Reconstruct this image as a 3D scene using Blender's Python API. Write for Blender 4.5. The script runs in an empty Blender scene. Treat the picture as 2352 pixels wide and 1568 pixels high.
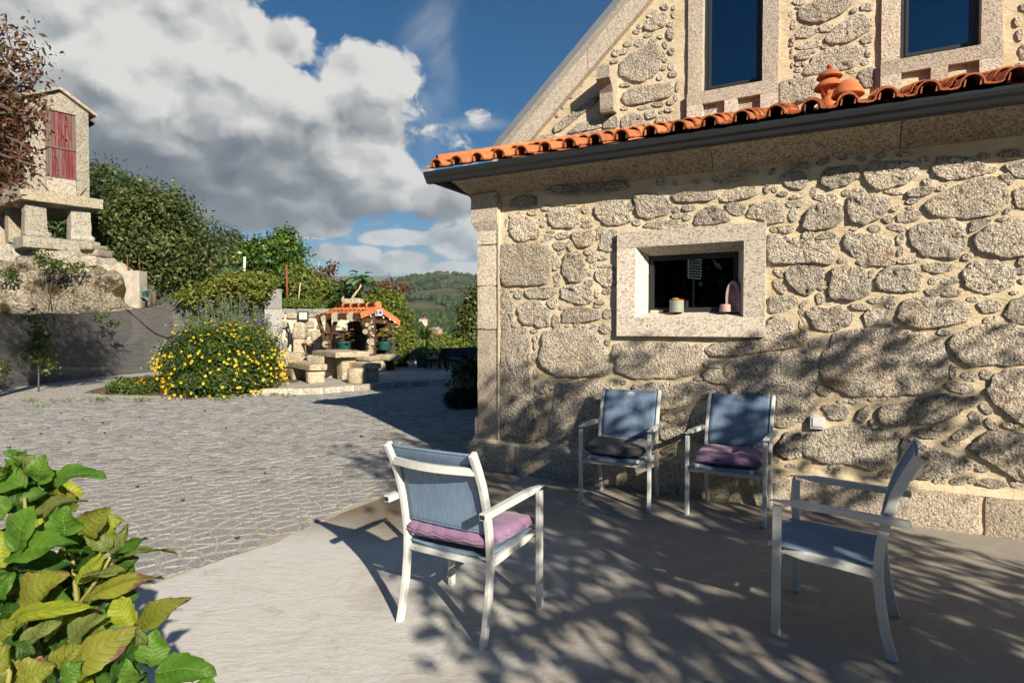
import bpy, math, random
import numpy as np
from mathutils import Vector, Matrix, noise
R = math.radians
sc = bpy.context.scene
# ---------------------------------------------------------------- camera
F_PX, PITCH, CAM_H = 1396.1, 0.0262, 1.5206      # focal length in pixels of a 2352 px wide frame, tilt, eye height
cam_d = bpy.data.cameras.new('camera'); cam = bpy.data.objects.new('camera', cam_d)
sc.collection.objects.link(cam); sc.camera = cam
cam_d.sensor_width = 36; cam_d.lens = F_PX / 2352 * 36
cam_d.clip_start = 0.05; cam_d.clip_end = 20000
cam.location = (0, 0, CAM_H); cam.rotation_euler = (math.pi/2 - PITCH, 0, 0)
# ---------------------------------------------------------------- sun direction
SUN_AZ, SUN_EL = 118.3, 25.8                     # direction the light travels to (degrees from +X), elevation
sd = Vector((math.cos(R(SUN_AZ))*math.cos(R(SUN_EL)), math.sin(R(SUN_AZ))*math.cos(R(SUN_EL)), -math.sin(R(SUN_EL))))
sun_d = bpy.data.lights.new('sun', 'SUN'); sun_d.energy = 5.0; sun_d.angle = R(0.53); sun_d.color = (1.0, 0.885, 0.72)
sun = bpy.data.objects.new('sun', sun_d); sc.collection.objects.link(sun)
sun.rotation_euler = sd.to_track_quat('-Z', 'Y').to_euler(); sun.location = (6, -10, 8)
# ---------------------------------------------------------------- view
vs = sc.view_settings
vs.view_transform = 'Standard'; vs.look = 'None'; vs.exposure = 0.86; vs.gamma = 1.0; vs.use_curve_mapping = False
sc.cycles.use_denoising = True; sc.cycles.use_adaptive_sampling = True; sc.cycles.adaptive_threshold = 0.02; sc.cycles.adaptive_min_samples = 24
sc.cycles.max_bounces = 4; sc.cycles.diffuse_bounces = 1; sc.cycles.glossy_bounces = 2
sc.cycles.transmission_bounces = 4; sc.cycles.transparent_max_bounces = 12; sc.cycles.volume_bounces = 0
sc.cycles.sample_clamp_indirect = 6.0
# ---------------------------------------------------------------- pixel <-> world helpers (2352 x 1568 frame)
_c, _s = math.cos(PITCH), math.sin(PITCH)
def ray(x, y):
    a = (x-1176)/F_PX; b = -(y-784)/F_PX
    return Vector((a, _c + b*_s, -_s + b*_c))
def gnd(x, y, z=0.0):
    r = ray(x, y); t = (z-CAM_H)/r.z; return Vector((0, 0, CAM_H)) + r*t
def at(x, y, Y):
    r = ray(x, y); return Vector((0, 0, CAM_H)) + r*(Y/r.y)
def onplane(x, y, p0, n):
    r = ray(x, y); o = Vector((0, 0, CAM_H)); t = (Vector(p0)-o).dot(n)/r.dot(n); return o + r*t
# ---------------------------------------------------------------- world: clear sky plus a bank of cumulus
w = bpy.data.worlds.new('World'); sc.world = w; w.use_nodes = True
w.cycles.sampling_method = 'MANUAL'; w.cycles.sample_map_resolution = 256
nt = w.node_tree; nt.nodes.clear()
def nd(tree, typ, **kw):
    n = tree.nodes.new(typ)
    for k, v in kw.items(): setattr(n, k, v)
    return n
class G:                                           # small helper for writing node maths
    def __init__(s, tree): s.t = tree
    def lk(s, a, b): s.t.links.new(a, b)
    def put(s, sock, v):
        if hasattr(v, 'is_linked') or hasattr(v, 'links'): s.lk(v, sock)
        else: sock.default_value = v
    def m(s, op, a, b=None, c=None, clamp=False):
        n = nd(s.t, 'ShaderNodeMath', operation=op, use_clamp=clamp)
        s.put(n.inputs[0], a)
        if b is not None: s.put(n.inputs[1], b)
        if c is not None: s.put(n.inputs[2], c)
        return n.outputs[0]
    def vm(s, op, a, b=None, out=0):
        n = nd(s.t, 'ShaderNodeVectorMath', operation=op)
        s.put(n.inputs[0], a)
        if b is not None: s.put(n.inputs[1], b)
        return n.outputs[out]
    def mr(s, v, a, b, c=0.0, d=1.0, smooth=True):
        n = nd(s.t, 'ShaderNodeMapRange', interpolation_type='SMOOTHSTEP' if smooth else 'LINEAR')
        s.put(n.inputs[0], v)
        for i, q in enumerate((a, b, c, d)): s.put(n.inputs[i+1], q)
        return n.outputs[0]
    def mix(s, f, a, b, blend='MIX'):
        n = nd(s.t, 'ShaderNodeMix', data_type='RGBA', blend_type=blend)
        s.put(n.inputs[0], f)
        for i, q in ((6, a), (7, b)):
            if isinstance(q, tuple): n.inputs[i].default_value = (*q[:3], 1)
            else: s.lk(q, n.inputs[i])
        return n.outputs[2]
    def noise(s, vec, scale, detail=4, rough=.55, dist=0.0, dim='3D'):
        n = nd(s.t, 'ShaderNodeTexNoise', noise_dimensions=dim)
        if vec is not None: s.lk(vec, n.inputs['Vector'])
        n.inputs['Scale'].default_value = scale; n.inputs['Detail'].default_value = detail
        n.inputs['Roughness'].default_value = rough; n.inputs['Distortion'].default_value = dist
        return n.outputs[0]
    def voro(s, vec, scale, feature='F1', out='Distance'):
        n = nd(s.t, 'ShaderNodeTexVoronoi', feature=feature)
        if vec is not None: s.lk(vec, n.inputs['Vector'])
        n.inputs['Scale'].default_value = scale
        return n.outputs[out]
    def ramp(s, f, stops, interp='LINEAR'):
        n = nd(s.t, 'ShaderNodeValToRGB'); n.color_ramp.interpolation = interp
        el = n.color_ramp.elements
        while len(el) < len(stops): el.new(0.5)
        for e, (p, c) in zip(el, stops): e.position = p; e.color = (*c[:3], 1) if len(c) < 4 else c
        s.put(n.inputs[0], f); return n.outputs[0]
    def comb(s, x, y, z):
        n = nd(s.t, 'ShaderNodeCombineXYZ')
        for i, q in enumerate((x, y, z)): s.put(n.inputs[i], q)
        return n.outputs[0]
    def sep(s, v):
        n = nd(s.t, 'ShaderNodeSeparateXYZ'); s.lk(v, n.inputs[0]); return n.outputs
g = G(nt)
sky = nd(nt, 'ShaderNodeTexSky'); sky.sky_type = 'NISHITA'; sky.sun_disc = False
sky.sun_elevation = R(SUN_EL); sky.sun_rotation = R(90-(SUN_AZ-180)); sky.altitude = 300
sky.air_density = 1.0; sky.dust_density = 0.15; sky.ozone_density = 2.4
tc = nd(nt, 'ShaderNodeTexCoord').outputs['Generated']
sx, sy, sz = g.sep(tc)
U = g.m('ARCTAN2', sx, sy); V = g.m('ARCSINE', sz)
UV = g.comb(U, V, 0.0)
def duv(x, y):
    r = ray(x, y).normalized(); return math.atan2(r.x, r.y), math.asin(r.z)
def ell(x, y, a, b):                               # soft ellipse, 1 at its centre and 0 on its rim
    u, v = duv(x, y); k = 1/F_PX
    d = g.vm('MULTIPLY', g.vm('SUBTRACT', UV, (u, v, 0)), (1/(a*k), 1/(b*k), 0))
    return g.m('SUBTRACT', 1.0, g.vm('LENGTH', d, out=1))
mask = None
for e in ((300, 290, 540, 270), (730, 325, 285, 180), (835, 165, 150, 80), (560, 130, 170, 95), (830, 432, 300, 80), (110, 40, 270, 190), (-500, 250, 760, 420),
          (640, 105, 120, 60), (400, 65, 130, 80)):
    q = ell(*e); mask = q if mask is None else g.m('SMOOTH_MAX', mask, q, 0.15)
small = None
for e in ((790, 583, 75, 20), (862, 606, 55, 22), (935, 597, 60, 22), (1068, 545, 95, 62), (1040, 618, 150, 22), (690, 525, 60, 22), (950, 545, 130, 20)):
    q = ell(*e); small = q if small is None else g.m('MAXIMUM', small, q)
P = g.vm('MULTIPLY', UV, (1.0, 1.25, 1.0))
warp = nd(nt, 'ShaderNodeTexNoise', noise_dimensions='2D'); g.lk(P, warp.inputs['Vector']); warp.inputs['Scale'].default_value = 9.0; warp.inputs['Detail'].default_value = 5; warp.inputs['Roughness'].default_value = .6
P2 = g.vm('ADD', P, g.vm('MULTIPLY', g.vm('SUBTRACT', warp.outputs[1], (.5, .5, .5)), (.085, .085, 0)))
def billow(vec, scale, detail):
    n = nd(nt, 'ShaderNodeTexVoronoi', feature='SMOOTH_F1', normalize=True, voronoi_dimensions='2D'); g.lk(vec, n.inputs['Vector']); n.inputs['Scale'].default_value = scale
    n.inputs['Detail'].default_value = detail; n.inputs['Roughness'].default_value = .52; n.inputs['Lacunarity'].default_value = 2.3; n.inputs['Smoothness'].default_value = .35
    return g.m('SUBTRACT', 1.0, n.outputs['Distance'])
n1 = billow(P2, 8.0, 3.6)
n2 = billow(g.vm('ADD', P2, (0.010, 0.026, 0)), 8.0, 1.6)
nb = billow(P2, 8.0, 1.6)
nf = g.noise(P2, 5.0, 5, .58, dim='2D')
back = g.mr(g.m('ABSOLUTE', U), 1.15, 1.6)         # scattered cumulus go on round the rest of the sky
nbig = g.noise(g.vm('MULTIPLY', tc, (1.4, 1.4, 3.0)), 1.6, 3, .5)
scat = g.m('MULTIPLY_ADD', nbig, 2.4, -1.95)
tex = g.m('ADD', g.m('MULTIPLY', g.m('SUBTRACT', n1, .62), 1.5), g.m('MULTIPLY', g.m('SUBTRACT', nf, .5), 1.1))
m1 = g.m('SUBTRACT', g.m('ADD', mask, tex), g.m('MULTIPLY', g.mr(V, duv(700, 520)[1], duv(700, 600)[1]), 1.3))
m2 = g.m('ADD', small, g.m('MULTIPLY', tex, 1.1))
m3 = g.m('MULTIPLY_ADD', back, 1.0, g.m('SUBTRACT', g.m('ADD', scat, g.m('MULTIPLY', tex, .7)), 1.0))
d1 = g.mr(m1, 0.06, 0.27); d2 = g.mr(m2, 0.02, 0.45); d3 = g.mr(m3, 0.12, 0.4)
dens = g.m('MAXIMUM', d1, g.m('MAXIMUM', g.m('MULTIPLY', d2, .85), d3))
# cirrus streaks
st = g.noise(g.vm('MULTIPLY', UV, (2.4, 1.5, 0)), 2.6, 6, .6, .8, dim='2D')
cir = g.m('MULTIPLY', g.mr(ell(985, 90, 95, 330), 0.0, 0.9), g.mr(st, .30, .80))
cir2 = g.m('MULTIPLY', g.mr(ell(1085, 285, 120, 22), 0.0, .9), g.mr(nf, .35, .65))
cir = g.m('MULTIPLY', g.m('MAXIMUM', cir, cir2), 0.60)
# light and grey parts of the cloud: lit tops, grey flat bases, billows lit from the sun side
lit = g.m('MULTIPLY', g.m('SUBTRACT', nb, n2), 1.7)
elev = g.mr(V, duv(600, 560)[1], duv(600, 120)[1])
thick = g.mr(m1, .25, 1.0)
lowf = g.noise(P2, 3.4, 3, .5, dim='2D')
sh = g.m('ADD', g.m('MULTIPLY_ADD', elev, .66, .30), lit)
sh = g.m('ADD', sh, g.m('MULTIPLY', g.m('SUBTRACT', lowf, .5), .55))
sh = g.m('SUBTRACT', sh, g.m('MULTIPLY', thick, .20))
sh = g.m('ADD', sh, g.m('MULTIPLY', g.m('MAXIMUM', ell(850, 415, 190, 80), 0.0), .55))
sh = g.m('SUBTRACT', sh, g.m('MULTIPLY', g.m('MAXIMUM', ell(380, 430, 420, 150), 0.0), .30))
sh = g.m('ADD', sh, g.m('MULTIPLY', g.m('MULTIPLY', d2, g.m('SUBTRACT', 1.0, d1)), .42))
ccol = g.ramp(sh, [(0.0, (.15, .185, .225)), (.32, (.27, .31, .345)), (.56, (.54, .56, .57)), (.9, (.95, .935, .90))])
skyc = nd(nt, 'ShaderNodeHueSaturation'); g.lk(sky.outputs[0], skyc.inputs['Color'])
skyc.inputs['Saturation'].default_value = 1.5; skyc.inputs['Value'].default_value = .76
bg1 = nd(nt, 'ShaderNodeBackground'); g.lk(skyc.outputs[0], bg1.inputs[0]); bg1.inputs[1].default_value = 0.050
bg2 = nd(nt, 'ShaderNodeBackground'); g.lk(ccol, bg2.inputs[0]); bg2.inputs[1].default_value = 0.44
bg3 = nd(nt, 'ShaderNodeBackground'); bg3.inputs[0].default_value = (.62, .66, .70, 1); bg3.inputs[1].default_value = 0.45
mxc = nd(nt, 'ShaderNodeMixShader'); g.lk(cir, mxc.inputs[0]); g.lk(bg1.outputs[0], mxc.inputs[1]); g.lk(bg3.outputs[0], mxc.inputs[2])
mx = nd(nt, 'ShaderNodeMixShader'); g.lk(dens, mx.inputs[0]); g.lk(mxc.outputs[0], mx.inputs[1]); g.lk(bg2.outputs[0], mx.inputs[2])
wo = nd(nt, 'ShaderNodeOutputWorld'); g.lk(mx.outputs[0], wo.inputs[0])
# ================================================================ helpers
rng = np.random.default_rng(7); rnd = random.Random(5)
COL = sc.collection
def tag(o, label=None, cat=None, group=None, kind=None):
    if label: o['label'] = label
    if cat: o['category'] = cat
    if group: o['group'] = group
    if kind: o['kind'] = kind
    return o
def empty(name, loc=(0, 0, 0), rz=0.0, parent=None):
    o = bpy.data.objects.new(name, None); COL.objects.link(o)
    o.location = loc; o.rotation_euler = (0, 0, rz); o.empty_display_size = .1
    if parent: o.parent = parent
    return o
def link(name, me, parent=None, mat=None):
    o = bpy.data.objects.new(name, me); COL.objects.link(o)
    if mat is not None and not me.materials: me.materials.append(mat)
    if parent: o.parent = parent
    return o
def np_mesh(name, V, F, smooth=False):
    """V (n,3), F (m,k) numpy arrays with one face size"""
    V = np.asarray(V, dtype=np.float32); F = np.asarray(F, dtype=np.int32)
    me = bpy.data.meshes.new(name); m, k = F.shape
    me.vertices.add(len(V)); me.vertices.foreach_set('co', V.ravel())
    me.loops.add(m*k); me.loops.foreach_set('vertex_index', F.ravel())
    me.polygons.add(m); me.polygons.foreach_set('loop_start', np.arange(0, m*k, k, dtype=np.int32))
    me.polygons.foreach_set('loop_total', np.full(m, k, dtype=np.int32))
    if smooth: me.polygons.foreach_set('use_smooth', np.ones(m, dtype=bool))
    me.update(calc_edges=True); return me
class MB:
    def __init__(s): s.V = []; s.F = []
    def add(s, V, F, M=None):
        b = len(s.V)
        s.V += [tuple(M @ Vector(v)) if M is not None else tuple(v) for v in V]
        s.F += [tuple(i+b for i in f) for f in F]; return s
    def box(s, c, d, M=None, rz=0):
        x, y, z = (q/2 for q in d)
        V = [(-x,-y,-z),(x,-y,-z),(x,y,-z),(-x,y,-z),(-x,-y,z),(x,-y,z),(x,y,z),(-x,y,z)]
        T = Matrix.Translation(c) @ Matrix.Rotation(rz, 4, 'Z')
        if M is not None: T = M @ T
        return s.add(V, [(3,2,1,0),(4,5,6,7),(0,1,5,4),(1,2,6,5),(2,3,7,6),(3,0,4,7)], T)
    def beam(s, p, q, w_, h_, up=(0, 0, 1)):
        p, q = Vector(p), Vector(q); d = (q-p); L = d.length; d.normalize()
        u = Vector(up); sd_ = d.cross(u)
        if sd_.length < 1e-4: sd_ = d.cross(Vector((1, 0, 0)))
        sd_.normalize(); u = sd_.cross(d)
        V = []
        for e in (p, q):
            for a, b in ((-1,-1),(1,-1),(1,1),(-1,1)): V.append(e + sd_*(a*w_/2) + u*(b*h_/2))
        return s.add(V, [(3,2,1,0),(4,5,6,7),(0,1,5,4),(1,2,6,5),(2,3,7,6),(3,0,4,7)])
    def tube(s, pts, r, n=8, cap=True):
        pts = [Vector(p) for p in pts]; rs = r if isinstance(r, (list, tuple)) else [r]*len(pts)
        V = []; F = []; prev = None
        for i, p in enumerate(pts):
            t = (pts[min(i+1, len(pts)-1)] - pts[max(i-1, 0)]).normalized()
            if prev is None:
                a = t.cross(Vector((0, 0, 1)))
                if a.length < .05: a = t.cross(Vector((1, 0, 0)))
            else: a = prev - t*prev.dot(t)
            a.normalize(); prev = a; b = t.cross(a)
            for k in range(n):
                an = 2*math.pi*k/n; V.append(p + a*(math.cos(an)*rs[i]) + b*(math.sin(an)*rs[i]))
        for i in range(len(pts)-1):
            for k in range(n):
                F.append((i*n+k, i*n+(k+1) % n, (i+1)*n+(k+1) % n, (i+1)*n+k))
        if cap: F.append(tuple(range(n-1, -1, -1))); F.append(tuple((len(pts)-1)*n+k for k in range(n)))
        return s.add(V, F)
    def lathe(s, prof, n=20, c=(0, 0, 0), M=None):
        V = []; F = []
        for r_, z in prof:
            for k in range(n):
                an = 2*math.pi*k/n; V.append((c[0]+r_*math.cos(an), c[1]+r_*math.sin(an), c[2]+z))
        for i in range(len(prof)-1):
            for k in range(n): F.append((i*n+k, i*n+(k+1) % n, (i+1)*n+(k+1) % n, (i+1)*n+k))
        F.append(tuple(range(n-1, -1, -1))); F.append(tuple((len(prof)-1)*n+k for k in range(n)))
        return s.add(V, F, M)
    def prism(s, poly, a, b, M=None):
        """poly in (x,y) extruded from z=a to z=b"""
        n = len(poly)
        V = [(x, y, a) for x, y in poly] + [(x, y, b) for x, y in poly]
        F = [tuple(range(n-1, -1, -1)), tuple(range(n, 2*n))] + [(i, (i+1) % n, n+(i+1) % n, n+i) for i in range(n)]
        return s.add(V, F, M)
    def sweepx(s, prof, x0, x1, M=None):
        """profile in (y,z) swept along x"""
        n = len(prof)
        V = [(x0, y, z) for y, z in prof] + [(x1, y, z) for y, z in prof]
        F = [tuple(range(n)), tuple(range(2*n-1, n-1, -1))] + [(i, n+i, n+(i+1) % n, (i+1) % n) for i in range(n)]
        return s.add(V, F, M)
    def mesh(s, name, smooth=False):
        me = bpy.data.meshes.new(name); me.from_pydata([tuple(v) for v in s.V], [], s.F)
        if smooth: me.polygons.foreach_set('use_smooth', np.ones(len(me.polygons), dtype=bool))
        me.update(); return me
    def build(s, name, mat, parent=None, smooth=False, auto=None):
        me = s.mesh(name, smooth or auto is not None)
        if auto is not None:
            try: me.set_sharp_from_angle(angle=R(auto))
            except Exception: pass
        return link(name, me, parent, mat)
def nz(p, s=1.0, o=0.0): return noise.noise(Vector((p[0]*s+o, p[1]*s+o*.7, p[2]*s-o*.3)))
def fbm(x, y, s, o=0, n=4):
    v = 0; a = 1
    for i in range(n): v += a*noise.noise(Vector((x*s+o, y*s-o, o*.37))); s *= 2; a *= .5
    return v
def rough_box(mb, size, div=4, r=.02, amp=.01, fr=6, seed=0, M=None, taper=0):
    """dressed stone: box with rounded arrises and an uneven face"""
    hx, hy, hz = (q/2 for q in size); vid = {}; V = []; F = []
    def vert(p):
        k = tuple(round(q, 5) for q in p)
        if k not in vid:
            q = Vector((max(-hx+r, min(hx-r, p[0])), max(-hy+r, min(hy-r, p[1])), max(-hz+r, min(hz-r, p[2]))))
            d = Vector(p)-q
            if d.length > 1e-9: d.normalize()
            P = q + d*r
            P += d*(amp*(nz(P, fr, seed)+.5*nz(P, fr*2.7, seed+9)))
            if taper: P.x *= 1-taper*(P.z/hz); P.y *= 1-taper*(P.z/hz)
            vid[k] = len(V); V.append(P)
        return vid[k]
    dims = (hx, hy, hz)
    for ax in range(3):
        u, v = (ax+1) % 3, (ax+2) % 3
        nu = max(2, int(round(div*dims[u]/max(dims)))); nv = max(2, int(round(div*dims[v]/max(dims))))
        for sg in (-1, 1):
            gr = []
            for i in range(nu+1):
                row = []
                for j in range(nv+1):
                    p = [0, 0, 0]; p[ax] = sg*dims[ax]; p[u] = dims[u]*(2*i/nu-1); p[v] = dims[v]*(2*j/nv-1); row.append(vert(p))
                gr.append(row)
            for i in range(nu):
                for j in range(nv):
                    f = (gr[i][j], gr[i+1][j], gr[i+1][j+1], gr[i][j+1])
                    F.append(f if sg > 0 else f[::-1])
    return mb.add(V, F, M)
def xform(loc=(0, 0, 0), rz=0.0, rx=0.0, ry=0.0, s=(1, 1, 1)):
    return Matrix.Translation(loc) @ Matrix.Rotation(rz, 4, 'Z') @ Matrix.Rotation(ry, 4, 'Y') @ Matrix.Rotation(rx, 4, 'X') @ Matrix.Diagonal((*s, 1))
# ---------------------------------------------------------------- leaf masses
def leaf_mesh(name, C, N, size, aspect=.55, jit=.35, rs=None, fold=.0):
    """one small quad leaf per centre C with normal N"""
    rs = rs or rng; n = len(C)
    N = N/np.maximum(np.linalg.norm(N, axis=1, keepdims=True), 1e-6)
    T = rs.normal(size=(n, 3)); T -= N*np.sum(T*N, axis=1, keepdims=True); T /= np.maximum(np.linalg.norm(T, axis=1, keepdims=True), 1e-6)
    B = np.cross(N, T); L = (size*(1+jit*rs.uniform(-1, 1, n)))[:, None]
    W = L*aspect
    V = np.stack([C-T*L*.5, C+B*W*.5+T*L*.05+N*L*fold, C+T*L*.5, C-B*W*.5+T*L*.05+N*L*fold], axis=1).reshape(-1, 3)
    F = np.arange(4*n).reshape(n, 4)
    return np_mesh(name, V, F)
def crown_pts(c, rad, ncl, lp, cr, rs=None, shell=.55, lump=.28, seed=0, cut=None, up=.35):
    rs = rs or rng
    D = rs.normal(size=(ncl, 3)); D /= np.linalg.norm(D, axis=1, keepdims=True)
    lum = np.array([1+lump*nz(d, 2.2, seed)*1.6 for d in D])
    t = (shell+(1-shell)*rs.random(ncl)**.6)*lum
    cl = np.array(c)+D*t[:, None]*np.array(rad)
    if cut is not None: keep = cut(cl); cl = cl[keep]; D = D[keep]
    k = len(cl)
    P = np.repeat(cl, lp, axis=0)+rs.normal(size=(k*lp, 3))*cr*np.array((1, 1, .8))
    N = np.repeat(D, lp, axis=0)*.7+rs.normal(size=(k*lp, 3))*.65+np.array((0, 0, up))
    return P, N, cl
def limbs(mb, base, top, r0, targets, rs, n=7):
    base, top = Vector(base), Vector(top)
    pts = [base.lerp(top, t)+Vector((rs.uniform(-1, 1), rs.uniform(-1, 1), 0))*r0*.6*(0 if t == 0 else 1) for t in (0, .3, .6, 1)]
    mb.tube(pts, [r0*1.25, r0, r0*.8, r0*.55], n)
    for tg in targets:
        tg = Vector(tg); f = rs.uniform(.35, .95); p = base.lerp(top, f)
        mid = p.lerp(tg, .5)+Vector((rs.uniform(-.1, .1), rs.uniform(-.1, .1), .12))*(tg-p).length
        mb.tube([p, mid, tg], [r0*.5, r0*.3, r0*.1], 5)
# ================================================================ materials
MATS = {}
def newmat(name):
    m = bpy.data.materials.new(name); m.use_nodes = True; t = m.node_tree
    b = t.nodes['Principled BSDF']; MATS[name] = m
    return m, t, b, G(t)
def plain(name, col, rough=.6, metal=0.0, spec=.4, var=0.0, bump=0.0, bscale=40, nscale=6):
    m, t, b, g = newmat(name)
    b.inputs['Roughness'].default_value = rough; b.inputs['Metallic'].default_value = metal; b.inputs['Specular IOR Level'].default_value = spec
    pos = nd(t, 'ShaderNodeNewGeometry').outputs['Position']
    if var > 0:
        f = g.noise(pos, nscale, 5, .6)
        lo = tuple(c*(1-var) for c in col); hi = tuple(min(1, c*(1+var)) for c in col)
        g.lk(g.ramp(f, [(.3, lo), (.7, hi)]), b.inputs['Base Color'])
    else: b.inputs['Base Color'].default_value = (*col, 1)
    if bump > 0:
        bp = nd(t, 'ShaderNodeBump'); bp.inputs['Strength'].default_value = 1.0; bp.inputs['Distance'].default_value = bump
        g.lk(g.noise(pos, bscale, 4, .6), bp.inputs['Height']); g.lk(bp.outputs[0], b.inputs['Normal'])
    return m
def granite(name, base=(.45, .39, .31), dark=(.10, .088, .075), light=(.66, .60, .50), grain=70, bump=.014, lump=22, warm=.25, rough=.85, speck=.5, stain=None, rust=False):
    m, t, b, g = newmat(name); b.inputs['Roughness'].default_value = rough; b.inputs['Specular IOR Level'].default_value = .25
    pos = nd(t, 'ShaderNodeNewGeometry').outputs['Position']; oi = nd(t, 'ShaderNodeObjectInfo')
    P = g.vm('ADD', pos, g.vm('MULTIPLY', oi.outputs['Location'], (0.37, 0.71, 0.53)))
    va = g.voro(P, grain, out='Color'); gv = g.sep(va)[0]
    col = g.ramp(g.m('MULTIPLY_ADD', g.noise(P, grain*.8, 3, .6), .9, g.m('MULTIPLY', gv, .45)),
                 [(.30, dark), (.30+.12*speck+.06, tuple(.55*a+.45*c for a, c in zip(base, dark))), (.58, base), (.85, light)])
    big = g.noise(P, 2.3, 3, .5)
    tint = g.ramp(big, [(.3, (.80, .78, .76)), (.5, (1, 1, 1)), (.72, (1.0, .90, .76))])
    col = g.mix(warm*2, col, g.mix(1.0, col, tint, 'MULTIPLY'))
    rv = g.m('MULTIPLY_ADD', oi.outputs['Random'], .42, .76)
    mul = nd(t, 'ShaderNodeVectorMath', operation='SCALE'); g.lk(col, mul.inputs[0]); g.lk(rv, mul.inputs['Scale'])
    col = mul.outputs[0]
    if rust:
        rr = g.m('MULTIPLY', g.mr(g.noise(pos, 2.6, 5, .65), .56, .70), g.mr(oi.outputs['Random'], .62, .72)); col = g.mix(g.m('MULTIPLY', rr, .55), col, (.40, .22, .11))
        gg = g.m('MULTIPLY', g.mr(g.noise(pos, 1.9, 5, .65), .54, .68), .5); col = g.mix(gg, col, (.33, .30, .26))
    if stain:
        sc_, th, sc_col = stain
        col = g.mix(g.mr(g.noise(pos, sc_, 5, .65), th, th+.12), col, sc_col)
    g.lk(col, b.inputs['Base Color'])
    h = g.m('ADD', g.m('MULTIPLY', g.noise(P, lump, 6, .68), 1.0), g.m('MULTIPLY', g.voro(P, lump*1.9), -.35))
    bp = nd(t, 'ShaderNodeBump'); bp.inputs['Strength'].default_value = 1.0; bp.inputs['Distance'].default_value = bump*2.2
    g.lk(h, bp.inputs['Height']); g.lk(bp.outputs[0], b.inputs['Normal'])
    return m
def leafmat(name, stops, trans=.28, rough=.5, spec=.35, tmul=(1.15, 1.2, .6)):
    """foliage: colour differs from leaf to leaf"""
    m, t, b, g = newmat(name); b.inputs['Roughness'].default_value = rough; b.inputs['Specular IOR Level'].default_value = spec
    geo = nd(t, 'ShaderNodeNewGeometry'); rv = geo.outputs['Random Per Island']
    big = g.noise(geo.outputs['Position'], .9, 2, .5)
    f = g.m('ADD', g.m('MULTIPLY', rv, .75), g.m('MULTIPLY_ADD', big, .7, -.22))
    n = len(stops); col = g.ramp(f, [(i/(n-1), c) for i, c in enumerate(stops)])
    g.lk(col, b.inputs['Base Color'])
    tr = nd(t, 'ShaderNodeBsdfTranslucent'); mul = nd(t, 'ShaderNodeVectorMath', operation='MULTIPLY'); g.lk(col, mul.inputs[0]); mul.inputs[1].default_value = tmul
    g.lk(mul.outputs[0], tr.inputs[0])
    mx = nd(t, 'ShaderNodeMixShader'); mx.inputs[0].default_value = trans
    out = t.nodes['Material Output']; g.lk(b.outputs[0], mx.inputs[1]); g.lk(tr.outputs[0], mx.inputs[2]); g.lk(mx.outputs[0], out.inputs[0])
    return m
M_stone = granite('wall_granite', base=(.585, .51, .41), dark=(.05, .042, .034), light=(.82, .755, .65), grain=75, bump=.024, lump=36, speck=.75, warm=.35, rust=True)
M_dressed = granite('dressed_granite', base=(.50, .43, .345), dark=(.14, .115, .095), light=(.70, .63, .54), grain=85, bump=.0035, lump=60, warm=.2)
M_surround = granite('fine_granite', base=(.55, .48, .40), dark=(.15, .125, .105), light=(.72, .66, .58), grain=80, bump=.0012, lump=90, warm=.1, speck=.8)
M_plinth = granite('plinth_granite', base=(.46, .39, .30), dark=(.12, .10, .08), light=(.66, .58, .47), grain=80, bump=.006, lump=40, warm=.25)
M_old = granite('weathered_granite', base=(.36, .31, .23), dark=(.07, .06, .045), light=(.54, .48, .38), grain=38, bump=.016, lump=16, warm=.3, stain=(3.0, .66, (.10, .085, .055)))
M_moss = granite('mossy_rock', base=(.235, .205, .155), dark=(.035, .03, .022), light=(.40, .365, .29), grain=22, bump=.07, lump=6, warm=.4, stain=(1.5, .47, (.055, .043, .018)))
M_furn = granite('bench_granite', base=(.45, .38, .26), dark=(.11, .09, .055), light=(.64, .57, .42), grain=40, bump=.02, lump=20, warm=.35)
M_corn = granite('weathered_shaded_cornice', base=(.37, .30, .215), dark=(.10, .08, .06), light=(.54, .46, .35), grain=70, bump=.008, lump=40, warm=.3, stain=(1.6, .60, (.20, .155, .10)))  # brown staining, with the shade under the eaves also put into the colour
M_greygr = granite('grey_granite', base=(.25, .245, .24), dark=(.085, .085, .085), light=(.40, .395, .385), grain=60, bump=.002, lump=60, warm=.05)
M_kerb = granite('kerb_granite', base=(.40, .37, .31), dark=(.13, .12, .10), light=(.58, .54, .46), grain=45, bump=.012, lump=26, warm=.2)
def clay(name, col, bs):
    m = plain(name, col, .78, var=.25, bump=.004, bscale=bs, nscale=9); t = m.node_tree; g = G(t); b = t.nodes['Principled BSDF']; src = b.inputs['Base Color'].links[0].from_socket
    oi = nd(t, 'ShaderNodeObjectInfo'); pos = nd(t, 'ShaderNodeNewGeometry').outputs['Position']
    s_ = nd(t, 'ShaderNodeVectorMath', operation='SCALE'); g.lk(src, s_.inputs[0]); g.lk(g.m('MULTIPLY_ADD', oi.outputs['Random'], .55, .66), s_.inputs['Scale'])
    c_ = g.mix(g.m('MULTIPLY', g.mr(g.noise(pos, 26, 5, .7), .60, .70), .45), s_.outputs[0], (.22, .14, .09))
    g.lk(c_, b.inputs['Base Color']); return m
M_terrac = clay('terracotta', (.52, .165, .062), 60)
M_terrac2 = clay('orange_roof_tile', (.60, .20, .075), 40)
M_gutter = plain('anthracite_metal', (.022, .026, .030), .33, metal=.0, spec=.6, var=.1)
M_zinc = plain('grey_zinc', (.34, .35, .36), .45, metal=.5, var=.12)
M_alu = plain('dark_aluminium', (.030, .034, .038), .42, spec=.5)
M_white = plain('white_powder_coat', (.62, .64, .62), .38, spec=.5, var=.05, nscale=14)
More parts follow.
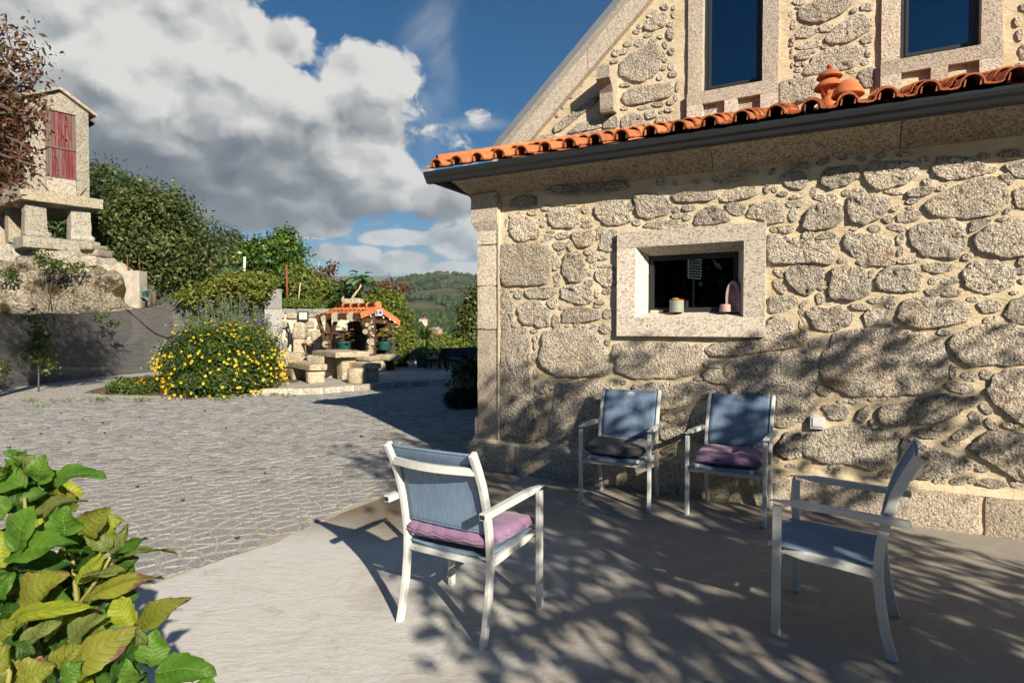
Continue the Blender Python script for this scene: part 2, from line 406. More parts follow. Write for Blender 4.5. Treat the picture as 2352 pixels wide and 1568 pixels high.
M_black = plain('black_weave', (.012, .013, .015), .5, var=.3, nscale=90, bump=.004, bscale=120)
M_wood = plain('dark_brown_timber', (.085, .042, .022), .7, var=.5, nscale=14, bump=.006, bscale=50)
M_bark = plain('bark', (.12, .095, .07), .9, var=.45, nscale=18, bump=.02, bscale=26)
M_log = plain('cut_log_end', (.34, .29, .22), .85, var=.35, nscale=60, bump=.004, bscale=90)
M_rust = plain('rusty_iron', (.20, .075, .035), .85, var=.4, nscale=30, bump=.003, bscale=90)
M_conc = plain('old_concrete', (.40, .365, .30), .9, var=.25, nscale=4, bump=.006, bscale=40)
M_teal = plain('teal_plastic', (.015, .085, .07), .4, var=.15)
M_pvc = plain('white_pvc', (.68, .69, .68), .5, var=.08)
M_soil = plain('dry_leaf_soil', (.13, .085, .055), .95, var=.5, nscale=14, bump=.03, bscale=30)
# ================================================================ the ground
def sstep(a, b, x): t = max(0, min(1, (x-a)/(b-a))); return t*t*(3-2*t)
RIDGE = [(-40, 104), (500, 110), (690, 98), (800, 78), (880, 92), (920, 101), (965, 109), (1010, 112), (1060, 106), (1100, 104), (1300, 98), (2400, 90)]
def ridge(u):
    xp = 1176+F_PX*math.tan(max(-1.2, min(1.2, u)))
    for (a, b), (c, d) in zip(RIDGE, RIDGE[1:]):
        if xp <= c: t = sstep(a, c, xp); return (b+(d-b)*t)/F_PX
    return RIDGE[-1][1]/F_PX
def terrain(x, y):
    r = math.hypot(x, y); u = math.atan2(x, y)
    if r < 27: return -0.06
    cs = max(.35, math.cos(u))
    z = -9*sstep(27, 170, r)
    e = ridge(u)*cs if abs(u) < 1.3 else .055
    top = e*1650*(1+.10*fbm(u*6, 0, 1.0, 3, 4))+1.5
    k = sstep(150, 1650, r); k = .25*k+.75*k**1.7
    z += (top+9)*k + (fbm(x, y, 1/220., 5, 4)*16 + fbm(x, y, 1/60., 9, 2)*3)*sstep(150, 600, r)*(1-.6*sstep(1200, 1650, r))
    if r > 1650: z -= (r-1650)*.11
    far = 0.0815*4300*cs*(1+.025*fbm(u*14, 2, 1.0, 8, 3))
    if r > 3000: z = max(z, z+(far-z)*sstep(3000, 4300, r)) if r < 4300 else far-(r-4300)*.15
    return z
rs_ = [0.0, 8, 16, 22, 27, 32, 40, 50, 62, 76, 92, 110, 130, 155, 180, 210, 240, 275, 310, 350, 390, 430, 480, 530, 580, 640, 700, 760, 820, 880, 950, 1020, 1090, 1160, 1230, 1300, 1370, 1440, 1510, 1580, 1620, 1650, 1700, 1800, 2100, 2600, 3000, 3300, 3600, 3900, 4150, 4300, 4500, 5200, 6000]
us_ = np.concatenate([np.linspace(-math.pi, -.62, 40, endpoint=False), np.linspace(-.62, .12, 190, endpoint=False), np.linspace(.12, math.pi, 44)])
V = [(r*math.sin(u), r*math.cos(u), terrain(r*math.sin(u), r*math.cos(u))) for r in rs_ for u in us_]
nu = len(us_); F = [(i*nu+j, (i+1)*nu+j, (i+1)*nu+j+1, i*nu+j+1) for i in range(len(rs_)-1) for j in range(nu-1)]
mt, t, b, g_ = newmat('hillside'); b.inputs['Roughness'].default_value = 1.0; b.inputs['Specular IOR Level'].default_value = .05
pos = nd(t, 'ShaderNodeNewGeometry').outputs['Position']
n1_ = g_.noise(pos, .012, 6, .62); n2_ = g_.noise(pos, .11, 5, .7)
cg = g_.ramp(g_.m('ADD', g_.m('MULTIPLY', n1_, .7), g_.m('MULTIPLY', n2_, .4)), [(.36, (.022, .040, .016)), (.50, (.042, .060, .022)), (.60, (.085, .088, .036)), (.70, (.14, .115, .065))])
hz_ = g_.sep(pos)[2]
cg = g_.mix(g_.m('MULTIPLY', g_.mr(hz_, 88, 125), g_.mr(n2_, .42, .62)), cg, (.22, .19, .14))
g_.lk(cg, b.inputs['Base Color'])
terr = link('terrain', np_mesh('terrain', V, F, True), None, mt); tag(terr, 'green wooded hillside and valley behind the yard', None, None, 'structure')
# ---------------------------------------------------------------- yard base (sand between the paving stones)
def flat(name, poly, z, mat, kind='structure', label=None, parent=None):
    mb = MB(); mb.add([(x, y, z) for x, y in poly], [tuple(range(len(poly)))]); o = mb.build(name, mat, parent)
    if not parent: tag(o, label, None, None, kind)
    return o
M_sand = plain('joint_sand', (.41, .365, .29), .95, var=.22, nscale=9, bump=.006, bscale=120)
yard = flat('paved_yard', [(-17, -6), (9, -6), (9, 27), (-17, 27)], -0.0045, M_sand, label='sand-jointed grey stone paving of the yard')
# slab of poured concrete in front of the house
edge_px = [(319, 1359), (395, 1329), (472.6, 1299), (545, 1276), (612.5, 1256), (674, 1228), (725, 1206), (776, 1185), (832, 1161), (886, 1140), (960, 1110), (1040, 1074)]
EDGE = [(gnd(*p).x, gnd(*p).y) for p in edge_px]
EDGE = [(-2.75, 1.0), (-2.60, 2.1), (-2.40, 2.9)] + EDGE + [(-.30, 7.1)]
ms, t, b, g_ = newmat('poured_concrete'); b.inputs['Roughness'].default_value = .82; b.inputs['Specular IOR Level'].default_value = .3
pos = nd(t, 'ShaderNodeNewGeometry').outputs['Position']; px_, py_, pz_ = g_.sep(pos)
wv = g_.noise(pos, .9, 5, .6, 1.0); fine = g_.noise(pos, 34, 5, .7); brush = g_.noise(g_.vm('MULTIPLY', pos, (3, 11, 1)), 2.2, 6, .65, .6)
fx = g_.m('ADD', g_.m('MULTIPLY', g_.m('ADD', px_, .05), .75), g_.m('MULTIPLY_ADD', wv, 2.6, -1.3))
col = g_.mix(g_.mr(fx, -.55, .75), (.58, .575, .55), (.30, .275, .24))
col = g_.mix(g_.m('MULTIPLY', g_.mr(g_.noise(pos, 2.3, 6, .7, 1.5), .50, .68), .45), col, (.42, .385, .335))
col = g_.mix(g_.m('MULTIPLY', g_.mr(g_.noise(pos, 5.5, 6, .75, .8), .56, .70), .35), col, (.27, .23, .18))
col = g_.mix(g_.m('MULTIPLY', g_.mr(brush, .42, .72), .35), col, (.40, .36, .30))
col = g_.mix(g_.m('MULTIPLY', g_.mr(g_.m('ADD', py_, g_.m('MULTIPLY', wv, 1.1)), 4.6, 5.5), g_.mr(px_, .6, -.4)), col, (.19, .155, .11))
col = g_.mix(g_.m('MULTIPLY', g_.mr(fine, .62, .74), .5), col, (.62, .58, .50))
col = g_.mix(g_.m('MULTIPLY', g_.mr(g_.noise(pos, 60, 2, .5), .70, .76), .6), col, (.20, .17, .13))
g_.lk(col, b.inputs['Base Color'])
bp = nd(t, 'ShaderNodeBump'); bp.inputs['Distance'].default_value = .004; g_.lk(g_.m('ADD', fine, g_.m('MULTIPLY', brush, .7)), bp.inputs['Height']); g_.lk(bp.outputs[0], b.inputs['Normal'])
poly = [(x, y) for x, y in EDGE]
dense = []
for (a, b_), (c, d) in zip(poly, poly[1:]):
    k = max(1, int(math.hypot(c-a, d-b_)/.05))
    for i in range(k): f = i/k; x = a+(c-a)*f; y = b_+(d-b_)*f; dense.append((x+.022*noise.noise(Vector((x*7, y*7, 1))), y+.016*noise.noise(Vector((x*7, y*7, 4)))))
slab = flat('concrete_slab', dense+[(-.30, 7.1), (8, 3.5), (8, -5.5), (-2.75, -5.5)], 0.006, ms, label='poured concrete slab in front of the house')
# ---------------------------------------------------------------- stones of the paving: cells round jittered points
mp, t, b, g_ = newmat('paving_granite'); b.inputs['Roughness'].default_value = .8
geo = nd(t, 'ShaderNodeNewGeometry'); pos = geo.outputs['Position']
gr_ = g_.ramp(g_.noise(pos, 75, 4, .7), [(.33, (.12, .122, .122)), (.5, (.28, .284, .286)), (.68, (.42, .425, .42))])
iv = g_.m('MULTIPLY_ADD', geo.outputs['Random Per Island'], .5, .72); oi = nd(t, 'ShaderNodeObjectInfo')
sc1 = nd(t, 'ShaderNodeVectorMath', operation='SCALE'); g_.lk(gr_, sc1.inputs[0]); g_.lk(iv, sc1.inputs['Scale'])
colp = g_.mix(g_.m('MULTIPLY', g_.mr(g_.noise(pos, 11, 5, .7), .52, .66), .6), sc1.outputs[0], (.42, .36, .27))
g_.lk(colp, b.inputs['Base Color'])
bp = nd(t, 'ShaderNodeBump'); bp.inputs['Distance'].default_value = .012; g_.lk(g_.noise(pos, 38, 5, .65), bp.inputs['Height']); g_.lk(bp.outputs[0], b.inputs['Normal'])
def edge_x(y):
    for (a, b_), (c, d) in zip(EDGE, EDGE[1:]):
        if b_ <= y <= d: return a+(c-a)*(y-b_)/(d-b_)
    return EDGE[0][0] if y < EDGE[0][1] else None
SPC = .124
pts = {}
for i in range(-122, 10):
    for j in range(12, 136):
        jj = rnd.uniform(-.46, .46); ii = rnd.uniform(-.46, .46)
        x, y = (i+ii+(j % 2)*.5)*SPC*1.22, (j+jj)*SPC
        pts[(i, j)] = (x, y)
KERB = [(-5.75, 13.15), (-5.23, 13.40), (-4.80, 13.36), (-4.37, 13.44), (-3.76, 14.10), (-2.97, 14.84), (-2.23, 15.34), (-1.4, 16.35), (-.3, 17.6)]
def kerb_y(x):
    for (a, b_), (c, d) in zip(KERB, KERB[1:]):
        if a <= x <= c: return b_+(d-b_)*(x-a)/(c-a)
    return 13.0 if x < KERB[0][0] else 18.
def clip(poly, mx_, my_, nx_, ny_):
    out = []
    for k in range(len(poly)):
        p, q = poly[k], poly[(k+1) % len(poly)]
        dp = (p[0]-mx_)*nx_+(p[1]-my_)*ny_; dq = (q[0]-mx_)*nx_+(q[1]-my_)*ny_
        if dp <= 0: out.append(p)
        if (dp < 0) != (dq < 0) and abs(dp-dq) > 1e-12:
            f = dp/(dp-dq); out.append((p[0]+(q[0]-p[0])*f, p[1]+(q[1]-p[1])*f))
    return out
cells = []
for (i, j), (x, y) in pts.items():
    if y < 2.6 or y > 16.4: continue
    if x < -.88*y-.6 or x > .4: continue
    ex = edge_x(y)
    if ex is not None and x > ex-.02: continue
    if ex is None and y < 2.9: continue
    if y > kerb_y(x)-.10: continue
    if ex is None and y > 6.9 and x > .25+ (y-6.5)*.54: continue
    if y > 12.6 + .12*math.sin(x*2) and x < -5.8: continue
    pol = [(x-.4, y-.4), (x+.4, y-.4), (x+.4, y+.4), (x-.4, y+.4)]
    gap = .011+.012*rnd.random()
    for di in (-2, -1, 0, 1, 2):
        for dj in (-2, -1, 0, 1, 2):
            if (di or dj) and (i+di, j+dj) in pts and pol:
                qx, qy = pts[(i+di, j+dj)]; L = math.hypot(qx-x, qy-y)
                nx_, ny_ = (qx-x)/L, (qy-y)/L; dd = L/2-gap*.5*rnd.uniform(.3, 2.0)
                pol = clip(pol, x+nx_*dd, y+ny_*dd, nx_, ny_)
    if ex is not None and pol: pol = clip(pol, ex-.012, y, 1, -.5)
    if len(pol) > 2: cells.append((x, y, pol))
def stone_cell(x, y, pol):
    n = len(pol); z0 = rnd.uniform(.0, .004); tx, ty = rnd.uniform(-.02, .02), rnd.uniform(-.02, .02)
    V = []
    for f, z in ((1.0, -.02), (1.0, z0-.0055), (.86, z0)):
        for p in pol:
            dx, dy = (p[0]-x)*f, (p[1]-y)*f
            V.append((x+dx, y+dy, z+(tx*dx+ty*dy if z > -.01 else 0)+rnd.uniform(-.0015, .0015)))
    F = [(k, (k+1) % n, n+(k+1) % n, n+k) for k in range(n)] + [(n+k, n+(k+1) % n, 2*n+(k+1) % n, 2*n+k) for k in range(n)] + [tuple(range(2*n, 3*n))]
    return V, F
def vis_key(c):
    x, y, _ = c
    if not -.86 < x/y < .6: return 1e9
    if y < 3.6+0*x and x < -2.2: return 1e8+y
    return y
cells.sort(key=vis_key)
rest = MB()
for k, c in enumerate(cells):
    V, F = stone_cell(*c)
    if k < 296:
        MB().add([(v[0]-c[0], v[1]-c[1], v[2]) for v in V], F).build('paving_stone', mp, yard).location = (c[0], c[1], 0)
    else: rest.add(V, F)
o = rest.build('paving_stone_field', mp, yard); o['kind'] = 'stuff'
# ---------------------------------------------------------------- gravel verge by the screen and planting bed
mg, t, b, g_ = newmat('pale_gravel'); b.inputs['Roughness'].default_value = .9
pos = nd(t, 'ShaderNodeNewGeometry').outputs['Position']
g_.lk(g_.ramp(g_.voro(pos, 26, out='Color'), [(0, (.20, .19, .175)), (.5, (.42, .40, .37)), (1, (.58, .56, .52))]), b.inputs['Base Color'])
bp = nd(t, 'ShaderNodeBump'); bp.inputs['Distance'].default_value = .03; g_.lk(g_.voro(pos, 26), bp.inputs['Height']); bp.invert = True; g_.lk(bp.outputs[0], b.inputs['Normal'])
def verge_mesh(name, x0, x1, y0f, y1f, mat, zf, kind, label):
    V = []; F = []; nx_, ny_ = 90, 24
    for i in range(nx_+1):
        x = x0+(x1-x0)*i/nx_
        for j in range(ny_+1):
            y = y0f(x)+(y1f(x)-y0f(x))*j/ny_; V.append((x, y, zf(x, y, j/ny_)))
    for i in range(nx_):
        for j in range(ny_): a = i*(ny_+1)+j; F.append((a, a+ny_+1, a+ny_+2, a+1))
    o = link(name, np_mesh(name, V, F, True), None, mat); tag(o, label, None, None, kind); return o
verge_mesh('gravel_verge', -16, -5.6, lambda x: 12.45+.12*math.sin(x*2.1)+.08*math.sin(x*5.3), lambda x: 22.0, mg,
           lambda x, y, f: -.008+.018*min(1, f*12)+.02*fbm(x, y, 1.3, 3, 3)*min(1, f*8)+.03*sstep(0, 1, f), 'structure', 'pale gravel verge along the black screen')
verge_mesh('flower_bed', -9.6, -5.35, lambda x: 13.2+.18*math.sin(x*1.7)+.28*abs(x+7.3)*.4, lambda x: 20.5, M_soil,
           lambda x, y, f: .01+.13*min(1, f*5)+.03*fbm(x, y, 2.5, 7, 3), 'structure', 'brown earth bed under the yellow flowering shrub')
# ---------------------------------------------------------------- raised terrace with its kerb of granite setts
TZ = 0.125
mtc, t, b, g_ = newmat('terrace_screed'); b.inputs['Roughness'].default_value = .85
pos = nd(t, 'ShaderNodeNewGeometry').outputs['Position']
g_.lk(g_.mix(g_.mr(g_.noise(pos, .8, 6, .65, .8), .40, .66), (.46, .43, .37), (.30, .275, .24)), b.inputs['Base Color'])
terr_poly = [(x+.06, y+.13) for x, y in KERB]+[(3, 21), (3, 24.5), (-9.0, 24.5), (-9.0, 17.0), (-6.0, 14.2)]
mb = MB(); mb.prism(terr_poly, -.02, TZ); terrace = mb.build('terrace', mtc); tag(terrace, 'raised concrete terrace beyond the paving', None, None, 'structure')
ckb = empty('kerb', (-3, 14.5, 0)); tag(ckb, 'low kerb of pale granite blocks along the terrace edge', 'kerb')
L = [0]
for (a, b_), (c, d) in zip(KERB, KERB[1:]): L.append(L[-1]+math.hypot(c-a, d-b_))
def kat(s):
    for k in range(len(KERB)-1):
        if s <= L[k+1]+1e-6:
            f = (s-L[k])/(L[k+1]-L[k]); a, b_ = KERB[k], KERB[k+1]
            return (a[0]+(b_[0]-a[0])*f, a[1]+(b_[1]-a[1])*f)
s_ = .25; jm = MB()
M_joint = plain('pale_lime_mortar', (.66, .58, .44), .95, var=.15, nscale=20, bump=.006, bscale=70)
while s_ < L[-1]-.5:
    ln = rnd.uniform(.34, .62); p, q = kat(s_), kat(min(L[-1], s_+ln)); an = math.atan2(q[1]-p[1], q[0]-p[0]); cx, cy = (p[0]+q[0])/2, (p[1]+q[1])/2
    m_ = MB(); rough_box(m_, (ln-.05, .17, .16), 6, .018, .012, 7, s_)
    o = m_.build('kerb_block', M_kerb, ckb, auto=60); o.location = (cx+3, cy-14.5+.07, TZ-.068); o.rotation_euler = (0, 0, an)
    jm.box((q[0]+3, q[1]-14.5+.075, TZ/2-.008), (.075, .135, TZ+.005), rz=an); s_ += ln
jm.build('mortar_joint', M_joint, ckb)
# ================================================================ the granite house
HA = Vector((-0.34510, 6.38621, 0)); HR = R(-28.4137)
hd = Vector((math.cos(HR), math.sin(HR), 0)); hn = Vector((-math.sin(HR), math.cos(HR), 0))   # along the wall, into the house
house = empty('granite_house', HA, HR); tag(house, 'rubble granite house with terracotta eaves and a steep stone gable', 'house')
WY, GY = 0.07, 1.90                                  # planes of the lower wall and of the gable, metres behind the plinth face
def HL(x, y, yp):                                    # frame point -> house coordinates on the plane yp
    p = onplane(x, y, HA+hn*yp, hn)-HA; return (p.dot(hd), p.z)
TILES = {'A': (1740, 640, .5), 'B': (2664, 560, .5), 'C': (1740, 1300, .5), 'D': (2664, 1276, .5), 'E': (1550, 0, .5102), 'F': (2640, 0, .5102)}
def TL(tile, x, y, yp):
    ox, oy, k = TILES[tile]; return HL((ox+x*k)*.6125, (oy+y*k)*.6125, yp)
mm, t, b, g_ = newmat('lime_mortar'); b.inputs['Roughness'].default_value = .95; b.inputs['Specular IOR Level'].default_value = .15
pos = nd(t, 'ShaderNodeNewGeometry').outputs['Position']
g_.lk(g_.ramp(g_.noise(pos, 3.2, 6, .62), [(.32, (.54, .44, .285)), (.52, (.645, .545, .38)), (.7, (.71, .625, .475))]), b.inputs['Base Color'])
bp = nd(t, 'ShaderNodeBump'); bp.inputs['Distance'].default_value = .014
g_.lk(g_.m('ADD', g_.noise(g_.vm('MULTIPLY', pos, (1, 1, 2.2)), 13, 5, .6, .6), g_.m('MULTIPLY', g_.noise(pos, 90, 3, .6), .25)), bp.inputs['Height']); g_.lk(bp.outputs[0], b.inputs['Normal'])
BIG = {
'A': [[(350,370),(440,340),(520,370),(575,440),(560,500),(440,530),(370,515),(345,440)],[(630,320),(700,285),(800,280),(850,320),(870,390),(820,425),(680,435),(640,390)],
 [(980,275),(1050,235),(1200,225),(1225,290),(1255,370),(1190,405),(1080,415),(1000,350)],[(1280,195),(1400,180),(1510,195),(1555,270),(1530,330),(1400,360),(1300,340)],
 [(1560,190),(1650,165),(1880,155),(1905,200),(1850,225),(1720,240),(1580,230)],[(1910,205),(1980,150),(2090,120),(2200,125),(2215,170),(2150,200),(1990,235),(1920,235)],
 [(1345,425),(1400,380),(1560,370),(1690,400),(1680,440),(1500,440)],[(1720,380),(1780,290),(1890,262),(1975,320),(2000,380),(1860,400),(1730,405)],
 [(1955,260),(2030,240),(2110,260),(2105,320),(2050,345),(1980,310)],[(805,470),(900,450),(980,450),(985,510),(940,570),(860,585),(825,530)],
 [(1030,470),(1100,445),(1150,450),(1150,600),(1080,612),(1020,590)],[(285,600),(300,560),(560,550),(640,590),(655,700),(645,820),(600,855),(300,860),(275,780)],
 [(740,690),(780,620),(870,610),(910,680),(920,770),(880,830),(800,840),(740,770)],[(980,760),(1040,740),(1150,735),(1150,850),(1060,870),(1000,830)],
 [(460,900),(520,880),(680,875),(695,910),(640,955),(500,960),(465,930)],[(735,870),(900,855),(975,900),(960,990),(860,1000),(740,960)],
 [(400,1030),(460,985),(560,975),(650,1050),(650,1160),(560,1175),(430,1140)],[(275,880),(340,920),(380,1000),(365,1120),(330,1185),(275,1180)],
 [(735,1080),(770,1035),(880,1020),(1010,1050),(1015,1110),(900,1135),(740,1140)],
 [(600,1215),(680,1195),(920,1190),(1030,1260),(1080,1360),(1095,1510),(1000,1540),(880,1545),(700,1540),(600,1480),(565,1420),(590,1320)],
 [(1120,1310),(1280,1290),(1550,1290),(1790,1310),(1810,1370),(1790,1440),(1700,1530),(1560,1560),(1240,1550),(1160,1500),(1130,1400)],
 [(610,160),(700,115),(1200,80),(1230,130),(1050,180),(720,190)],[(360,215),(450,185),(540,200),(540,265),(400,280),(350,260)]],
'B': [[(270,500),(320,410),(490,380),(555,450),(560,540),(420,560),(400,530),(280,515)],[(530,230),(560,180),(700,170),(735,250),(690,300),(590,290)],
 [(820,260),(860,150),(1100,130),(1110,215),(1020,270),(900,300)],[(1150,170),(1200,100),(1540,100),(1570,190),(1450,260),(1280,310),(1180,270)],
 [(1660,150),(1720,60),(1950,70),(2070,120),(2060,190),(1900,220),(1760,235),(1680,190)],[(2210,120),(2352,90),(2440,150),(2420,215),(2280,210)],
 [(1600,430),(1650,380),(1760,320),(1960,225),(2130,215),(2220,290),(2235,380),(2140,490),(1900,520),(1660,500)],[(1020,460),(1035,360),(1150,330),(1340,380),(1340,440),(1260,520),(1160,565),(1050,540)],
 [(680,590),(740,440),(830,400),(960,410),(1000,500),(930,590),(760,610)],[(435,640),(560,650),(680,680),(850,690),(950,800),(910,860),(700,850),(430,860)],
 [(985,720),(1040,625),(1200,635),(1360,680),(1370,770),(1300,870),(1180,880),(1090,850),(1060,780)],[(1485,620),(1580,560),(1800,535),(1890,600),(1920,740),(1840,815),(1600,800),(1510,720)],
 [(1970,660),(2080,580),(2352,520),(2480,560),(2480,780),(2180,810),(1990,750)],[(1940,610),(1960,540),(2090,515),(2100,545),(2010,600),(1950,625)],
 [(570,920),(620,870),(840,890),(845,960),(790,1050),(730,1100),(650,1070),(580,1000)],[(890,1020),(920,900),(1000,880),(1140,890),(1200,1010),(1190,1090),(1060,1130),(890,1110)],
 [(1235,970),(1320,890),(1560,880),(1585,950),(1570,1050),(1460,1075),(1250,1050)],[(1590,870),(1700,850),(1830,870),(1790,910),(1700,935),(1610,910)],
 [(1890,950),(1960,840),(2140,830),(2270,900),(2280,1010),(2180,1060),(2080,1085),(1930,1040)],[(440,1110),(640,1095),(660,1160),(560,1215),(450,1230)],
 [(720,1220),(790,1180),(880,1195),(970,1170),(1075,1240),(1040,1310),(900,1365),(790,1350)],[(1155,1240),(1200,1195),(1330,1210),(1330,1260),(1240,1310),(1170,1330)],
 [(1385,1260),(1460,1130),(1560,1110),(1880,1130),(1950,1230),(1880,1300),(1600,1345),(1480,1320)],[(2200,1250),(2260,1130),(2400,1090),(2480,1200),(2400,1300),(2280,1300)],
 [(2000,1160),(2090,1125),(2180,1160),(2160,1210),(2050,1225)],[(1610,1060),(1670,1030),(1720,1090),(1660,1110)],[(1730,1080),(1790,1030),(1880,1060),(1860,1100),(1770,1105)],
 [(1775,1480),(1850,1380),(2000,1330),(2250,1315),(2450,1350),(2480,1590),(2200,1615),(1960,1620),(1850,1570)],
 [(870,1480),(930,1390),(1150,1350),(1400,1360),(1620,1385),(1720,1460),(1770,1612),(1740,1742),(1560,1832),(1400,1837),(1080,1852),(960,1812),(860,1732),(835,1632)],
 [(2270,320),(2330,280),(2440,300),(2440,450),(2290,440)],[(2170,200),(2240,180),(2280,240),(2240,270)],
 [(440,1265),(520,1255),(600,1300),(650,1420),(690,1465),(500,1500),(220,1540),(0,1550),(-30,1490),(60,1445),(330,1440),(430,1425)]],
'C': [[(710,290),(780,268),(1000,265),(1120,300),(1140,690),(1050,720),(860,750),(660,740),(630,640),(650,500)],[(1280,290),(1500,265),(1780,260),(1900,300),(1880,350),(1780,400),(1600,460),(1480,470),(1290,460)],
 [(1470,520),(1560,500),(1680,520),(1700,600),(1660,690),(1560,720),(1480,680)],[(1480,780),(1540,745),(1590,740),(1590,830),(1500,830)],[(1800,100),(1860,85),(1925,120),(1920,155),(1810,155)],
 [(1795,190),(1850,165),(1950,180),(1975,270),(1870,275),(1800,240)],[(1720,560),(1790,500),(1900,470),(2050,500),(2060,690),(1960,760),(1760,710),(1690,650)],[(1165,500),(1290,480),(1440,500),(1440,690),(1290,720),(1165,690)],
 [(275,-118),(495,-122),(500,300),(530,400),(530,600),(500,722),(275,722)]],
'D': [[(120,170),(300,120),(560,90),(780,90),(790,200),(770,400),(740,560),(700,600),(560,640),(480,640),(400,600),(160,420),(130,300)],[(1255,540),(1300,490),(1560,450),(1740,400),(1900,430),(1920,510),(1800,580),(1600,630),(1370,640),(1260,590)],
 [(500,800),(560,700),(680,690),(680,870),(600,890),(480,840)],[(690,860),(730,700),(1000,640),(1100,640),(1300,690),(1420,740),(1300,920),(1220,970),(1080,930),(850,910)],
 [(900,480),(980,470),(1040,530),(1010,590),(900,590),(840,500)],[(1095,590),(1130,520),(1190,480),(1200,540),(1150,615)],[(1420,970),(1450,720),(1560,780),(1640,790),(1960,910),(1970,960),(1860,1000),(1600,1040)],
 [(1930,820),(2050,690),(2400,700),(2480,900),(2400,1060),(2290,1040),(2120,930)],[(2070,370),(2130,270),(2260,220),(2440,200),(2480,600),(2380,640),(2280,600),(2120,470)],[(1755,330),(1820,310),(1960,330),(1975,390),(1880,405),(1790,370)]],
'E': [[(1520,470),(1600,400),(1720,330),(1810,330),(1825,420),(1790,540),(1680,610),(1620,600),(1530,560)],[(1540,700),(1600,650),(1900,605),(1920,650),(1880,720),(1620,775),(1545,770)],[(1530,870),(1600,830),(1690,850),(1680,920),(1560,950),(1525,930)],
 [(1700,190),(1740,130),(1860,90),(1860,190),(1760,230),(1690,220)],[(870,1060),(930,1000),(1010,980),(1055,1010),(1050,1060)],[(1080,1010),(1300,970),(1500,950),(1500,990),(1400,1010),(1080,1045)],[(1130,985),(1230,905),(1300,890),(1380,900),(1380,945)],[(1395,945),(1395,885),(1500,850),(1505,940)],
 [(1030,945),(1070,900),(1340,710),(1360,740),(1110,950),(1040,985)],[(1780,890),(1800,860),(1890,850),(1900,910),(1790,925)],[(1700,830),(1780,810),(1790,860),(1720,880)]],
'F': [[(690,90),(720,60),(860,0),(1080,0),(1085,40),(1000,110),(870,170),(760,165),(695,140)],[(890,280),(960,210),(1100,110),(1180,110),(1235,180),(1200,240),(1070,310),(960,330),(900,310)],[(725,550),(800,420),(900,370),(1100,335),(1170,360),(1150,430),(1100,500),(950,525),(750,560)],
 [(665,260),(700,220),(800,205),(845,235),(760,280),(680,285)],[(670,350),(760,310),(860,305),(850,345),(720,370)],[(845,205),(900,175),(955,190),(930,235),(860,240)],[(1130,560),(1150,520),(1245,490),(1250,640),(1180,650)],[(555,605),(700,582),(820,580),(820,720),(560,790)],
 [(670,410),(720,380),(790,380),(770,430),(690,445)],[(1150,290),(1230,250),(1230,310),(1170,325)],[(1150,50),(1200,25),(1240,40),(1230,80),(1160,80)],[(2320,40),(2400,30),(2420,90),(2330,80)]]}
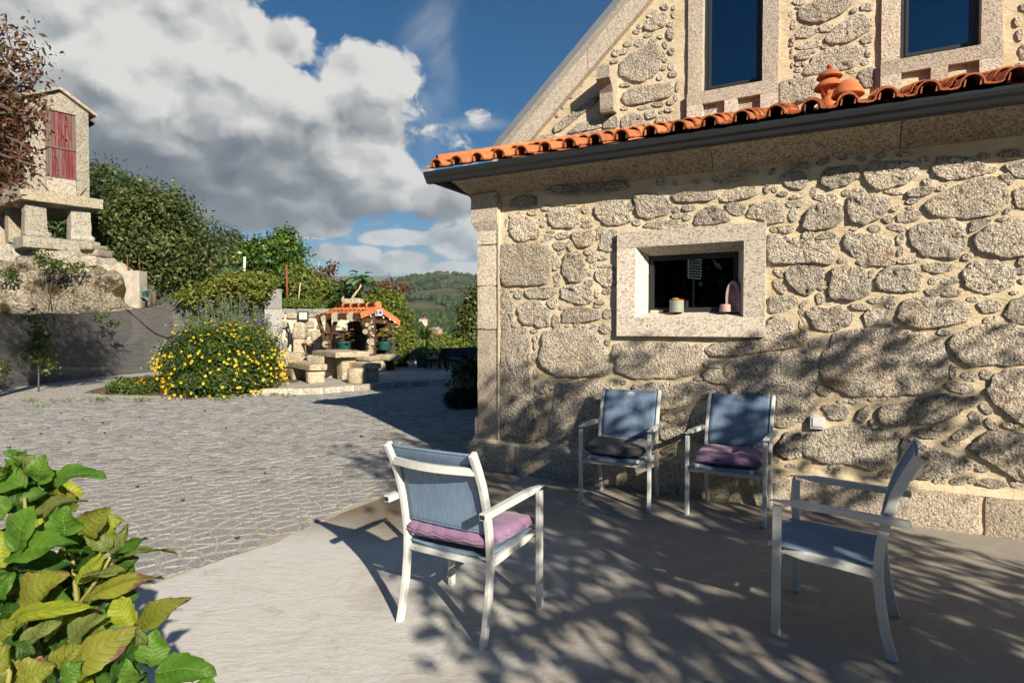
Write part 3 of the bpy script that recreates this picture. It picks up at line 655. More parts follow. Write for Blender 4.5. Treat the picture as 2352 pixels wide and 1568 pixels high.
SMALL = {
'A': [(355,345,15,22),(415,318,22,9),(515,315,38,18),(615,280,35,20),(320,395,9,28),(325,505,14,28),(590,385,22,35),(555,400,15,20),(800,258,50,10),(915,290,28,30),(860,300,18,20),(1255,265,22,35),(1300,390,28,22),(920,370,45,18),(925,410,40,20),(1020,440,25,12),(1005,480,18,30),(655,460,35,14),(640,500,35,22),(740,490,55,25,-15),(720,565,52,30),(800,565,20,38),(605,525,18,14),(670,635,12,18),(720,618,15,12),(950,610,48,25),(960,665,35,30),(1040,655,38,15),(970,715,28,20),(1060,715,60,12),(690,700,32,48,20),(700,800,25,40),(700,852,20,15),(945,770,18,18),(940,840,32,22),(410,930,30,35),(350,895,38,12),(670,990,40,40,-40),(735,1025,16,14),(1000,920,20,35),(1070,905,30,20),(1020,985,38,20),(1000,1015,25,10),(1080,1075,32,35),(690,1130,28,50),(735,1165,14,18),(775,1160,20,12),(850,1155,22,18),(905,1165,16,10),(980,1180,30,25),(1065,1180,42,40),(380,1150,20,20),(530,1200,30,12),(540,1260,20,25),(540,1310,14,30),(530,1390,18,38),(545,1520,20,38),(1080,1285,18,25),(1590,290,35,22),(1690,280,48,25),(1600,340,45,20),(1675,345,30,28),(2040,55,60,28,-20),(1480,90,40,35),(1570,95,35,25),(1740,85,20,15),(1880,70,25,18)],
'B': [(100,250,30,18),(210,195,60,30,-15),(340,180,28,18),(460,170,35,18,-40),(600,140,40,15),(700,125,45,20),(850,95,55,22,-15),(985,65,35,18),(1130,72,40,22),(1270,50,40,18),(1460,40,60,18),(1600,80,35,25),(2050,50,45,25),(2250,40,80,35),(425,300,22,32),(485,300,22,25),(545,335,35,18),(655,355,60,16,-10),(770,320,22,38,20),(870,362,90,30),(1030,325,48,25,-10),(1115,305,40,15),(640,410,70,28,-5),(620,495,32,50),(480,600,25,25),(570,598,60,28),(735,645,45,32),(870,650,75,25,-10),(920,705,35,28),(955,675,20,20),(1080,595,25,14),(1235,595,45,28),(1385,445,35,18,-25),(1335,525,40,28),(1500,438,30,12),(1490,505,95,40,-10),(1400,590,80,25,8),(1375,325,70,18,5),(1570,320,105,35,-12),(1625,242,32,25),(1735,290,38,18,-20),(1520,385,50,20,-15),(1425,675,28,45,10),(1425,765,22,35,15),(1345,850,40,25,-20),(1490,835,85,22,-5),(1925,805,42,28,-25),(990,830,40,22,-20),(2205,525,45,18),(2240,455,40,18,-40),(2110,155,40,22,-15),(2330,845,28,30),(2330,910,40,25),(2340,985,25,20),(2280,1075,35,15),(1965,1125,40,20),(2100,1275,50,25,-15),(1790,985,60,28,-5),(1670,985,35,25,-20),(1245,1135,60,20),(1335,1110,42,22),(1355,1175,38,25),(1115,1180,60,25,10),(825,1115,35,40,20),(845,1025,38,30,-30),(515,925,40,26,35),(520,1030,32,60,-35),(700,1160,35,18,-40),(685,1225,22,30),(690,1310,25,38),(705,1395,30,40),(790,1450,55,28,-20),(1350,1330,35,15),(1755,1370,55,25),(1210,930,18,32,15)],
'C': [(585,305,45,45,25),(630,262,18,12),(660,300,20,18),(635,360,14,20),(580,430,28,45),(610,500,14,28),(565,505,10,20),(590,615,15,28),(575,705,25,38),(540,200,20,40),(545,350,22,20),(1125,268,40,18),(1200,268,20,14),(1755,240,30,15),(1920,330,15,25),(1690,495,30,12)],
'D': [(850,380,55,35,20),(1080,455,35,20),(990,455,40,14),(1300,435,60,15),(1230,440,40,18),(1210,620,12,30),(1290,655,30,12),(1425,690,32,20),(1620,700,110,28,8),(1710,660,65,18),(1810,615,50,20,-25),(1810,770,60,25),(1890,700,85,35,-25),(1960,455,40,40,-50),(1990,580,55,40,35),(2065,510,55,28,35),(2110,630,60,30,40),(2260,640,75,25,10),(1820,235,25,50),(1945,275,60,30,10),(2065,255,45,38),(1375,850,38,42,20),(1360,930,32,28),(1330,1000,75,35),(935,950,45,22),(910,995,40,20),(610,940,42,15),(485,905,30,20),(1715,1055,45,25),(1855,1055,60,28),(1965,1045,35,20),(2110,1070,105,32,5),(2030,955,55,25,15),(2290,1080,40,20,15),(780,520,18,20)],
'E': [(1755,105,45,20,-30),(1665,315,40,30,-15),(1580,325,35,22,-20),(1640,235,25,20),(1660,195,15,20),(1735,262,38,18,-15),(1760,300,35,14,-20),(1815,270,22,15),(1895,250,30,40),(1890,185,22,20),(1915,110,15,22),(1915,60,12,18),(1850,50,30,20),(1855,330,20,30),(1835,400,15,20),(1900,380,25,30),(1850,440,20,20),(1835,500,25,20),(1895,490,25,30),(1910,545,30,26),(1810,575,22,15),(1560,625,40,15,-10),(1545,380,45,20,-15),(1490,390,30,25),(1480,450,30,18,-20),(1400,490,35,18,-30),(1940,640,12,40),(1930,720,14,25),(1800,770,40,20),(1890,755,25,18),(1880,810,35,14),(1820,825,15,12),(1700,795,45,12,-10),(1555,800,30,12),(1720,915,30,14),(1640,955,40,10),(1240,630,14,12,-40),(1160,715,14,12),(1105,790,14,12),(1060,850,14,12)],
'F': [(700,15,45,22),(690,58,25,10),(638,110,14,22),(655,180,20,35),(740,200,25,12),(645,380,10,20),(645,415,10,16),(650,480,10,18),(690,475,22,16),(690,520,25,18),(735,470,14,18),(685,563,22,14),(805,378,18,12),(885,345,25,14),(655,295,14,25),(850,278,35,12,-15),(1105,80,25,18,-20),(1190,360,15,40),(1210,405,18,14),(1180,460,30,20),(1085,530,35,12),(1205,225,15,15),(645,330,12,14),(2300,160,20,40),(2320,260,25,40),(2340,390,25,60),(2310,480,20,15)]}
def stone_mesh(poly, h, seed, n=26, rough=1.0):
    """poly: corners in wall coordinates -> pillow-faced rubble stone, local origin at its centre"""
    k = len(poly); cx = sum(p[0] for p in poly)/k; cz = sum(p[1] for p in poly)/k
    P = []
    for i in range(k):                                # corner-cutting keeps the traced corners soft
        a, b_ = poly[i], poly[(i+1) % k]
        P += [(a[0]*.90+b_[0]*.10, a[1]*.90+b_[1]*.10), (a[0]*.10+b_[0]*.90, a[1]*.10+b_[1]*.90)]
    per = [0]
    for i in range(len(P)): q = P[(i+1) % len(P)]; per.append(per[-1]+math.hypot(q[0]-P[i][0], q[1]-P[i][1]))
    ring = []
    for i in range(n):
        s = per[-1]*i/n; j = max(q for q in range(len(P)) if per[q] <= s+1e-9); f = (s-per[j])/max(1e-9, per[j+1]-per[j])
        a, b_ = P[j], P[(j+1) % len(P)]; ring.append((a[0]+(b_[0]-a[0])*f-cx, a[1]+(b_[1]-a[1])*f-cz))
    size = math.sqrt(sum(x*x+z*z for x, z in ring)/n); gs = 1.025+.0045/max(size, .03); ring = [(x*gs, z*gs) for x, z in ring]
    V = []; F = []
    levels = [(1.03, .012, 0), (1.0, -h*.55, .3), (.972, -h*.92, .8), (.88, -h, 1.1), (.74, -h, 1.2), (.55, -h, 1.1), (.34, -h, .8), (.16, -h, .55)]
    for f, y, am in levels:
        for i, (x, z) in enumerate(ring):
            w_ = 1+(.085*noise.noise(Vector((x*16+seed, z*16, seed)))+.075*noise.noise(Vector((x*45+seed, z*45, seed))))*(1 if f > .9 else .4)
            X, Z = x*f*w_, z*f*w_
            dy = am*rough*(.010*noise.noise(Vector((X*8+seed, Z*8, seed*.7)))+.013*noise.noise(Vector((X*25, Z*25+seed, seed)))+.011*noise.noise(Vector((X*60, Z*60+seed, seed))))*min(1, size/.12)
            V.append((X, y+dy, Z))
    for l in range(len(levels)-1):
        for i in range(n): F.append((l*n+i, l*n+(i+1) % n, (l+1)*n+(i+1) % n, (l+1)*n+i))
    V.append((0, sum(v[1] for v in V[-n:])/n, 0)); c_ = len(V)-1; l = len(levels)-1
    for i in range(n): F.append((l*n+i, l*n+(i+1) % n, c_))
    mb = MB(); mb.add(V, [f_[::-1] for f_ in F] if ring_ccw(ring) else F); me = mb.mesh('stone', True)
    return me, (cx, cz), size
def ring_ccw(r_): return sum(a[0]*b_[1]-b_[0]*a[1] for a, b_ in zip(r_, r_[1:]+r_[:1])) < 0
def grid_wall(name, x0, x1, z0, z1, step, y, skip, mat, parent, seed=0, amp=.008):
    nx_, nz_ = int((x1-x0)/step), int((z1-z0)/step); V = []; F = []
    for i in range(nx_+1):
        for j in range(nz_+1):
            x, z = x0+(x1-x0)*i/nx_, z0+(z1-z0)*j/nz_
            V.append((x, y+amp*1.5*fbm(x, z, 4.5, seed, 4), z))
    for i in range(nx_):
        for j in range(nz_):
            xm, zm = x0+(x1-x0)*(i+.5)/nx_, z0+(z1-z0)*(j+.5)/nz_
            if not skip(xm, zm): a = i*(nz_+1)+j; F.append((a, a+nz_+1, a+nz_+2, a+1))
    return link(name, np_mesh(name, V, F, True), parent, mat)
# ---- window of the lower wall: where the opening is
yo, yi = WY-.055, WY+.11
OUT = [TL('A', 1143, 475, yo), TL('A', 2262, 375, yo), TL('A', 2258, 1243, yo), TL('A', 1150, 1243, yo)]
FRO = [TL('A', 1285, 575, yo), TL('A', 2097, 527, yo), TL('A', 2097, 1098, yo), TL('A', 1285, 1100, yo)]
INN = [TL('A', 1382, 640, yi), TL('A', 2058, 605, yi), TL('A', 2058, 1056, yi), TL('A', 1384, 1068, yi)]
def rect(q): xs = ((q[0][0]+q[3][0])/2, (q[1][0]+q[2][0])/2); zs = ((q[2][1]+q[3][1])/2, (q[0][1]+q[1][1])/2); return xs[0], xs[1], zs[0], zs[1]
OX0, OX1, OZ0, OZ1 = rect(OUT); FX0, FX1, FZ0, FZ1 = rect(FRO); IX0, IX1, IZ0, IZ1 = rect(INN)
wall = grid_wall('lower_wall', -.02, 7.0, .25, 2.98, .03, WY, lambda x, z: OX0+.04 < x < OX1-.04 and OZ0+.04 < z < OZ1-.04, mm, house, 3)
gable_rake = None
stones = []
for tname in 'ABCD':
    for p in BIG[tname]: stones.append(('w', [TL(tname, x, y, WY) for x, y in p]))
    for e in SMALL[tname]:
        cx, cy, rx, ry = e[:4]; an = R(e[4]) if len(e) > 4 else 0
        pl = []
        m_ = 7
        for i in range(m_):
            q = 2*math.pi*(i+rnd.uniform(-.25, .25))/m_; ca, sa = math.cos(q)*rx*rnd.uniform(.9, 1.18), math.sin(q)*ry*rnd.uniform(.9, 1.18)
            pl.append(TL(tname, cx+ca*math.cos(an)-sa*math.sin(an), cy+ca*math.sin(an)+sa*math.cos(an), WY))
        stones.append(('w', pl))
for tname in 'EF':
    for p in BIG[tname]: stones.append(('g', [TL(tname, x, y, GY) for x, y in p]))
    for e in SMALL[tname]:
        cx, cy, rx, ry = e[:4]; an = R(e[4]) if len(e) > 4 else 0; pl = []
        for i in range(6):
            q = 2*math.pi*(i+rnd.uniform(-.25, .25))/6; ca, sa = math.cos(q)*rx*rnd.uniform(.9, 1.15), math.sin(q)*ry*rnd.uniform(.9, 1.15)
            pl.append(TL(tname, cx+ca*math.cos(an)-sa*math.sin(an), cy+ca*math.sin(an)+sa*math.cos(an), GY))
        stones.append(('g', pl))
for ix in range(9):                                      # the wall goes on to the right
    for iz in range(10):
        cx, cz = 4.80+ix*.25+.1*(iz % 2)+rnd.uniform(-.04, .04), .42+iz*.245+rnd.uniform(-.03, .03); a_, b2 = rnd.uniform(.07, .125), rnd.uniform(.06, .11)
        stones.append(('w', [(cx+a_*math.cos(-q)*rnd.uniform(.85, 1.15), cz+b2*math.sin(-q)*rnd.uniform(.85, 1.15)) for q in np.linspace(0, 2*math.pi, 8)[:-1]]))
# ---- gable: edges of the sloping coping
cl0, cl1 = HL(1208.7, 343.7, GY), HL(1505.6, 0, GY); cu0, cu1 = HL(1140, 348, GY), HL(1430.6, 0, GY)
SL = (cl1[1]-cl0[1])/(cl1[0]-cl0[0]); SLu = (cu1[1]-cu0[1])/(cu1[0]-cu0[0]); SLm = (SL+SLu)/2
RX0 = cu0[0]; RZ0 = cu0[1]                               # foot of the coping
APX = 4.25; 
def rake(x): return cl0[1]+(x-cl0[0])*SLm              # underside of the coping
W1 = (HL(1615, 150, GY)[0], HL(1751, 150, GY)[0], (HL(1615, 213, GY)[1]+HL(1751, 191, GY)[1])/2, 6.0)
W2 = (HL(2068, 100, GY)[0], HL(2251, 100, GY)[0], (HL(2068, 139, GY)[1]+HL(2251, 108, GY)[1])/2, 6.0)
def gskip(x, z):
    if z > rake(x)+.10 or z > cl0[1]+(2*APX-x-cl0[0])*SLm+.1: return True
    for a, b_, c, d in (W1, W2):
        if a-.03 < x < b_+.03 and c-.05 < z < d: return True
    return False
gable = grid_wall('gable_wall', RX0+.05, 2*APX-RX0, 3.0, cl0[1]+(APX-cl0[0])*SLm, .06, GY, gskip, mm, house, 11)
objs = []
def area(p): return abs(sum(a[0]*b_[1]-b_[0]*a[1] for a, b_ in zip(p, p[1:]+p[:1])))/2
stones.sort(key=lambda s: -area(s[1]) if s[0] == 'g' or min(q[0] for q in s[1]) < 4.6 else 0)
restw, restg = MB(), MB()
for i, (wh, pl) in enumerate(stones):
    ar = area(pl); sz = math.sqrt(ar); h = min(.030, .012+.06*sz)*rnd.uniform(.7, 1.25)
    n = 46 if sz > .18 else 28 if sz > .07 else 16
    me, (cx, cz), _ = stone_mesh(pl, h, i*1.37, n)
    par = wall if wh == 'w' else gable; yy = WY if wh == 'w' else GY
    if i < 292:
        o = link('stone', me, par, M_stone); o.location = (cx, yy+.004, cz)
    else:
        (restw if wh == 'w' else restg).add([(v.co.x+cx, v.co.y+yy+.004, v.co.z+cz) for v in me.vertices], [tuple(p.vertices) for p in me.polygons])
for r_, par in ((restw, wall), (restg, gable)):
    if r_.V: o = r_.build('stone_chips', M_stone, par, True); o['kind'] = 'stuff'
# ---- corner blocks
XL = TL('A', 105, 700, WY)[0]; XJ = TL('A', 265, 700, WY)[0]
def zA(y): return TL('A', 180, y, WY)[1]
cuts = [zA(190), zA(558), zA(866), zA(1190), .292]
for k in range(4):
    zt, zb = cuts[k]-.004, cuts[k+1]+.004; m_ = MB()
    if k == 0:
        rough_box(m_, (XJ-XL+.004, .5, zt-zb), 10, .012, .006, 9, k); o = m_.build('corner_block', M_dressed, house, auto=50); o.location = ((XL+XJ)/2, WY-.022+.25, (zt+zb)/2)
        m2_ = MB(); zc = zA(385); m2_.prism([(XL-.055, WY-.05), (XJ, WY-.05), (XJ, WY+.45), (XL-.055, WY+.45)], zc, cuts[0]+.02)
        m2_.add([(XL-.055, WY-.05, zc), (XJ, WY-.05, zc), (XJ, WY+.45, zc), (XL-.055, WY+.45, zc), (XL-.004, WY-.024, zc-.09), (XJ, WY-.024, zc-.09), (XJ, WY+.45, zc-.09), (XL-.004, WY+.45, zc-.09)], [(4,5,1,0),(5,6,2,1),(6,7,3,2),(7,4,0,3)])
        m2_.build('corner_capital', M_dressed, house)
    else:
        xl = XL-(.028 if k == 3 else 0)*0
        rough_box(m_, (XJ-xl, .5, zt-zb), 12, .012, .007, 9, k+3); o = m_.build('corner_block', M_dressed, house, auto=50); o.location = ((xl+XJ)/2, WY-.02+.25, (zt+zb)/2)
zf0 = TL('C', 90, 520, WY)[1]
m_ = MB(); rough_box(m_, (.075, .48, zf0-.30), 8, .02, .008, 9, 22); o = m_.build('corner_block', M_dressed, house, auto=50); o.location = (XL-.008, WY-.016+.25, (zf0+.30)/2)
m_ = MB(); m_.box((XJ+.008, WY-.018, 1.55), (.02, .03, 2.5)); m_.build('raised_joint', mm, house)
# ---- plinth
zp = .292; xs = [XL-.10, TL('C', 380, 850, 0)[0], TL('C', 1590, 980, 0)[0], TL('D', 615, 1100, 0)[0], TL('D', 2040, 1250, 0)[0], 4.75, 5.9, 7.05]
for i in range(len(xs)-1):
    m_ = MB(); ln = xs[i+1]-xs[i]-.022
    rough_box(m_, (ln, .36, .37), max(8, int(ln*16)), .022, .012, 8, i*5.1); o = m_.build('plinth_block', M_plinth, house, auto=60); o.location = ((xs[i]+xs[i+1])/2, .18-.006*(i % 2), zp-.185)
m_ = MB(); m_.box((3.45, .2, .13), (7.1, .36, .30)); m_.build('plinth_joint', mm, house)
m_ = MB(); m_.add([(XL-.05, .012, zp-.006), (7.0, .012, zp-.006), (7.0, WY+.004, zp+.05), (XL-.05, WY+.004, zp+.05)], [(0, 1, 2, 3)]); m_.build('plinth_fillet', mm, house)
# ---- side wall, inner volume (closes the house towards the light)
m_ = MB(); m_.box((XL+.17, 4.2, 1.55), (.30, 7.4, 2.95)); m_.build('side_wall', M_dressed, house)
m_ = MB(); m_.box((6.95, 3.6, 1.6), (.06, 7.0, 3.1)); m_.box((3.45, 7.1, 1.6), (7.0, .06, 3.1)); m_.build('back_wall', M_dressed, house)
# ---- cornice, gutter, eaves
GUT_Y, GUT_T, GUT_B, GUT_L = -.27, 3.120, 3.012, -.47
prof = [(WY+.10, 2.86), (WY-.008, 2.862), (WY-.025, 2.895), (WY-.055, 2.93), (WY-.075, 2.945), (WY-.082, 2.955), (-.045, 2.99), (-.085, 3.02), (-.13, 3.045), (-.15, 3.06), (-.15, 3.085), (WY+.10, 3.085)]
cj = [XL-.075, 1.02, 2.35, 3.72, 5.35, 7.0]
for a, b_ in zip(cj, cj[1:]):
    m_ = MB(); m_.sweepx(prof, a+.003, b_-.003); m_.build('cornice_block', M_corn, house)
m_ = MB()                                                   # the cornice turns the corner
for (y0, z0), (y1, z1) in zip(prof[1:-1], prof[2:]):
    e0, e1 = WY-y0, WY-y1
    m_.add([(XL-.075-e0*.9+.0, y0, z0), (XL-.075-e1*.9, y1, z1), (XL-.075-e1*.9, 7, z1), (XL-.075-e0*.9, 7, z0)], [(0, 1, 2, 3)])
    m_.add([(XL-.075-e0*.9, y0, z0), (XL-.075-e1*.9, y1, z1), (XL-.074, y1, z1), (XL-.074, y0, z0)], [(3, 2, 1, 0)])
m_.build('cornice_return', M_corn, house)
gp = [(-.135, GUT_T-.012), (-.14, GUT_B+.02), (-.165, GUT_B), (-.215, GUT_B), (-.225, GUT_B+.012), (-.240, GUT_B+.040), (-.258, GUT_B+.060), (GUT_Y, GUT_B+.085), (GUT_Y, GUT_T), (GUT_Y+.012, GUT_T), (GUT_Y+.012, GUT_B+.085), (-.235, GUT_B+.06), (-.21, GUT_B+.02), (-.155, GUT_B+.02), (-.148, GUT_T-.012)]
m_ = MB(); m_.sweepx([(y-.06, z-.016) for y, z in gp], GUT_L, 7.0)
gutter = m_.build('gutter', M_gutter, house)
m_ = MB()                                                   # gutter on the left side, mitred round the corner
outp = [(0.0, GUT_T), (0.0, GUT_B+.085), (.012, GUT_B+.060), (.030, GUT_B+.040), (.045, GUT_B+.012), (.055, GUT_B), (.105, GUT_B), (.13, GUT_B+.02), (.135, GUT_T-.012)]
for (e0, z0), (e1, z1) in zip(outp, outp[1:]):
    m_.add([(GUT_L-.004+e0, GUT_Y-.06+e0, z0-.016), (GUT_L-.004+e1, GUT_Y-.06+e1, z1-.016), (GUT_L-.004+e1, 7, z1-.016), (GUT_L-.004+e0, 7, z0-.016)], [(0, 1, 2, 3)])
m_.build('side_gutter', M_gutter, house)
m_ = MB(); m_.box((3.25, -.09, 3.088), (7.45, .26, .010)); m_.box((-.30, 3.4, 3.096), (.34, 7.0, .016)); m_.build('soffit', M_gutter, house)
# ---- tiled skirt roof between gutter and gable
RS0, RZ = -.36, 3.119                                       # eaves line
ridge_z = HL(1556, 303, GY-.06)[1]
SLOPE = (ridge_z-RZ)/(GY-.06-RS0)
roof = MB(); roof.add([(GUT_L+.02, RS0+.06, RZ-.012), (7.0, RS0+.06, RZ-.012), (7.0, GY, RZ-.012+SLOPE*(GY-RS0-.06)), (GUT_L+.02+(GY-RS0), GY, RZ-.012+SLOPE*(GY-RS0-.06))], [(0, 1, 2, 3)])
roof.add([(GUT_L+.02, RS0+.06, RZ-.012), (GUT_L+.02+(GY-RS0), GY, RZ-.012+SLOPE*(GY-RS0-.06)), (GUT_L+.02+(GY-RS0), 7, RZ-.012+SLOPE*(GY-RS0-.06)), (GUT_L+.02, 7, RZ-.012)], [(0, 1, 2, 3)])
roof = roof.build('eaves_roof', M_terrac, house)
def tile_mesh(ln=.42, wd=.235):
    """single clay roll tile: a flat pan and a half-round roll, open at the front edge"""
    pr = [(-wd/2, .012), (-wd/2+.02, .0), (-.055, .002)]
    for k in range(9): a_ = math.pi*(1-k/8); pr.append((.022+.068*math.cos(a_), .012+.064*math.sin(a_)))
    pr += [(.105, .004), (wd/2, .002)]
    n = len(pr); V = []; th = .011
    for y, dz, f in ((0, 0, 1.05), (ln, .0, .93)):
        V += [(x*f, y, z*f+dz) for x, z in pr]+[(x*f*(.90 if 3 <= i <= 11 else 1), y, max(z*f+dz-th, -.012)) for i, (x, z) in enumerate(pr)]
    F = []
    for i in range(n-1):
        F += [(i, i+1, 2*n+i+1, 2*n+i), (n+i+1, n+i, 3*n+i, 3*n+i+1), (i+1, i, n+i, n+i+1), (2*n+i, 2*n+i+1, 3*n+i+1, 3*n+i)]
    F += [(0, n, 3*n, 2*n), (n-1, 3*n-1, 4*n-1, 2*n-1)]
    for sx_ in (-.022, .066):                                # the two small nibs inside the roll
        b0 = len(V); V += [(sx_-.005, .004, -.004), (sx_+.005, .004, -.004), (sx_+.004+.006, .004, .042), (sx_-.004+.006, .004, .042), (sx_-.005, .03, -.004), (sx_+.005, .03, -.004), (sx_+.010, .03, .042), (sx_+.002, .03, .042)]
        F += [tuple(b0+q for q in f) for f in ((0,1,2,3),(5,4,7,6),(4,0,3,7),(1,5,6,2),(3,2,6,7))]
    mb = MB(); mb.add(V, F); me = mb.mesh('roof_tile', True); me.materials.append(M_terrac)
    try: me.set_sharp_from_angle(angle=R(50))
    except Exception: pass
    return me
tme = tile_mesh(); ang = math.atan(SLOPE); tw = .2435
for row in range(6):
    y0 = RS0+row*.34; x = GUT_L+.07+row*.34
    x = GUT_L+.16+math.ceil((x-GUT_L-.16)/tw)*tw if row else GUT_L+.16
    while x < 6.95:
        o = link('roof_tile', tme, roof); o.location = (x+rnd.uniform(-.004, .004), y0, RZ+SLOPE*(y0-RS0)+.012+.014*(row > 0)); o.rotation_euler = (ang-.03, 0, rnd.uniform(-.012, .012)); x += tw
for k in range(9):                                         # hip tiles at the left corner
    p = .10+k*.24; o = link('hip_tile', tme, roof); o.location = (GUT_L+.02+p, RS0+.02+p, RZ+SLOPE*p+.05); o.rotation_euler = (ang*.8, 0, R(-45))
# ridge tiles bedded along the gable foot
def ridge_mesh():
    V = []; F = []; n = 9
    for y, rr in ((0, .096), (.03, .100), (.035, .086), (.46, .078)):
        for k in range(n): a_ = math.pi*k/(n-1); V.append((y, -rr*math.cos(a_), rr*.85*math.sin(a_)))
    for i in range(3):
        for k in range(n-1): F.append((i*n+k, (i+1)*n+k, (i+1)*n+k+1, i*n+k+1))
    F.append(tuple(range(n))); mb = MB(); mb.add(V, [f[::-1] for f in F]); me = mb.mesh('ridge_tile', True); me.materials.append(M_terrac); return me
rme = ridge_mesh(); x = RX0+.15
while x < 6.9:
    o = link('ridge_tile', rme, roof); o.location = (x, GY-.09, ridge_z-.045+rnd.uniform(-.004, .004)); x += .425
m_ = MB(); m_.box(((RX0+6.9)/2+.1, GY-.09, ridge_z-.09), (6.9-RX0, .13, .09)); m_.build('bedding_mortar', M_joint, roof)
# ---- two clay vent pots
def HW(x, y, yp): a, b_ = HL(x, y, yp); return a, b_
vx, vz = HL(1904.5, 230, 1.1); px_m = HL(1944.5, 230, 1.1)[0]-vx
def vent(prof, name, cx, cy, cz, n=22): m_ = MB(); m_.lathe(prof, n); o = m_.build(name, M_terrac, house, auto=45); o.location = (cx, cy, cz); return o
def px2(v): return v*abs(px_m)/40
pt = vent([(px2(21), -.10), (px2(21), 0), (px2(18), .015), (px2(17), .05), (px2(21), px2(30)), (px2(14), px2(31))], 'vent_pot', vx, 1.1, vz)
for q in range(8):
    a_ = 2*math.pi*q/8; m_ = MB(); m_.beam((px2(17)*math.cos(a_), px2(17)*math.sin(a_), px2(10)), (px2(22)*math.cos(a_), px2(22)*math.sin(a_), px2(40)), px2(6), px2(3)); m_.build('lattice_bar', M_terrac, pt)
m_ = MB(); m_.lathe([(px2(37), px2(30)), (px2(36), px2(33)), (px2(29), px2(42)), (px2(20), px2(50)), (px2(17), px2(53)), (px2(17), px2(58))], 22); m_.build('lower_cap', M_terrac, pt, auto=45)
m_ = MB(); m_.lathe([(px2(31), px2(57)), (px2(31), px2(60)), (px2(24), px2(68)), (px2(14), px2(75)), (px2(6), px2(79)), (px2(4), px2(82))], 22); m_.build('upper_cap', M_terrac, pt, auto=45)
m_ = MB(); m_.lathe([(px2(2), px2(81)), (px2(6), px2(83)), (px2(7), px2(87)), (px2(5), px2(91)), (px2(1), px2(93))], 14); m_.build('finial', M_terrac, pt, True)
vx, vz = HL(1947, 250, .55); sc2 = abs(HL(1987, 250, .55)[0]-vx)/40
def p3(v): return v*sc2
pt = vent([(p3(25), -.06), (p3(25), p3(2)), (p3(23), p3(4)), (p3(22), p3(46))], 'vent_pot', vx, .55, vz)
m_ = MB(); m_.lathe([(p3(39), p3(33)), (p3(40), p3(36)), (p3(37), p3(43)), (p3(30), p3(56)), (p3(20), p3(68)), (p3(10), p3(75)), (p3(2), p3(77))], 26); m_.build('domed_cap', M_terrac, pt, auto=45)
# ---- gable windows
def gl(name, refl, tint, ior=1.55):
    m, t, b, g = newmat(name); out = t.nodes['Material Output']
    fr = nd(t, 'ShaderNodeFresnel'); fr.inputs[0].default_value = ior
    tr = nd(t, 'ShaderNodeBsdfTransparent'); tr.inputs[0].default_value = (*tint, 1)
    gs = nd(t, 'ShaderNodeBsdfGlossy'); gs.inputs['Roughness'].default_value = .0; gs.inputs['Color'].default_value = (*refl, 1)
    mx = nd(t, 'ShaderNodeMixShader'); g.lk(fr.outputs[0], mx.inputs[0]); g.lk(tr.outputs[0], mx.inputs[1]); g.lk(gs.outputs[0], mx.inputs[2]); g.lk(mx.outputs[0], out.inputs[0])
    return m
M_glassup = gl('blue_solar_glass', (.42, .74, .98), (.10, .12, .14), 2.6)
M_glass = gl('window_glass', (.80, 1, .92), (.5, .55, .52), 2.0)
M_dark = plain('dark_room', (.02, .02, .02), .9)
for i, (a, b_, c, d) in enumerate((W1, W2)):
    win = empty('gable_window', ((a+b_)/2, GY, c), parent=house)
    def part(nm, bx, mat, par=win): m_ = MB(); m_.box((bx[0]-(a+b_)/2, bx[1]-GY, bx[2]-c), bx[3:]); return m_.build(nm, mat, par)
    jw = .17; hgt = d-c
    for nm, xx in (('jamb', a-jw/2), ('jamb', b_+jw/2)):
        m_ = MB(); rough_box(m_, (jw, .24, hgt+.0), 14, .01, .004, 12, i*3+xx); o = m_.build(nm, M_dressed, win, auto=50); o.location = (xx-(a+b_)/2, .085, hgt/2+.002)
    # frame and pane, set back in the opening
    fy = GY+.10; fw = .042; e = .004
    for bx in ((a+fw/2+e, fy, c+hgt/2, fw, .05, hgt-.01), (b_-fw/2-e, fy, c+hgt/2, fw, .05, hgt-.01), ((a+b_)/2, fy+.001, c+fw/2+.006, b_-a-2*fw-.01, .05, fw)): part('window_frame', bx, M_alu)
    for bx in ((a+fw+.018, fy-.012, c+hgt/2+.02, .026, .045, hgt-.09), (b_-fw-.018, fy-.012, c+hgt/2+.02, .026, .045, hgt-.09), ((a+b_)/2, fy-.013, c+fw+.026, b_-a-2*fw-.012, .045, .034)): part('sash', bx, M_alu)
    part('pane', ((a+b_)/2, fy+.004, c+hgt/2+.05, b_-a-2*fw-.03, .008, hgt-.10), M_glassup)
    part('room', ((a+b_)/2, fy+.5, c+hgt/2, b_-a+.3, .02, hgt+.3), M_dark)
    # sill block with two sunk panels
    wd = b_-a+2*jw; zt, zb = c-.004, c-.42; bar = .085; cx0 = (a+b_)/2
    part('sill_block', (cx0, GY+.075, (zt+zb)/2, wd, .15, zt-zb), M_dressed)
    zpan = (zt-.14, zt-.42)
    for bx in ((cx0, GY-.03, zt-.07, wd, .066, .14), (a-jw+.09, GY-.03, zt-.282, .18, .066, .28), (b_+jw-.09, GY-.03, zt-.282, .18, .066, .28), (cx0, GY-.03, zt-.282, .14, .066, .28)):
        part('sill_panel_border', bx, M_dressed)
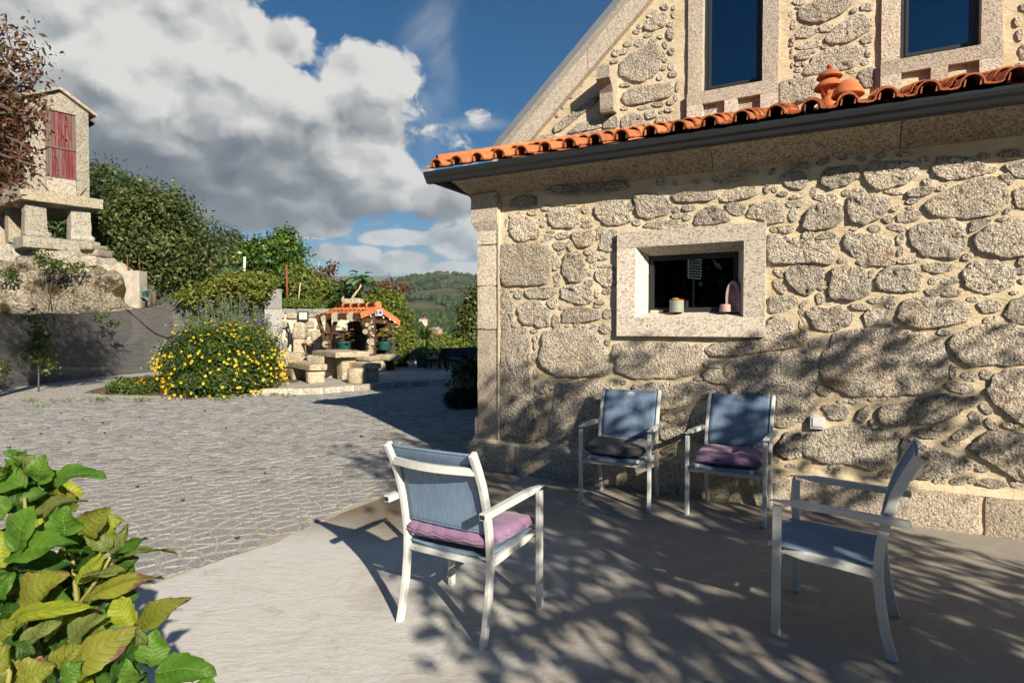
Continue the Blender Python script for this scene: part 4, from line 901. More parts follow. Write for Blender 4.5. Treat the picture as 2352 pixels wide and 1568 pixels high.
# ---- coping, flashing, upper roof
nb = 5; x_a = RX0
def cop(xa, xb):
    m_ = MB(); pts_ = []
    for x in (xa, xb):
        zb_ = cl0[1]+(x-cl0[0])*SLm; th = (cu0[1]-(cl0[1]+(cu0[0]-cl0[0])*SLm))
        pts_.append([(x, GY+.25, zb_), (x, GY-.085, zb_+.01), (x, GY-.10, zb_+th*.62), (x, GY-.03, zb_+th), (x, GY+.25, zb_+th)])
    V = pts_[0]+pts_[1]; F = [(i, (i+1) % 5, 5+(i+1) % 5, 5+i) for i in range(5)]+[(4, 3, 2, 1, 0), (5, 6, 7, 8, 9)]
    m_.add(V, F); return m_.build('coping_block', M_dressed, house)
TH = cu0[1]-(cl0[1]+(cu0[0]-cl0[0])*SLm)
xx = RX0-.02
for ln in (.62, .78, .95, 1.0, 1.3):
    if xx+ln > APX: ln = APX-xx
    cop(xx+.002, xx+ln-.004); xx += ln
    if xx >= APX-.01: break
m_ = MB(); x0_ = RX0-.06; z0_ = cl0[1]+(x0_-cl0[0])*SLm+TH; zA_ = cl0[1]+(APX-cl0[0])*SLm+TH
for dz, y0_, y1_ in ((.0, GY-.005, 9.5),):
    m_.add([(x0_, y0_, z0_), (APX, y0_, zA_), (APX, y1_, zA_), (x0_, y1_, z0_), (x0_-.03, y0_, z0_+.12), (APX, y0_, zA_+.12), (APX, y1_, zA_+.12), (x0_-.03, y1_, z0_+.12)], [(0,1,5,4),(4,5,6,7),(3,2,1,0),(2,3,7,6),(0,4,7,3)])
m_.build('zinc_flashing', M_zinc, house)
m_ = MB(); m_.add([(APX, GY, zA_+.12), (2*APX-x0_, GY, z0_+.12), (2*APX-x0_, 9.5, z0_+.12), (APX, 9.5, zA_+.12)], [(0,1,2,3)]); m_.build('upper_roof', M_terrac, house)
m_ = MB(); m_.add([(x0_+.05, GY+.1, 2.9), (x0_+.05, 9.4, 2.9), (x0_+.05, 9.4, z0_+.1), (x0_+.05, GY+.1, z0_+.1)], [(0,1,2,3)])
m_.add([(x0_+.05, 9.4, 2.9), (2*APX-x0_, 9.4, 2.9), (2*APX-x0_, 9.4, z0_), (APX, 9.4, zA_), (x0_+.05, 9.4, z0_)], [(0,1,2,3,4)]); m_.build('upper_wall', M_dressed, house)
# ---- bracket stone on the gable
bx0, bz0 = TL('E', 1440, 560, GY); bx1, bz1 = TL('E', 1480, 835, GY)
m_ = MB(); wB = .17; H = bz0-bz1
prB = [(0, 0), (-.13, -.01), (-.15, .03), (-.16, H*.45), (-.22, H*.62), (-.30, H*.72), (-.31, H*1.02), (0, H*1.04)]
m_.sweepx(prB, -wB/2, wB/2); o = m_.build('bracket', M_dressed, house); o.location = (bx0+.02, GY, bz1)
# ---- lower window
win = empty('window', ((IX0+IX1)/2, yi, IZ0), parent=house); ox_, oy_, oz_ = win.location
def wpart(nm, V, F, mat, auto=None): m_ = MB(); m_.add([(x-ox_, y-oy_, z-oz_) for x, y, z in V], F); return m_.build(nm, mat, win, auto=auto)
yb = WY+.13
def surround(nm, o4, f4, i4, split):
    """piece of the frame between an outer edge (2 pts), the opening's front edge (2 pts) and its inner edge (2 pts), given as (x,z)"""
    V = [(o4[0][0], yo, o4[0][1]), (o4[1][0], yo, o4[1][1]), (f4[1][0], yo, f4[1][1]), (f4[0][0], yo, f4[0][1]), (i4[0][0], yi, i4[0][1]), (i4[1][0], yi, i4[1][1]), (o4[0][0], yb, o4[0][1]), (o4[1][0], yb, o4[1][1])]
    return wpart(nm, V, split, M_surround)
e = .0012
FA = [(0,1,2,3), (3,2,5,4), (1,0,6,7), (0,3,4,6), (2,1,7,5)]
FAr = [f[::-1] for f in FA]
surround('lintel', [(OX0, OZ1), (OX1, OZ1)], [(OX0, FZ1+e), (OX1, FZ1+e)], [(OX0, IZ1), (OX1, IZ1)], FAr)
surround('sill', [(OX0, OZ0), (OX1, OZ0)], [(OX0, FZ0-e), (OX1, FZ0-e)], [(OX0, IZ0), (OX1, IZ0)], FA)
def jamb(xo, xf, xi, nm):
    V = [(xo, yo, FZ0+e), (xf, yo, FZ0+e), (xf, yo, FZ1-e), (xo, yo, FZ1-e), (xi, yi, IZ0), (xi, yi, IZ1), (xo, yb, IZ0), (xo, yb, IZ1)]
    F = [(0,1,2,3), (1,4,5,2), (0,3,7,6)]
    return wpart(nm, V, F if xo < xf else [f[::-1] for f in F], M_surround)
jamb(OX0, FX0, IX0, 'jamb'); jamb(OX1, FX1, IX1, 'jamb')
fw = .045
for (x, z, w_, h_) in ((IX0+fw/2, (IZ0+IZ1)/2, fw, IZ1-IZ0), (IX1-fw/2, (IZ0+IZ1)/2, fw, IZ1-IZ0), ((IX0+IX1)/2, IZ1-fw/2, IX1-IX0-2*fw-.002, fw), ((IX0+IX1)/2, IZ0+fw/2, IX1-IX0-2*fw-.002, fw)):
    m_ = MB(); m_.box((x-ox_, yi+.035-oy_, z-oz_), (w_, .05, h_)); m_.build('window_frame', M_alu, win)
m_ = MB(); m_.box(((IX0+IX1)/2-ox_, yi+.04-oy_, (IZ0+IZ1)/2-oz_), (IX1-IX0-2*fw, .008, IZ1-IZ0-2*fw)); m_.build('pane', M_glass, win)
m_ = MB(); m_.box((OX0+(IX1-IX0)/2+.2, .9, (IZ0+IZ1)/2), (1.6, 1.4, 1.4), Matrix.Translation((-ox_, -oy_, -oz_)))
room = MB(); rx0, rx1, ry0, ry1, rz0, rz1 = IX0-.2, IX1+.2, yi+.07, yi+1.6, IZ0-.25, IZ1+.25
room.add([(x-ox_, y-oy_, z-oz_) for x, y, z in ((rx0,ry0,rz0),(rx1,ry0,rz0),(rx1,ry1,rz0),(rx0,ry1,rz0),(rx0,ry0,rz1),(rx1,ry0,rz1),(rx1,ry1,rz1),(rx0,ry1,rz1))], [(0,1,2,3),(7,6,5,4),(1,5,6,2),(2,6,7,3),(3,7,4,0)]); room.build('room', M_dark, win)
m_ = MB(); m_.box((IX0+.02-ox_+.06, yi+.012-oy_, .012), (.12, .05, .024)); m_.build('stone_packer', M_surround, win)
# ---- white socket plate on the wall
sx0, sz0 = TL('D', 805, 612, WY); m_ = MB(); m_.box((sx0, WY-.018, sz0), (.105, .05, .10)); sk = m_.build('socket_box', M_white, house)
m_ = MB(); m_.box((sx0+.004, WY-.046, sz0+.004), (.078, .008, .072)); m_.build('socket_cover', M_pvc, house)
# ================================================================ the four garden armchairs
mS, t, b, g_ = newmat('blue_sling_mesh'); b.inputs['Roughness'].default_value = .7; b.inputs['Specular IOR Level'].default_value = .2
tcn = nd(t, 'ShaderNodeTexCoord').outputs['Object']; out = t.nodes['Material Output']
wx = nd(t, 'ShaderNodeTexWave', wave_type='BANDS', bands_direction='X'); g_.lk(tcn, wx.inputs[0]); wx.inputs['Scale'].default_value = 90; wx.inputs['Distortion'].default_value = .4
nn = g_.noise(g_.vm('MULTIPLY', tcn, (22, 3, 3)), 3, 5, .65)
cS = g_.mix(g_.mr(nn, .35, .7), (.21, .315, .455), (.285, .395, .55)); cS = g_.mix(g_.m('MULTIPLY', wx.outputs[1], .18), cS, (.14, .24, .40))
g_.lk(cS, b.inputs['Base Color'])
trp = nd(t, 'ShaderNodeBsdfTransparent'); trl = nd(t, 'ShaderNodeBsdfTranslucent'); g_.lk(cS, trl.inputs[0])
m1_ = nd(t, 'ShaderNodeMixShader'); m1_.inputs[0].default_value = .22; g_.lk(b.outputs[0], m1_.inputs[1]); g_.lk(trl.outputs[0], m1_.inputs[2])
m2_ = nd(t, 'ShaderNodeMixShader'); m2_.inputs[0].default_value = .10; g_.lk(m1_.outputs[0], m2_.inputs[1]); g_.lk(trp.outputs[0], m2_.inputs[2]); g_.lk(m2_.outputs[0], out.inputs[0])
def cloth(name, col, bump=.004):
    m, t, b, g = newmat(name); b.inputs['Roughness'].default_value = .85; b.inputs['Specular IOR Level'].default_value = .2; b.inputs['Sheen Weight'].default_value = .15
    o = nd(t, 'ShaderNodeTexCoord').outputs['Object']; f = g.noise(o, 5, 5, .6)
    g.lk(g.ramp(f, [(.3, tuple(c*.82 for c in col)), (.7, tuple(min(1, c*1.12) for c in col))]), b.inputs['Base Color'])
    h = g.m('ADD', g.m('MULTIPLY', g.noise(o, 9, 4, .6, 1.2), 1.0), g.m('MULTIPLY', g.noise(o, 160, 2, .5), .06))
    bp = nd(t, 'ShaderNodeBump'); bp.inputs['Distance'].default_value = bump*5; bp.inputs['Strength'].default_value = .6; g.lk(h, bp.inputs['Height']); g.lk(bp.outputs[0], b.inputs['Normal'])
    return m
M_purple = cloth('purple_cotton', (.27, .165, .28)); M_grey = cloth('charcoal_cotton', (.10, .10, .108))
M_label = plain('cream_label', (.72, .70, .66), .5); M_ink = plain('label_ink', (.05, .04, .04), .6)
BACK = [(-.488, 0), (-.462, .10), (-.440, .22), (-.427, .34), (-.425, .43), (-.434, .52), (-.455, .64), (-.490, .76), (-.530, .85), (-.573, .932)]
def back_y(z):
    for (y0, z0), (y1, z1) in zip(BACK, BACK[1:]):
        if z0 <= z <= z1: return y0+(y1-y0)*(z-z0)/(z1-z0)
    return BACK[-1][0]
def yz_sweep(mb, pts, x, w_, th):
    """rectangular bar following a path in the (y,z) plane at a fixed x"""
    V = []; n = len(pts)
    for i, (y, z) in enumerate(pts):
        a, b_ = pts[max(0, i-1)], pts[min(n-1, i+1)]; d = math.hypot(b_[0]-a[0], b_[1]-a[1]); ny, nz_ = -(b_[1]-a[1])/d, (b_[0]-a[0])/d
        if i in (0,): ny, nz_ = -1, 0
        for sx, sn in ((-1,-1),(1,-1),(1,1),(-1,1)): V.append((x+sx*w_/2, y+sn*ny*th/2, z+sn*nz_*th/2))
    F = [(0,1,2,3)[::-1], tuple((n-1)*4+k for k in range(4))]
    for i in range(n-1):
        for k in range(4): F.append((i*4+k, i*4+(k+1) % 4, (i+1)*4+(k+1) % 4, (i+1)*4+k))
    mb.add(V, F)
def bevel(o, w_=.004, seg=2):
    md = o.modifiers.new('bevel', 'BEVEL'); md.width = w_; md.segments = seg; md.limit_method = 'ANGLE'; md.angle_limit = R(40); return o
def sheet(name, f, nu, nv, mat, parent, th=.003):
    V = [f(i/nu, j/nv) for i in range(nu+1) for j in range(nv+1)]; F = [(i*(nv+1)+j, (i+1)*(nv+1)+j, (i+1)*(nv+1)+j+1, i*(nv+1)+j+1) for i in range(nu) for j in range(nv)]
    o = link(name, np_mesh(name, V, F, True), parent, mat); md = o.modifiers.new('solid', 'SOLIDIFY'); md.thickness = th; md.offset = 0; return o
def cushion(parent, mat, seed, rz=0.0, dx=0.0, dy=0.0, tilt=0.0, sag=.0):
    hx, hy, hz = .258, .245, .050; n = 26
    V = []; F = []
    def zt(u, v):                                   # puffy top with dimples
        e_ = (1-abs(u)**3.2)*(1-abs(v)**3.2); return e_
    for side in (1, -1):
        for i in range(n+1):
            for j in range(n+1):
                u, v = 2*i/n-1, 2*j/n-1
                rr = max(abs(u), abs(v)); k = 1-.035*(abs(u*v)**2)*1.6
                x, y = u*hx*k, v*hy*k
                z = side*(hz*.62*min(1, (1-rr)*9+.25)+.018*zt(u, v)*(1 if side > 0 else .2))
                z += .007*nz((x*7, y*7, seed), 1.0, seed)*(1 if side > 0 else .3)
                puck = max(0, (rr-.80)/.2); z += .006*puck*math.sin((x-y)*70+seed)*(1 if side > 0 else .4)
                x += .006*nz((x*5, y*5, seed+5), 1, seed); y += .006*nz((x*6, y*5, seed+8), 1, seed)
                z -= sag*(u*u)*.03
                V.append((x, y, z))
    N = (n+1)**2
    for i in range(n):
        for j in range(n):
            a = i*(n+1)+j; F.append((a, a+n+1, a+n+2, a+1)); F.append((N+a, N+a+1, N+a+n+2, N+a+n+1))
    rim = [i*(n+1) for i in range(n+1)]+[n*(n+1)+j for j in range(1, n+1)]+[i*(n+1)+n for i in range(n-1, -1, -1)]+[j for j in range(n-1, 0, -1)]
    for a, b_ in zip(rim, rim[1:]+rim[:1]): F.append((a, b_, N+b_, N+a)[::-1])
    o = link('seat_cushion', np_mesh('seat_cushion', V, F, True), None, mat)
    o.parent = parent; o.location = (dx, -.225+dy, .470); o.rotation_euler = (R(-2.2)+tilt, 0, rz)
    pm = MB()
    for off, idx in ((0, rim), (N, rim)):
        pts_ = [V[off+i] for i in idx]; pm.tube([Vector(p)*1.004 for p in pts_]+[Vector(pts_[0])*1.004], .0035, 5, False)
    pm.build('piping', mat, o, True); return o
def armchair(loc, rz, label, cush=None, seed=0, logo=True):
    t_ = empty('garden_armchair', (loc[0], loc[1], .006), rz); tag(t_, label, 'chair', 'white and blue garden armchairs')
    for sx in (-1, 1):
        m_ = MB(); m_.box((sx*.291, 0, .319), (.028, .040, .638)); bevel(m_.build('leg', M_white, t_))
        m_ = MB(); yz_sweep(m_, BACK, sx*.256, .026, .042); o = m_.build('leg', M_white, t_); bevel(o); o['label'] = 'curved rear leg rising into the back post'
        arm = [(.020, .659), (-.10, .657), (-.25, .652), (-.40, .646), (-.545, .640)]
        m_ = MB(); yz_sweep(m_, arm, sx*.2915, .036, .032); ob = m_.build('armrest', M_white, t_); bevel(ob)
        m_ = MB(); m_.box((sx*.2915, -.5462, .640), (.024, .003, .020)); m_.build('tube_mouth', M_dark, ob)
        m_ = MB(); m_.box((sx*.271, -.458, .643), (.03, .012, .012)); m_.build('arm_bolt', M_white, ob)
        rail = [(.006, .405), (-.12, .404), (-.26, .396), (-.425, .382)]
        m_ = MB(); yz_sweep(m_, rail, sx*.262, .024, .040); bevel(m_.build('seat_rail', M_white, t_))
        m_ = MB(); m_.box((sx*.205, .030, .412), (.026, .05, .024)); bevel(m_.build('sling_tube_end', M_white, t_), .003)
    m_ = MB(); m_.box((0, -.004, .372), (.552, .022, .034)); bevel(m_.build('front_rail', M_white, t_))
    m_ = MB(); m_.box((0, -.424, .372), (.486, .022, .030)); bevel(m_.build('back_rail', M_white, t_))
    pts_ = [Vector((-.243+.486*k/10, back_y(.842)-.012-.040*math.sin(math.pi*k/10), .842)) for k in range(11)]
    m_ = MB()
    for p, q in zip(pts_, pts_[1:]): m_.beam(p, q+(q-p)*.02, .020, .036)
    m_.build('back_bow', M_white, t_)
    sheet('seat_sling', lambda u, v: (-.248+.496*u, .046-.468*v, .428-.020*v-.016*math.sin(math.pi*u)-(.02*max(0, (.06-v)/.06)**2)), 14, 16, mS, t_)
    def fb(u, v): z = .515+.412*v; return (-.243+.486*u, back_y(z)+.010-.014*math.sin(math.pi*u)*(1-.3*v), z)
    bk = sheet('back_sling', fb, 14, 14, mS, t_)
    for vv in (.022, .978):
        m_ = MB(); m_.tube([Vector(fb(k/14, vv))+Vector((0, 0, 0)) for k in range(15)], .0042, 6); m_.build('hem', mS, bk, True)
    if logo:
        y0 = back_y(.895)+.010-.0135+.0035; rot = Matrix.Translation((.0, y0+.001, .893)) @ Matrix.Rotation(R(90+22), 4, 'X')
        m_ = MB(); n = 28; V = [(.034*math.cos(2*math.pi*k/n), .0165*math.sin(2*math.pi*k/n), z) for z in (0, .0025) for k in range(n)]
        m_.add([(rot @ Matrix.Rotation(math.pi, 4, 'Y')) @ Vector(v) for v in V], [tuple(range(n)), tuple(range(2*n-1, n-1, -1))]+[(k, (k+1) % n, n+(k+1) % n, n+k) for k in range(n)])
        lb = m_.build('maker_label', M_label, t_)
        cu = bpy.data.curves.new('txt', 'FONT'); cu.body = 'Tempende'; cu.size = .0145; cu.align_x = 'CENTER'; cu.align_y = 'CENTER'; cu.extrude = .0003
        to = bpy.data.objects.new('txt', cu); COL.objects.link(to); bpy.context.view_layer.update()
        me = bpy.data.meshes.new_from_object(to.evaluated_get(bpy.context.evaluated_depsgraph_get())); bpy.data.objects.remove(to); me.materials.append(M_ink)
        o = link('lettering', me, lb); o.matrix_local = Matrix.Translation((0, y0+.0052, .8945)) @ Matrix.Rotation(math.pi, 4, 'Z') @ Matrix.Rotation(R(90-22), 4, 'X')
    if cush is not None: 
        c_ = cushion(None, *cush[:2], **cush[2]); c_.location = t_.matrix_basis @ Vector(c_.location); c_.rotation_euler = (c_.rotation_euler.x, c_.rotation_euler.y, rz+cush[2].get('rz', 0)); tag(c_, cush[3], 'cushion', 'loose chair cushions')
    return t_
armchair((-.103, 3.3651), -.5429, 'white armchair seen from behind, nearest, with purple cushion, blue sling facing the wall', (M_purple, 1.3, dict(rz=.03, dy=.01), 'purple seat cushion with gathered edge on the chair seen from behind'))
armchair((.8485, 5.0202), 2.6973, 'white armchair against the wall with charcoal cushion under the window', (M_grey, 4.1, dict(rz=-.03, sag=-.6), 'charcoal grey seat cushion on the chair below the window'))
armchair((1.6477, 4.6773), 2.5755, 'white armchair against the wall with purple cushion, left of the socket', (M_purple, 7.7, dict(rz=.10, dx=.01, tilt=.02), 'purple seat cushion on the chair against the wall'))
armchair((1.4557, 3.1912), .9876, 'white armchair seen from the side with bare blue seat and no cushion', None)
# ================================================================ things on the window sill
def hpt(x, y, z): return HA+hd*x+hn*y+Vector((0, 0, z))
def hloc(tile, px, py, yp): x, z = TL(tile, px, py, yp); return x, z
cxp, _ = TL('A', 1595, 1060, yi-.055); rp = abs(TL('A', 1648, 1060, yi-.055)[0]-TL('A', 1543, 1060, yi-.055)[0])/2; hp = TL('A', 1595, 965, yi-.055)[1]-TL('A', 1595, 1060, yi-.055)[1]
mP, t, b, g_ = newmat('patterned_glaze'); b.inputs['Roughness'].default_value = .35
o_ = nd(t, 'ShaderNodeTexCoord').outputs['Object']; X_, Y_, Z_ = g_.sep(o_); th = g_.m('MULTIPLY', g_.m('ARCTAN2', Y_, X_), 7/math.pi)
tri = g_.m('PINGPONG', th, .5); hh = g_.m('DIVIDE', Z_, hp)
dia = g_.m('PINGPONG', g_.m('MULTIPLY', g_.m('ADD', g_.m('MULTIPLY', tri, 2), g_.m('PINGPONG', g_.m('MULTIPLY', hh, 2.2), 1.0)), 1.6), .5)
band = g_.m('PINGPONG', g_.m('MULTIPLY', hh, 9), .5)
pat = g_.m('GREATER_THAN', g_.m('ADD', g_.m('MULTIPLY', dia, .75), g_.m('MULTIPLY', band, .35)), .28)
cp_ = g_.mix(pat, (.10, .20, .17), (.50, .47, .36)); cp_ = g_.mix(g_.m('GREATER_THAN', hh, .90), cp_, (.42, .07, .04)); g_.lk(cp_, b.inputs['Base Color'])
pot = empty('succulent_pot', hpt(cxp, yi-.055, IZ0+.001), HR); tag(pot, 'green patterned pot with a tiny succulent on the window sill', 'flowerpot')
m_ = MB(); m_.lathe([(rp*.94, 0), (rp, .004), (rp, hp*.90), (rp*1.02, hp*.91), (rp*1.02, hp), (rp*.9, hp), (rp*.88, hp*.9)], 28); m_.build('pot', mP, pot, auto=40)
M_succ = leafmat('succulent', [(.16, .30, .06), (.33, .42, .09), (.55, .50, .10)], .15)
P_ = rng.normal(size=(26, 3))*np.array((rp*.38, rp*.38, hp*.07))+np.array((0, 0, hp*1.05)); link('succulent', leaf_mesh('succulent', P_, P_-np.array((0, 0, hp*.8)), rp*.6, .5), pot, M_succ)
M_pink = plain('pink_plaster', (.52, .33, .32), .7, var=.1, nscale=30, bump=.002, bscale=80)
fx0, _ = TL('A', 1995, 1055, yi-.05); fs = abs(TL('A', 2055, 1055, yi-.05)[0]-TL('A', 1905, 1055, yi-.05)[0]); fh = TL('A', 1990, 825, yi-.05)[1]-TL('A', 1990, 1055, yi-.05)[1]
fo = empty('toy_fountain', hpt(fx0, yi-.05, IZ0+.001), HR); tag(fo, 'small pink niche ornament with a basin in the window corner', 'ornament')
m_ = MB(); W_ = fs*.36; prf = [(-W_, 0), (W_, 0), (W_, fh*.35)]+[(W_*math.cos(a_), fh*.45+fh*.55*math.sin(a_)) for a_ in np.linspace(.1, math.pi-.1, 12)]+[(-W_, fh*.35)]
inn = [(x*.62, z*.86+.02*fh) for x, z in prf]
n = len(prf); Vv = [(x+fs*.16, -.03, z) for x, z in prf]+[(x+fs*.16, .03, z) for x, z in prf]+[(x+fs*.14, -.03, z) for x, z in inn]+[(x+fs*.14, .008, z) for x, z in inn]
Ff = [(i, (i+1) % n, n+(i+1) % n, n+i)[::-1] for i in range(n)]+[(i, (i+1) % n, 2*n+(i+1) % n, 2*n+i) for i in range(n)]+[(2*n+i, 2*n+(i+1) % n, 3*n+(i+1) % n, 3*n+i) for i in range(n)]+[tuple(range(3*n, 4*n)), tuple(range(2*n-1, n-1, -1))]
m_.add(Vv, Ff); m_.build('niche', M_pink, fo, auto=40)
m_ = MB(); m_.lathe([(fs*.30, 0), (fs*.31, fh*.04), (fs*.30, fh*.22), (fs*.27, fh*.24), (fs*.24, fh*.17)], 18, c=(-fs*.20, -.015, 0)); m_.build('basin', M_pink, fo, auto=40)
m_ = MB(); m_.box((-fs*.16, .0, fh*.27), (.018, .018, fh*.08)); m_.build('spout', M_dark, fo)
m_ = MB(); xg, zg = TL('A', 1465, 960, yi+.10); m_.box((0, 0, 0), (.07, .02, .20)); bk_ = m_.build('book', plain('ochre_board', (.35, .27, .05), .7), None); bk_.location = hpt(xg, yi+.12, IZ0+.10); bk_.rotation_euler = (0, R(-5), HR); tag(bk_, 'ochre book standing behind the window glass on the left', 'book')
# ================================================================ stone table, benches and stool on the terrace
DIRB = Vector((-.616, .788, 0)); DIRW = Vector((.788, .616, 0)); AZB = math.atan2(DIRB.y, DIRB.x)
def slabpiece(nm, size, loc, rz, parent, seed, amp=.02, r=.03, mat=None, div=9):
    m_ = MB(); rough_box(m_, size, div, r, amp, 5, seed); o = m_.build(nm, mat or M_furn, parent, auto=65); o.location = loc; o.rotation_euler = (0, 0, rz); return o
tb = empty('stone_table', (0, 0, 0)); cnr = Vector((-4.40, 15.15, 0)); ctr = cnr+DIRB*.82+DIRW*.45; tb.location = (ctr.x, ctr.y, TZ); tag(tb, 'rough granite table with a thick slab top on the terrace', 'table')
slabpiece('table_top', (1.66, .92, .15), (0, 0, .66), AZB, tb, 3.3)
slabpiece('pedestal', (.36, .40, .60), (*(DIRB*-.42).xy, .29), AZB, tb, 5.2); slabpiece('pedestal', (.36, .40, .60), (*(DIRB*.48).xy, .29), AZB, tb, 8.2)
def bench(start, ln, wd, label, seed):
    c = Vector(start)+DIRB*(ln/2); b_ = empty('stone_bench', (c.x, c.y, TZ)); tag(b_, label, 'bench', 'granite benches on the terrace')
    slabpiece('seat', (ln, wd, .155), (0, 0, .385), AZB, b_, seed); 
    for f in (-.36, .36): slabpiece('leg', (.24, wd*.92, .32), (*(DIRB*(f*ln)).xy, .155), AZB, b_, seed+f*7)
bench((-4.66, 14.62, 0), 1.62, .44, 'rough granite bench on the left of the stone table', 2.1)
bench((-3.42, 15.0, 0), 1.60, .44, 'rough granite bench on the right of the stone table', 6.4)
m_ = MB(); V = []
prf = [(.205, 0), (.222, .02), (.225, .18), (.222, .34), (.205, .365)]; m_.lathe(prf, 22)
m_.V = [(x*(1+.05*nz((x*6, y*6, z*6), 1)), y*(1+.05*nz((x*6, y*6, z*6+3), 1)), z) for x, y, z in m_.V]
o = m_.build('stone_stool', M_furn, None, auto=50); p = gnd(815, 881, TZ); o.location = (p.x, p.y+.2, TZ); tag(o, 'round granite drum stool in front of the stone table', 'stool')
# ================================================================ rear garden wall with fountain
WYB = 20.6
wl = empty('garden_wall', (-7.2, WYB, 0)); tag(wl, 'pale mortared granite garden wall behind the stone table', 'wall')
def wp(x, y): q = at(x, y, WYB); return q.x+7.2, q.z
xa = wp(640, 760)[0]; xb = wp(782, 760)[0]+.5; zt_ = wp(700, 716)[1]
m_ = MB(); m_.box(((xa+xb)/2, .21, (zt_+TZ)/2-.05), (xb-xa, .40, zt_-TZ+.1)); m_.build('wall_core', M_joint, wl)
WST = [(642,722,667,746),(675,725,713,747),(735,729,766,740),(642,752,676,777),(690,752,717,775),(723,758,746,772),(748,759,768,773),(642,784,660,806),(727,776,753,796),(757,775,778,797),(735,800,768,812),(700,806,733,826),(770,735,780,752),(664,778,674,806),(768,800,788,826),(655,752,664,756)]
Zw = lambda zx, zy: (612.5+.2679*zx, 704.4+.2679*zy)
WST = [(*Zw(a, b_), *Zw(c, d)) for a, b_, c, d in ((97,42,153,100),(173,48,262,104),(350,55,466,92),(108,122,183,186),(238,130,325,190),(343,115,410,180),(430,150,490,190),(508,135,565,192),(380,203,475,297),(488,198,580,295),(410,308,575,372),(330,282,395,372),(440,110,480,140),(340,200,375,250),(168,215,200,262),(108,215,132,262),(110,300,180,380))]
for i, (x0, y0, x1, y1) in enumerate(WST):
    (ax, az_), (bx_, bz_) = wp(x0, y1), wp(x1, y0); m_ = MB(); rough_box(m_, (bx_-ax, .14, bz_-az_), 7, .035, .025, 6, i*2.2); o = m_.build('stone', M_old, wl, auto=70); o.location = ((ax+bx_)/2, .0, (az_+bz_)/2)
x_ = xa
while x_ < xb-.1:
    ln = rnd.uniform(.5, .85); m_ = MB(); rough_box(m_, (ln-.02, .5, .15), 7, .02, .012, 5, x_); o = m_.build('coping_stone', M_greygr, wl, auto=60); o.location = (x_+ln/2, .2, zt_+.03); x_ += ln
ft = empty('stone_fountain', (*wp(685, 800), 0)); q = at(690, 800, WYB); ft.location = (q.x, WYB-.25, TZ); tag(ft, 'granite wall fountain with an iron spout and stone trough', 'fountain')
k = WYB/F_PX
def fz(y): return at(690, y, WYB-.3).z-TZ
def fx(x): return at(x, 800, WYB-.3).x-q.x
m_ = MB(); rough_box(m_, (fx(701)-fx(675), .34, fz(777)-.0), 8, .06, .02, 5, 1); o = m_.build('pillar', M_furn, ft, auto=60); o.location = ((fx(701)+fx(675))/2, 0, fz(777)/2)
m_ = MB(); rough_box(m_, (fx(703)-fx(674), .38, fz(751)-fz(778)), 8, .05, .02, 5, 4); o = m_.build('pillar_head', M_old, ft, auto=60); o.location = ((fx(703)+fx(674))/2, 0, (fz(751)+fz(778))/2)
m_ = MB(); m_.tube([(fx(699), -.18, fz(790)), (fx(714), -.45, fz(791)), (fx(728), -.6, fz(792))], [.05, .03, .018], 8); m_.build('spout', M_rust, ft, True)
for x0, x1, y0, y1, nm in ((653, 706, 810, 838, 'trough'), (697, 742, 820, 836, 'trough'), (742, 760, 822, 840, 'trough')):
    m_ = MB(); rough_box(m_, (fx(x1)-fx(x0), .5, fz(y0)-fz(y1)+.06), 8, .05, .03, 4, x0); o = m_.build(nm, M_furn, ft, auto=60); o.location = ((fx(x0)+fx(x1))/2, -.35, (fz(y0)+fz(y1))/2)
m_ = MB(); m_.tube([Vector((fx(x), -.05, fz(y))) for x, y in ((661, 742), (666, 760), (667, 780), (664, 788))], .035, 8); m_.build('pipe', M_gutter, ft, True)
ht = MB(); ht.tube([at(x, y, WYB-.55) for x, y in ((646, 782), (650, 778), (655, 784), (658, 800), (662, 806), (668, 808), (676, 809))], .016, 6)
o = ht.build('garden_hose', plain('hose_green', (.16, .28, .20), .5), None, True); tag(o, 'thin green hose hanging by the fountain pillar', 'hose')
# lamp on the wall
lp = empty('floodlight', at(697, 726, WYB-.1)); tag(lp, 'black floodlight with a pale lens on the garden wall', 'floodlight')
m_ = MB(); m_.box((0, 0, 0), (.34, .07, .34)); bevel(m_.build('housing', M_gutter, lp), .015); m_ = MB(); m_.box((0, -.038, .01), (.27, .008, .24)); m_.build('lens', plain('pale_lens', (.55, .56, .52), .25, var=.25, nscale=14), lp)
m_ = MB(); m_.box((-.19, .06, -.06), (.05, .12, .22)); m_.build('arm', M_gutter, lp)
# watering can
wc = empty('watering_can', at(730, 845, WYB-1.0)); q = gnd(728, 838, TZ); wc.location = (at(731, 832, WYB-1.1).x, WYB-1.1, at(731, 839, WYB-1.1).z); tag(wc, 'green plastic watering can by the trough', 'watering can')
m_ = MB(); m_.lathe([(.13, 0), (.14, .03), (.135, .22), (.10, .27), (.07, .27)], 16); m_.build('body', M_teal, wc, True)
m_ = MB(); m_.tube([(-.10, 0, .06), (-.22, 0, .18), (-.33, 0, .32)], [.035, .025, .02], 8); sp_ = m_.build('spout', M_teal, wc, True)
m_ = MB(); m_.tube([(-.32, 0, .305), (-.37, 0, .37)], [.02, .09], 14); m_.build('rose', M_gutter, sp_, True)
m_ = MB(); m_.tube([(.11, 0, .05), (.19, 0, .15), (.14, 0, .28), (.0, 0, .34), (-.05, 0, .27)], .016, 6); m_.build('handle', M_teal, wc, True)
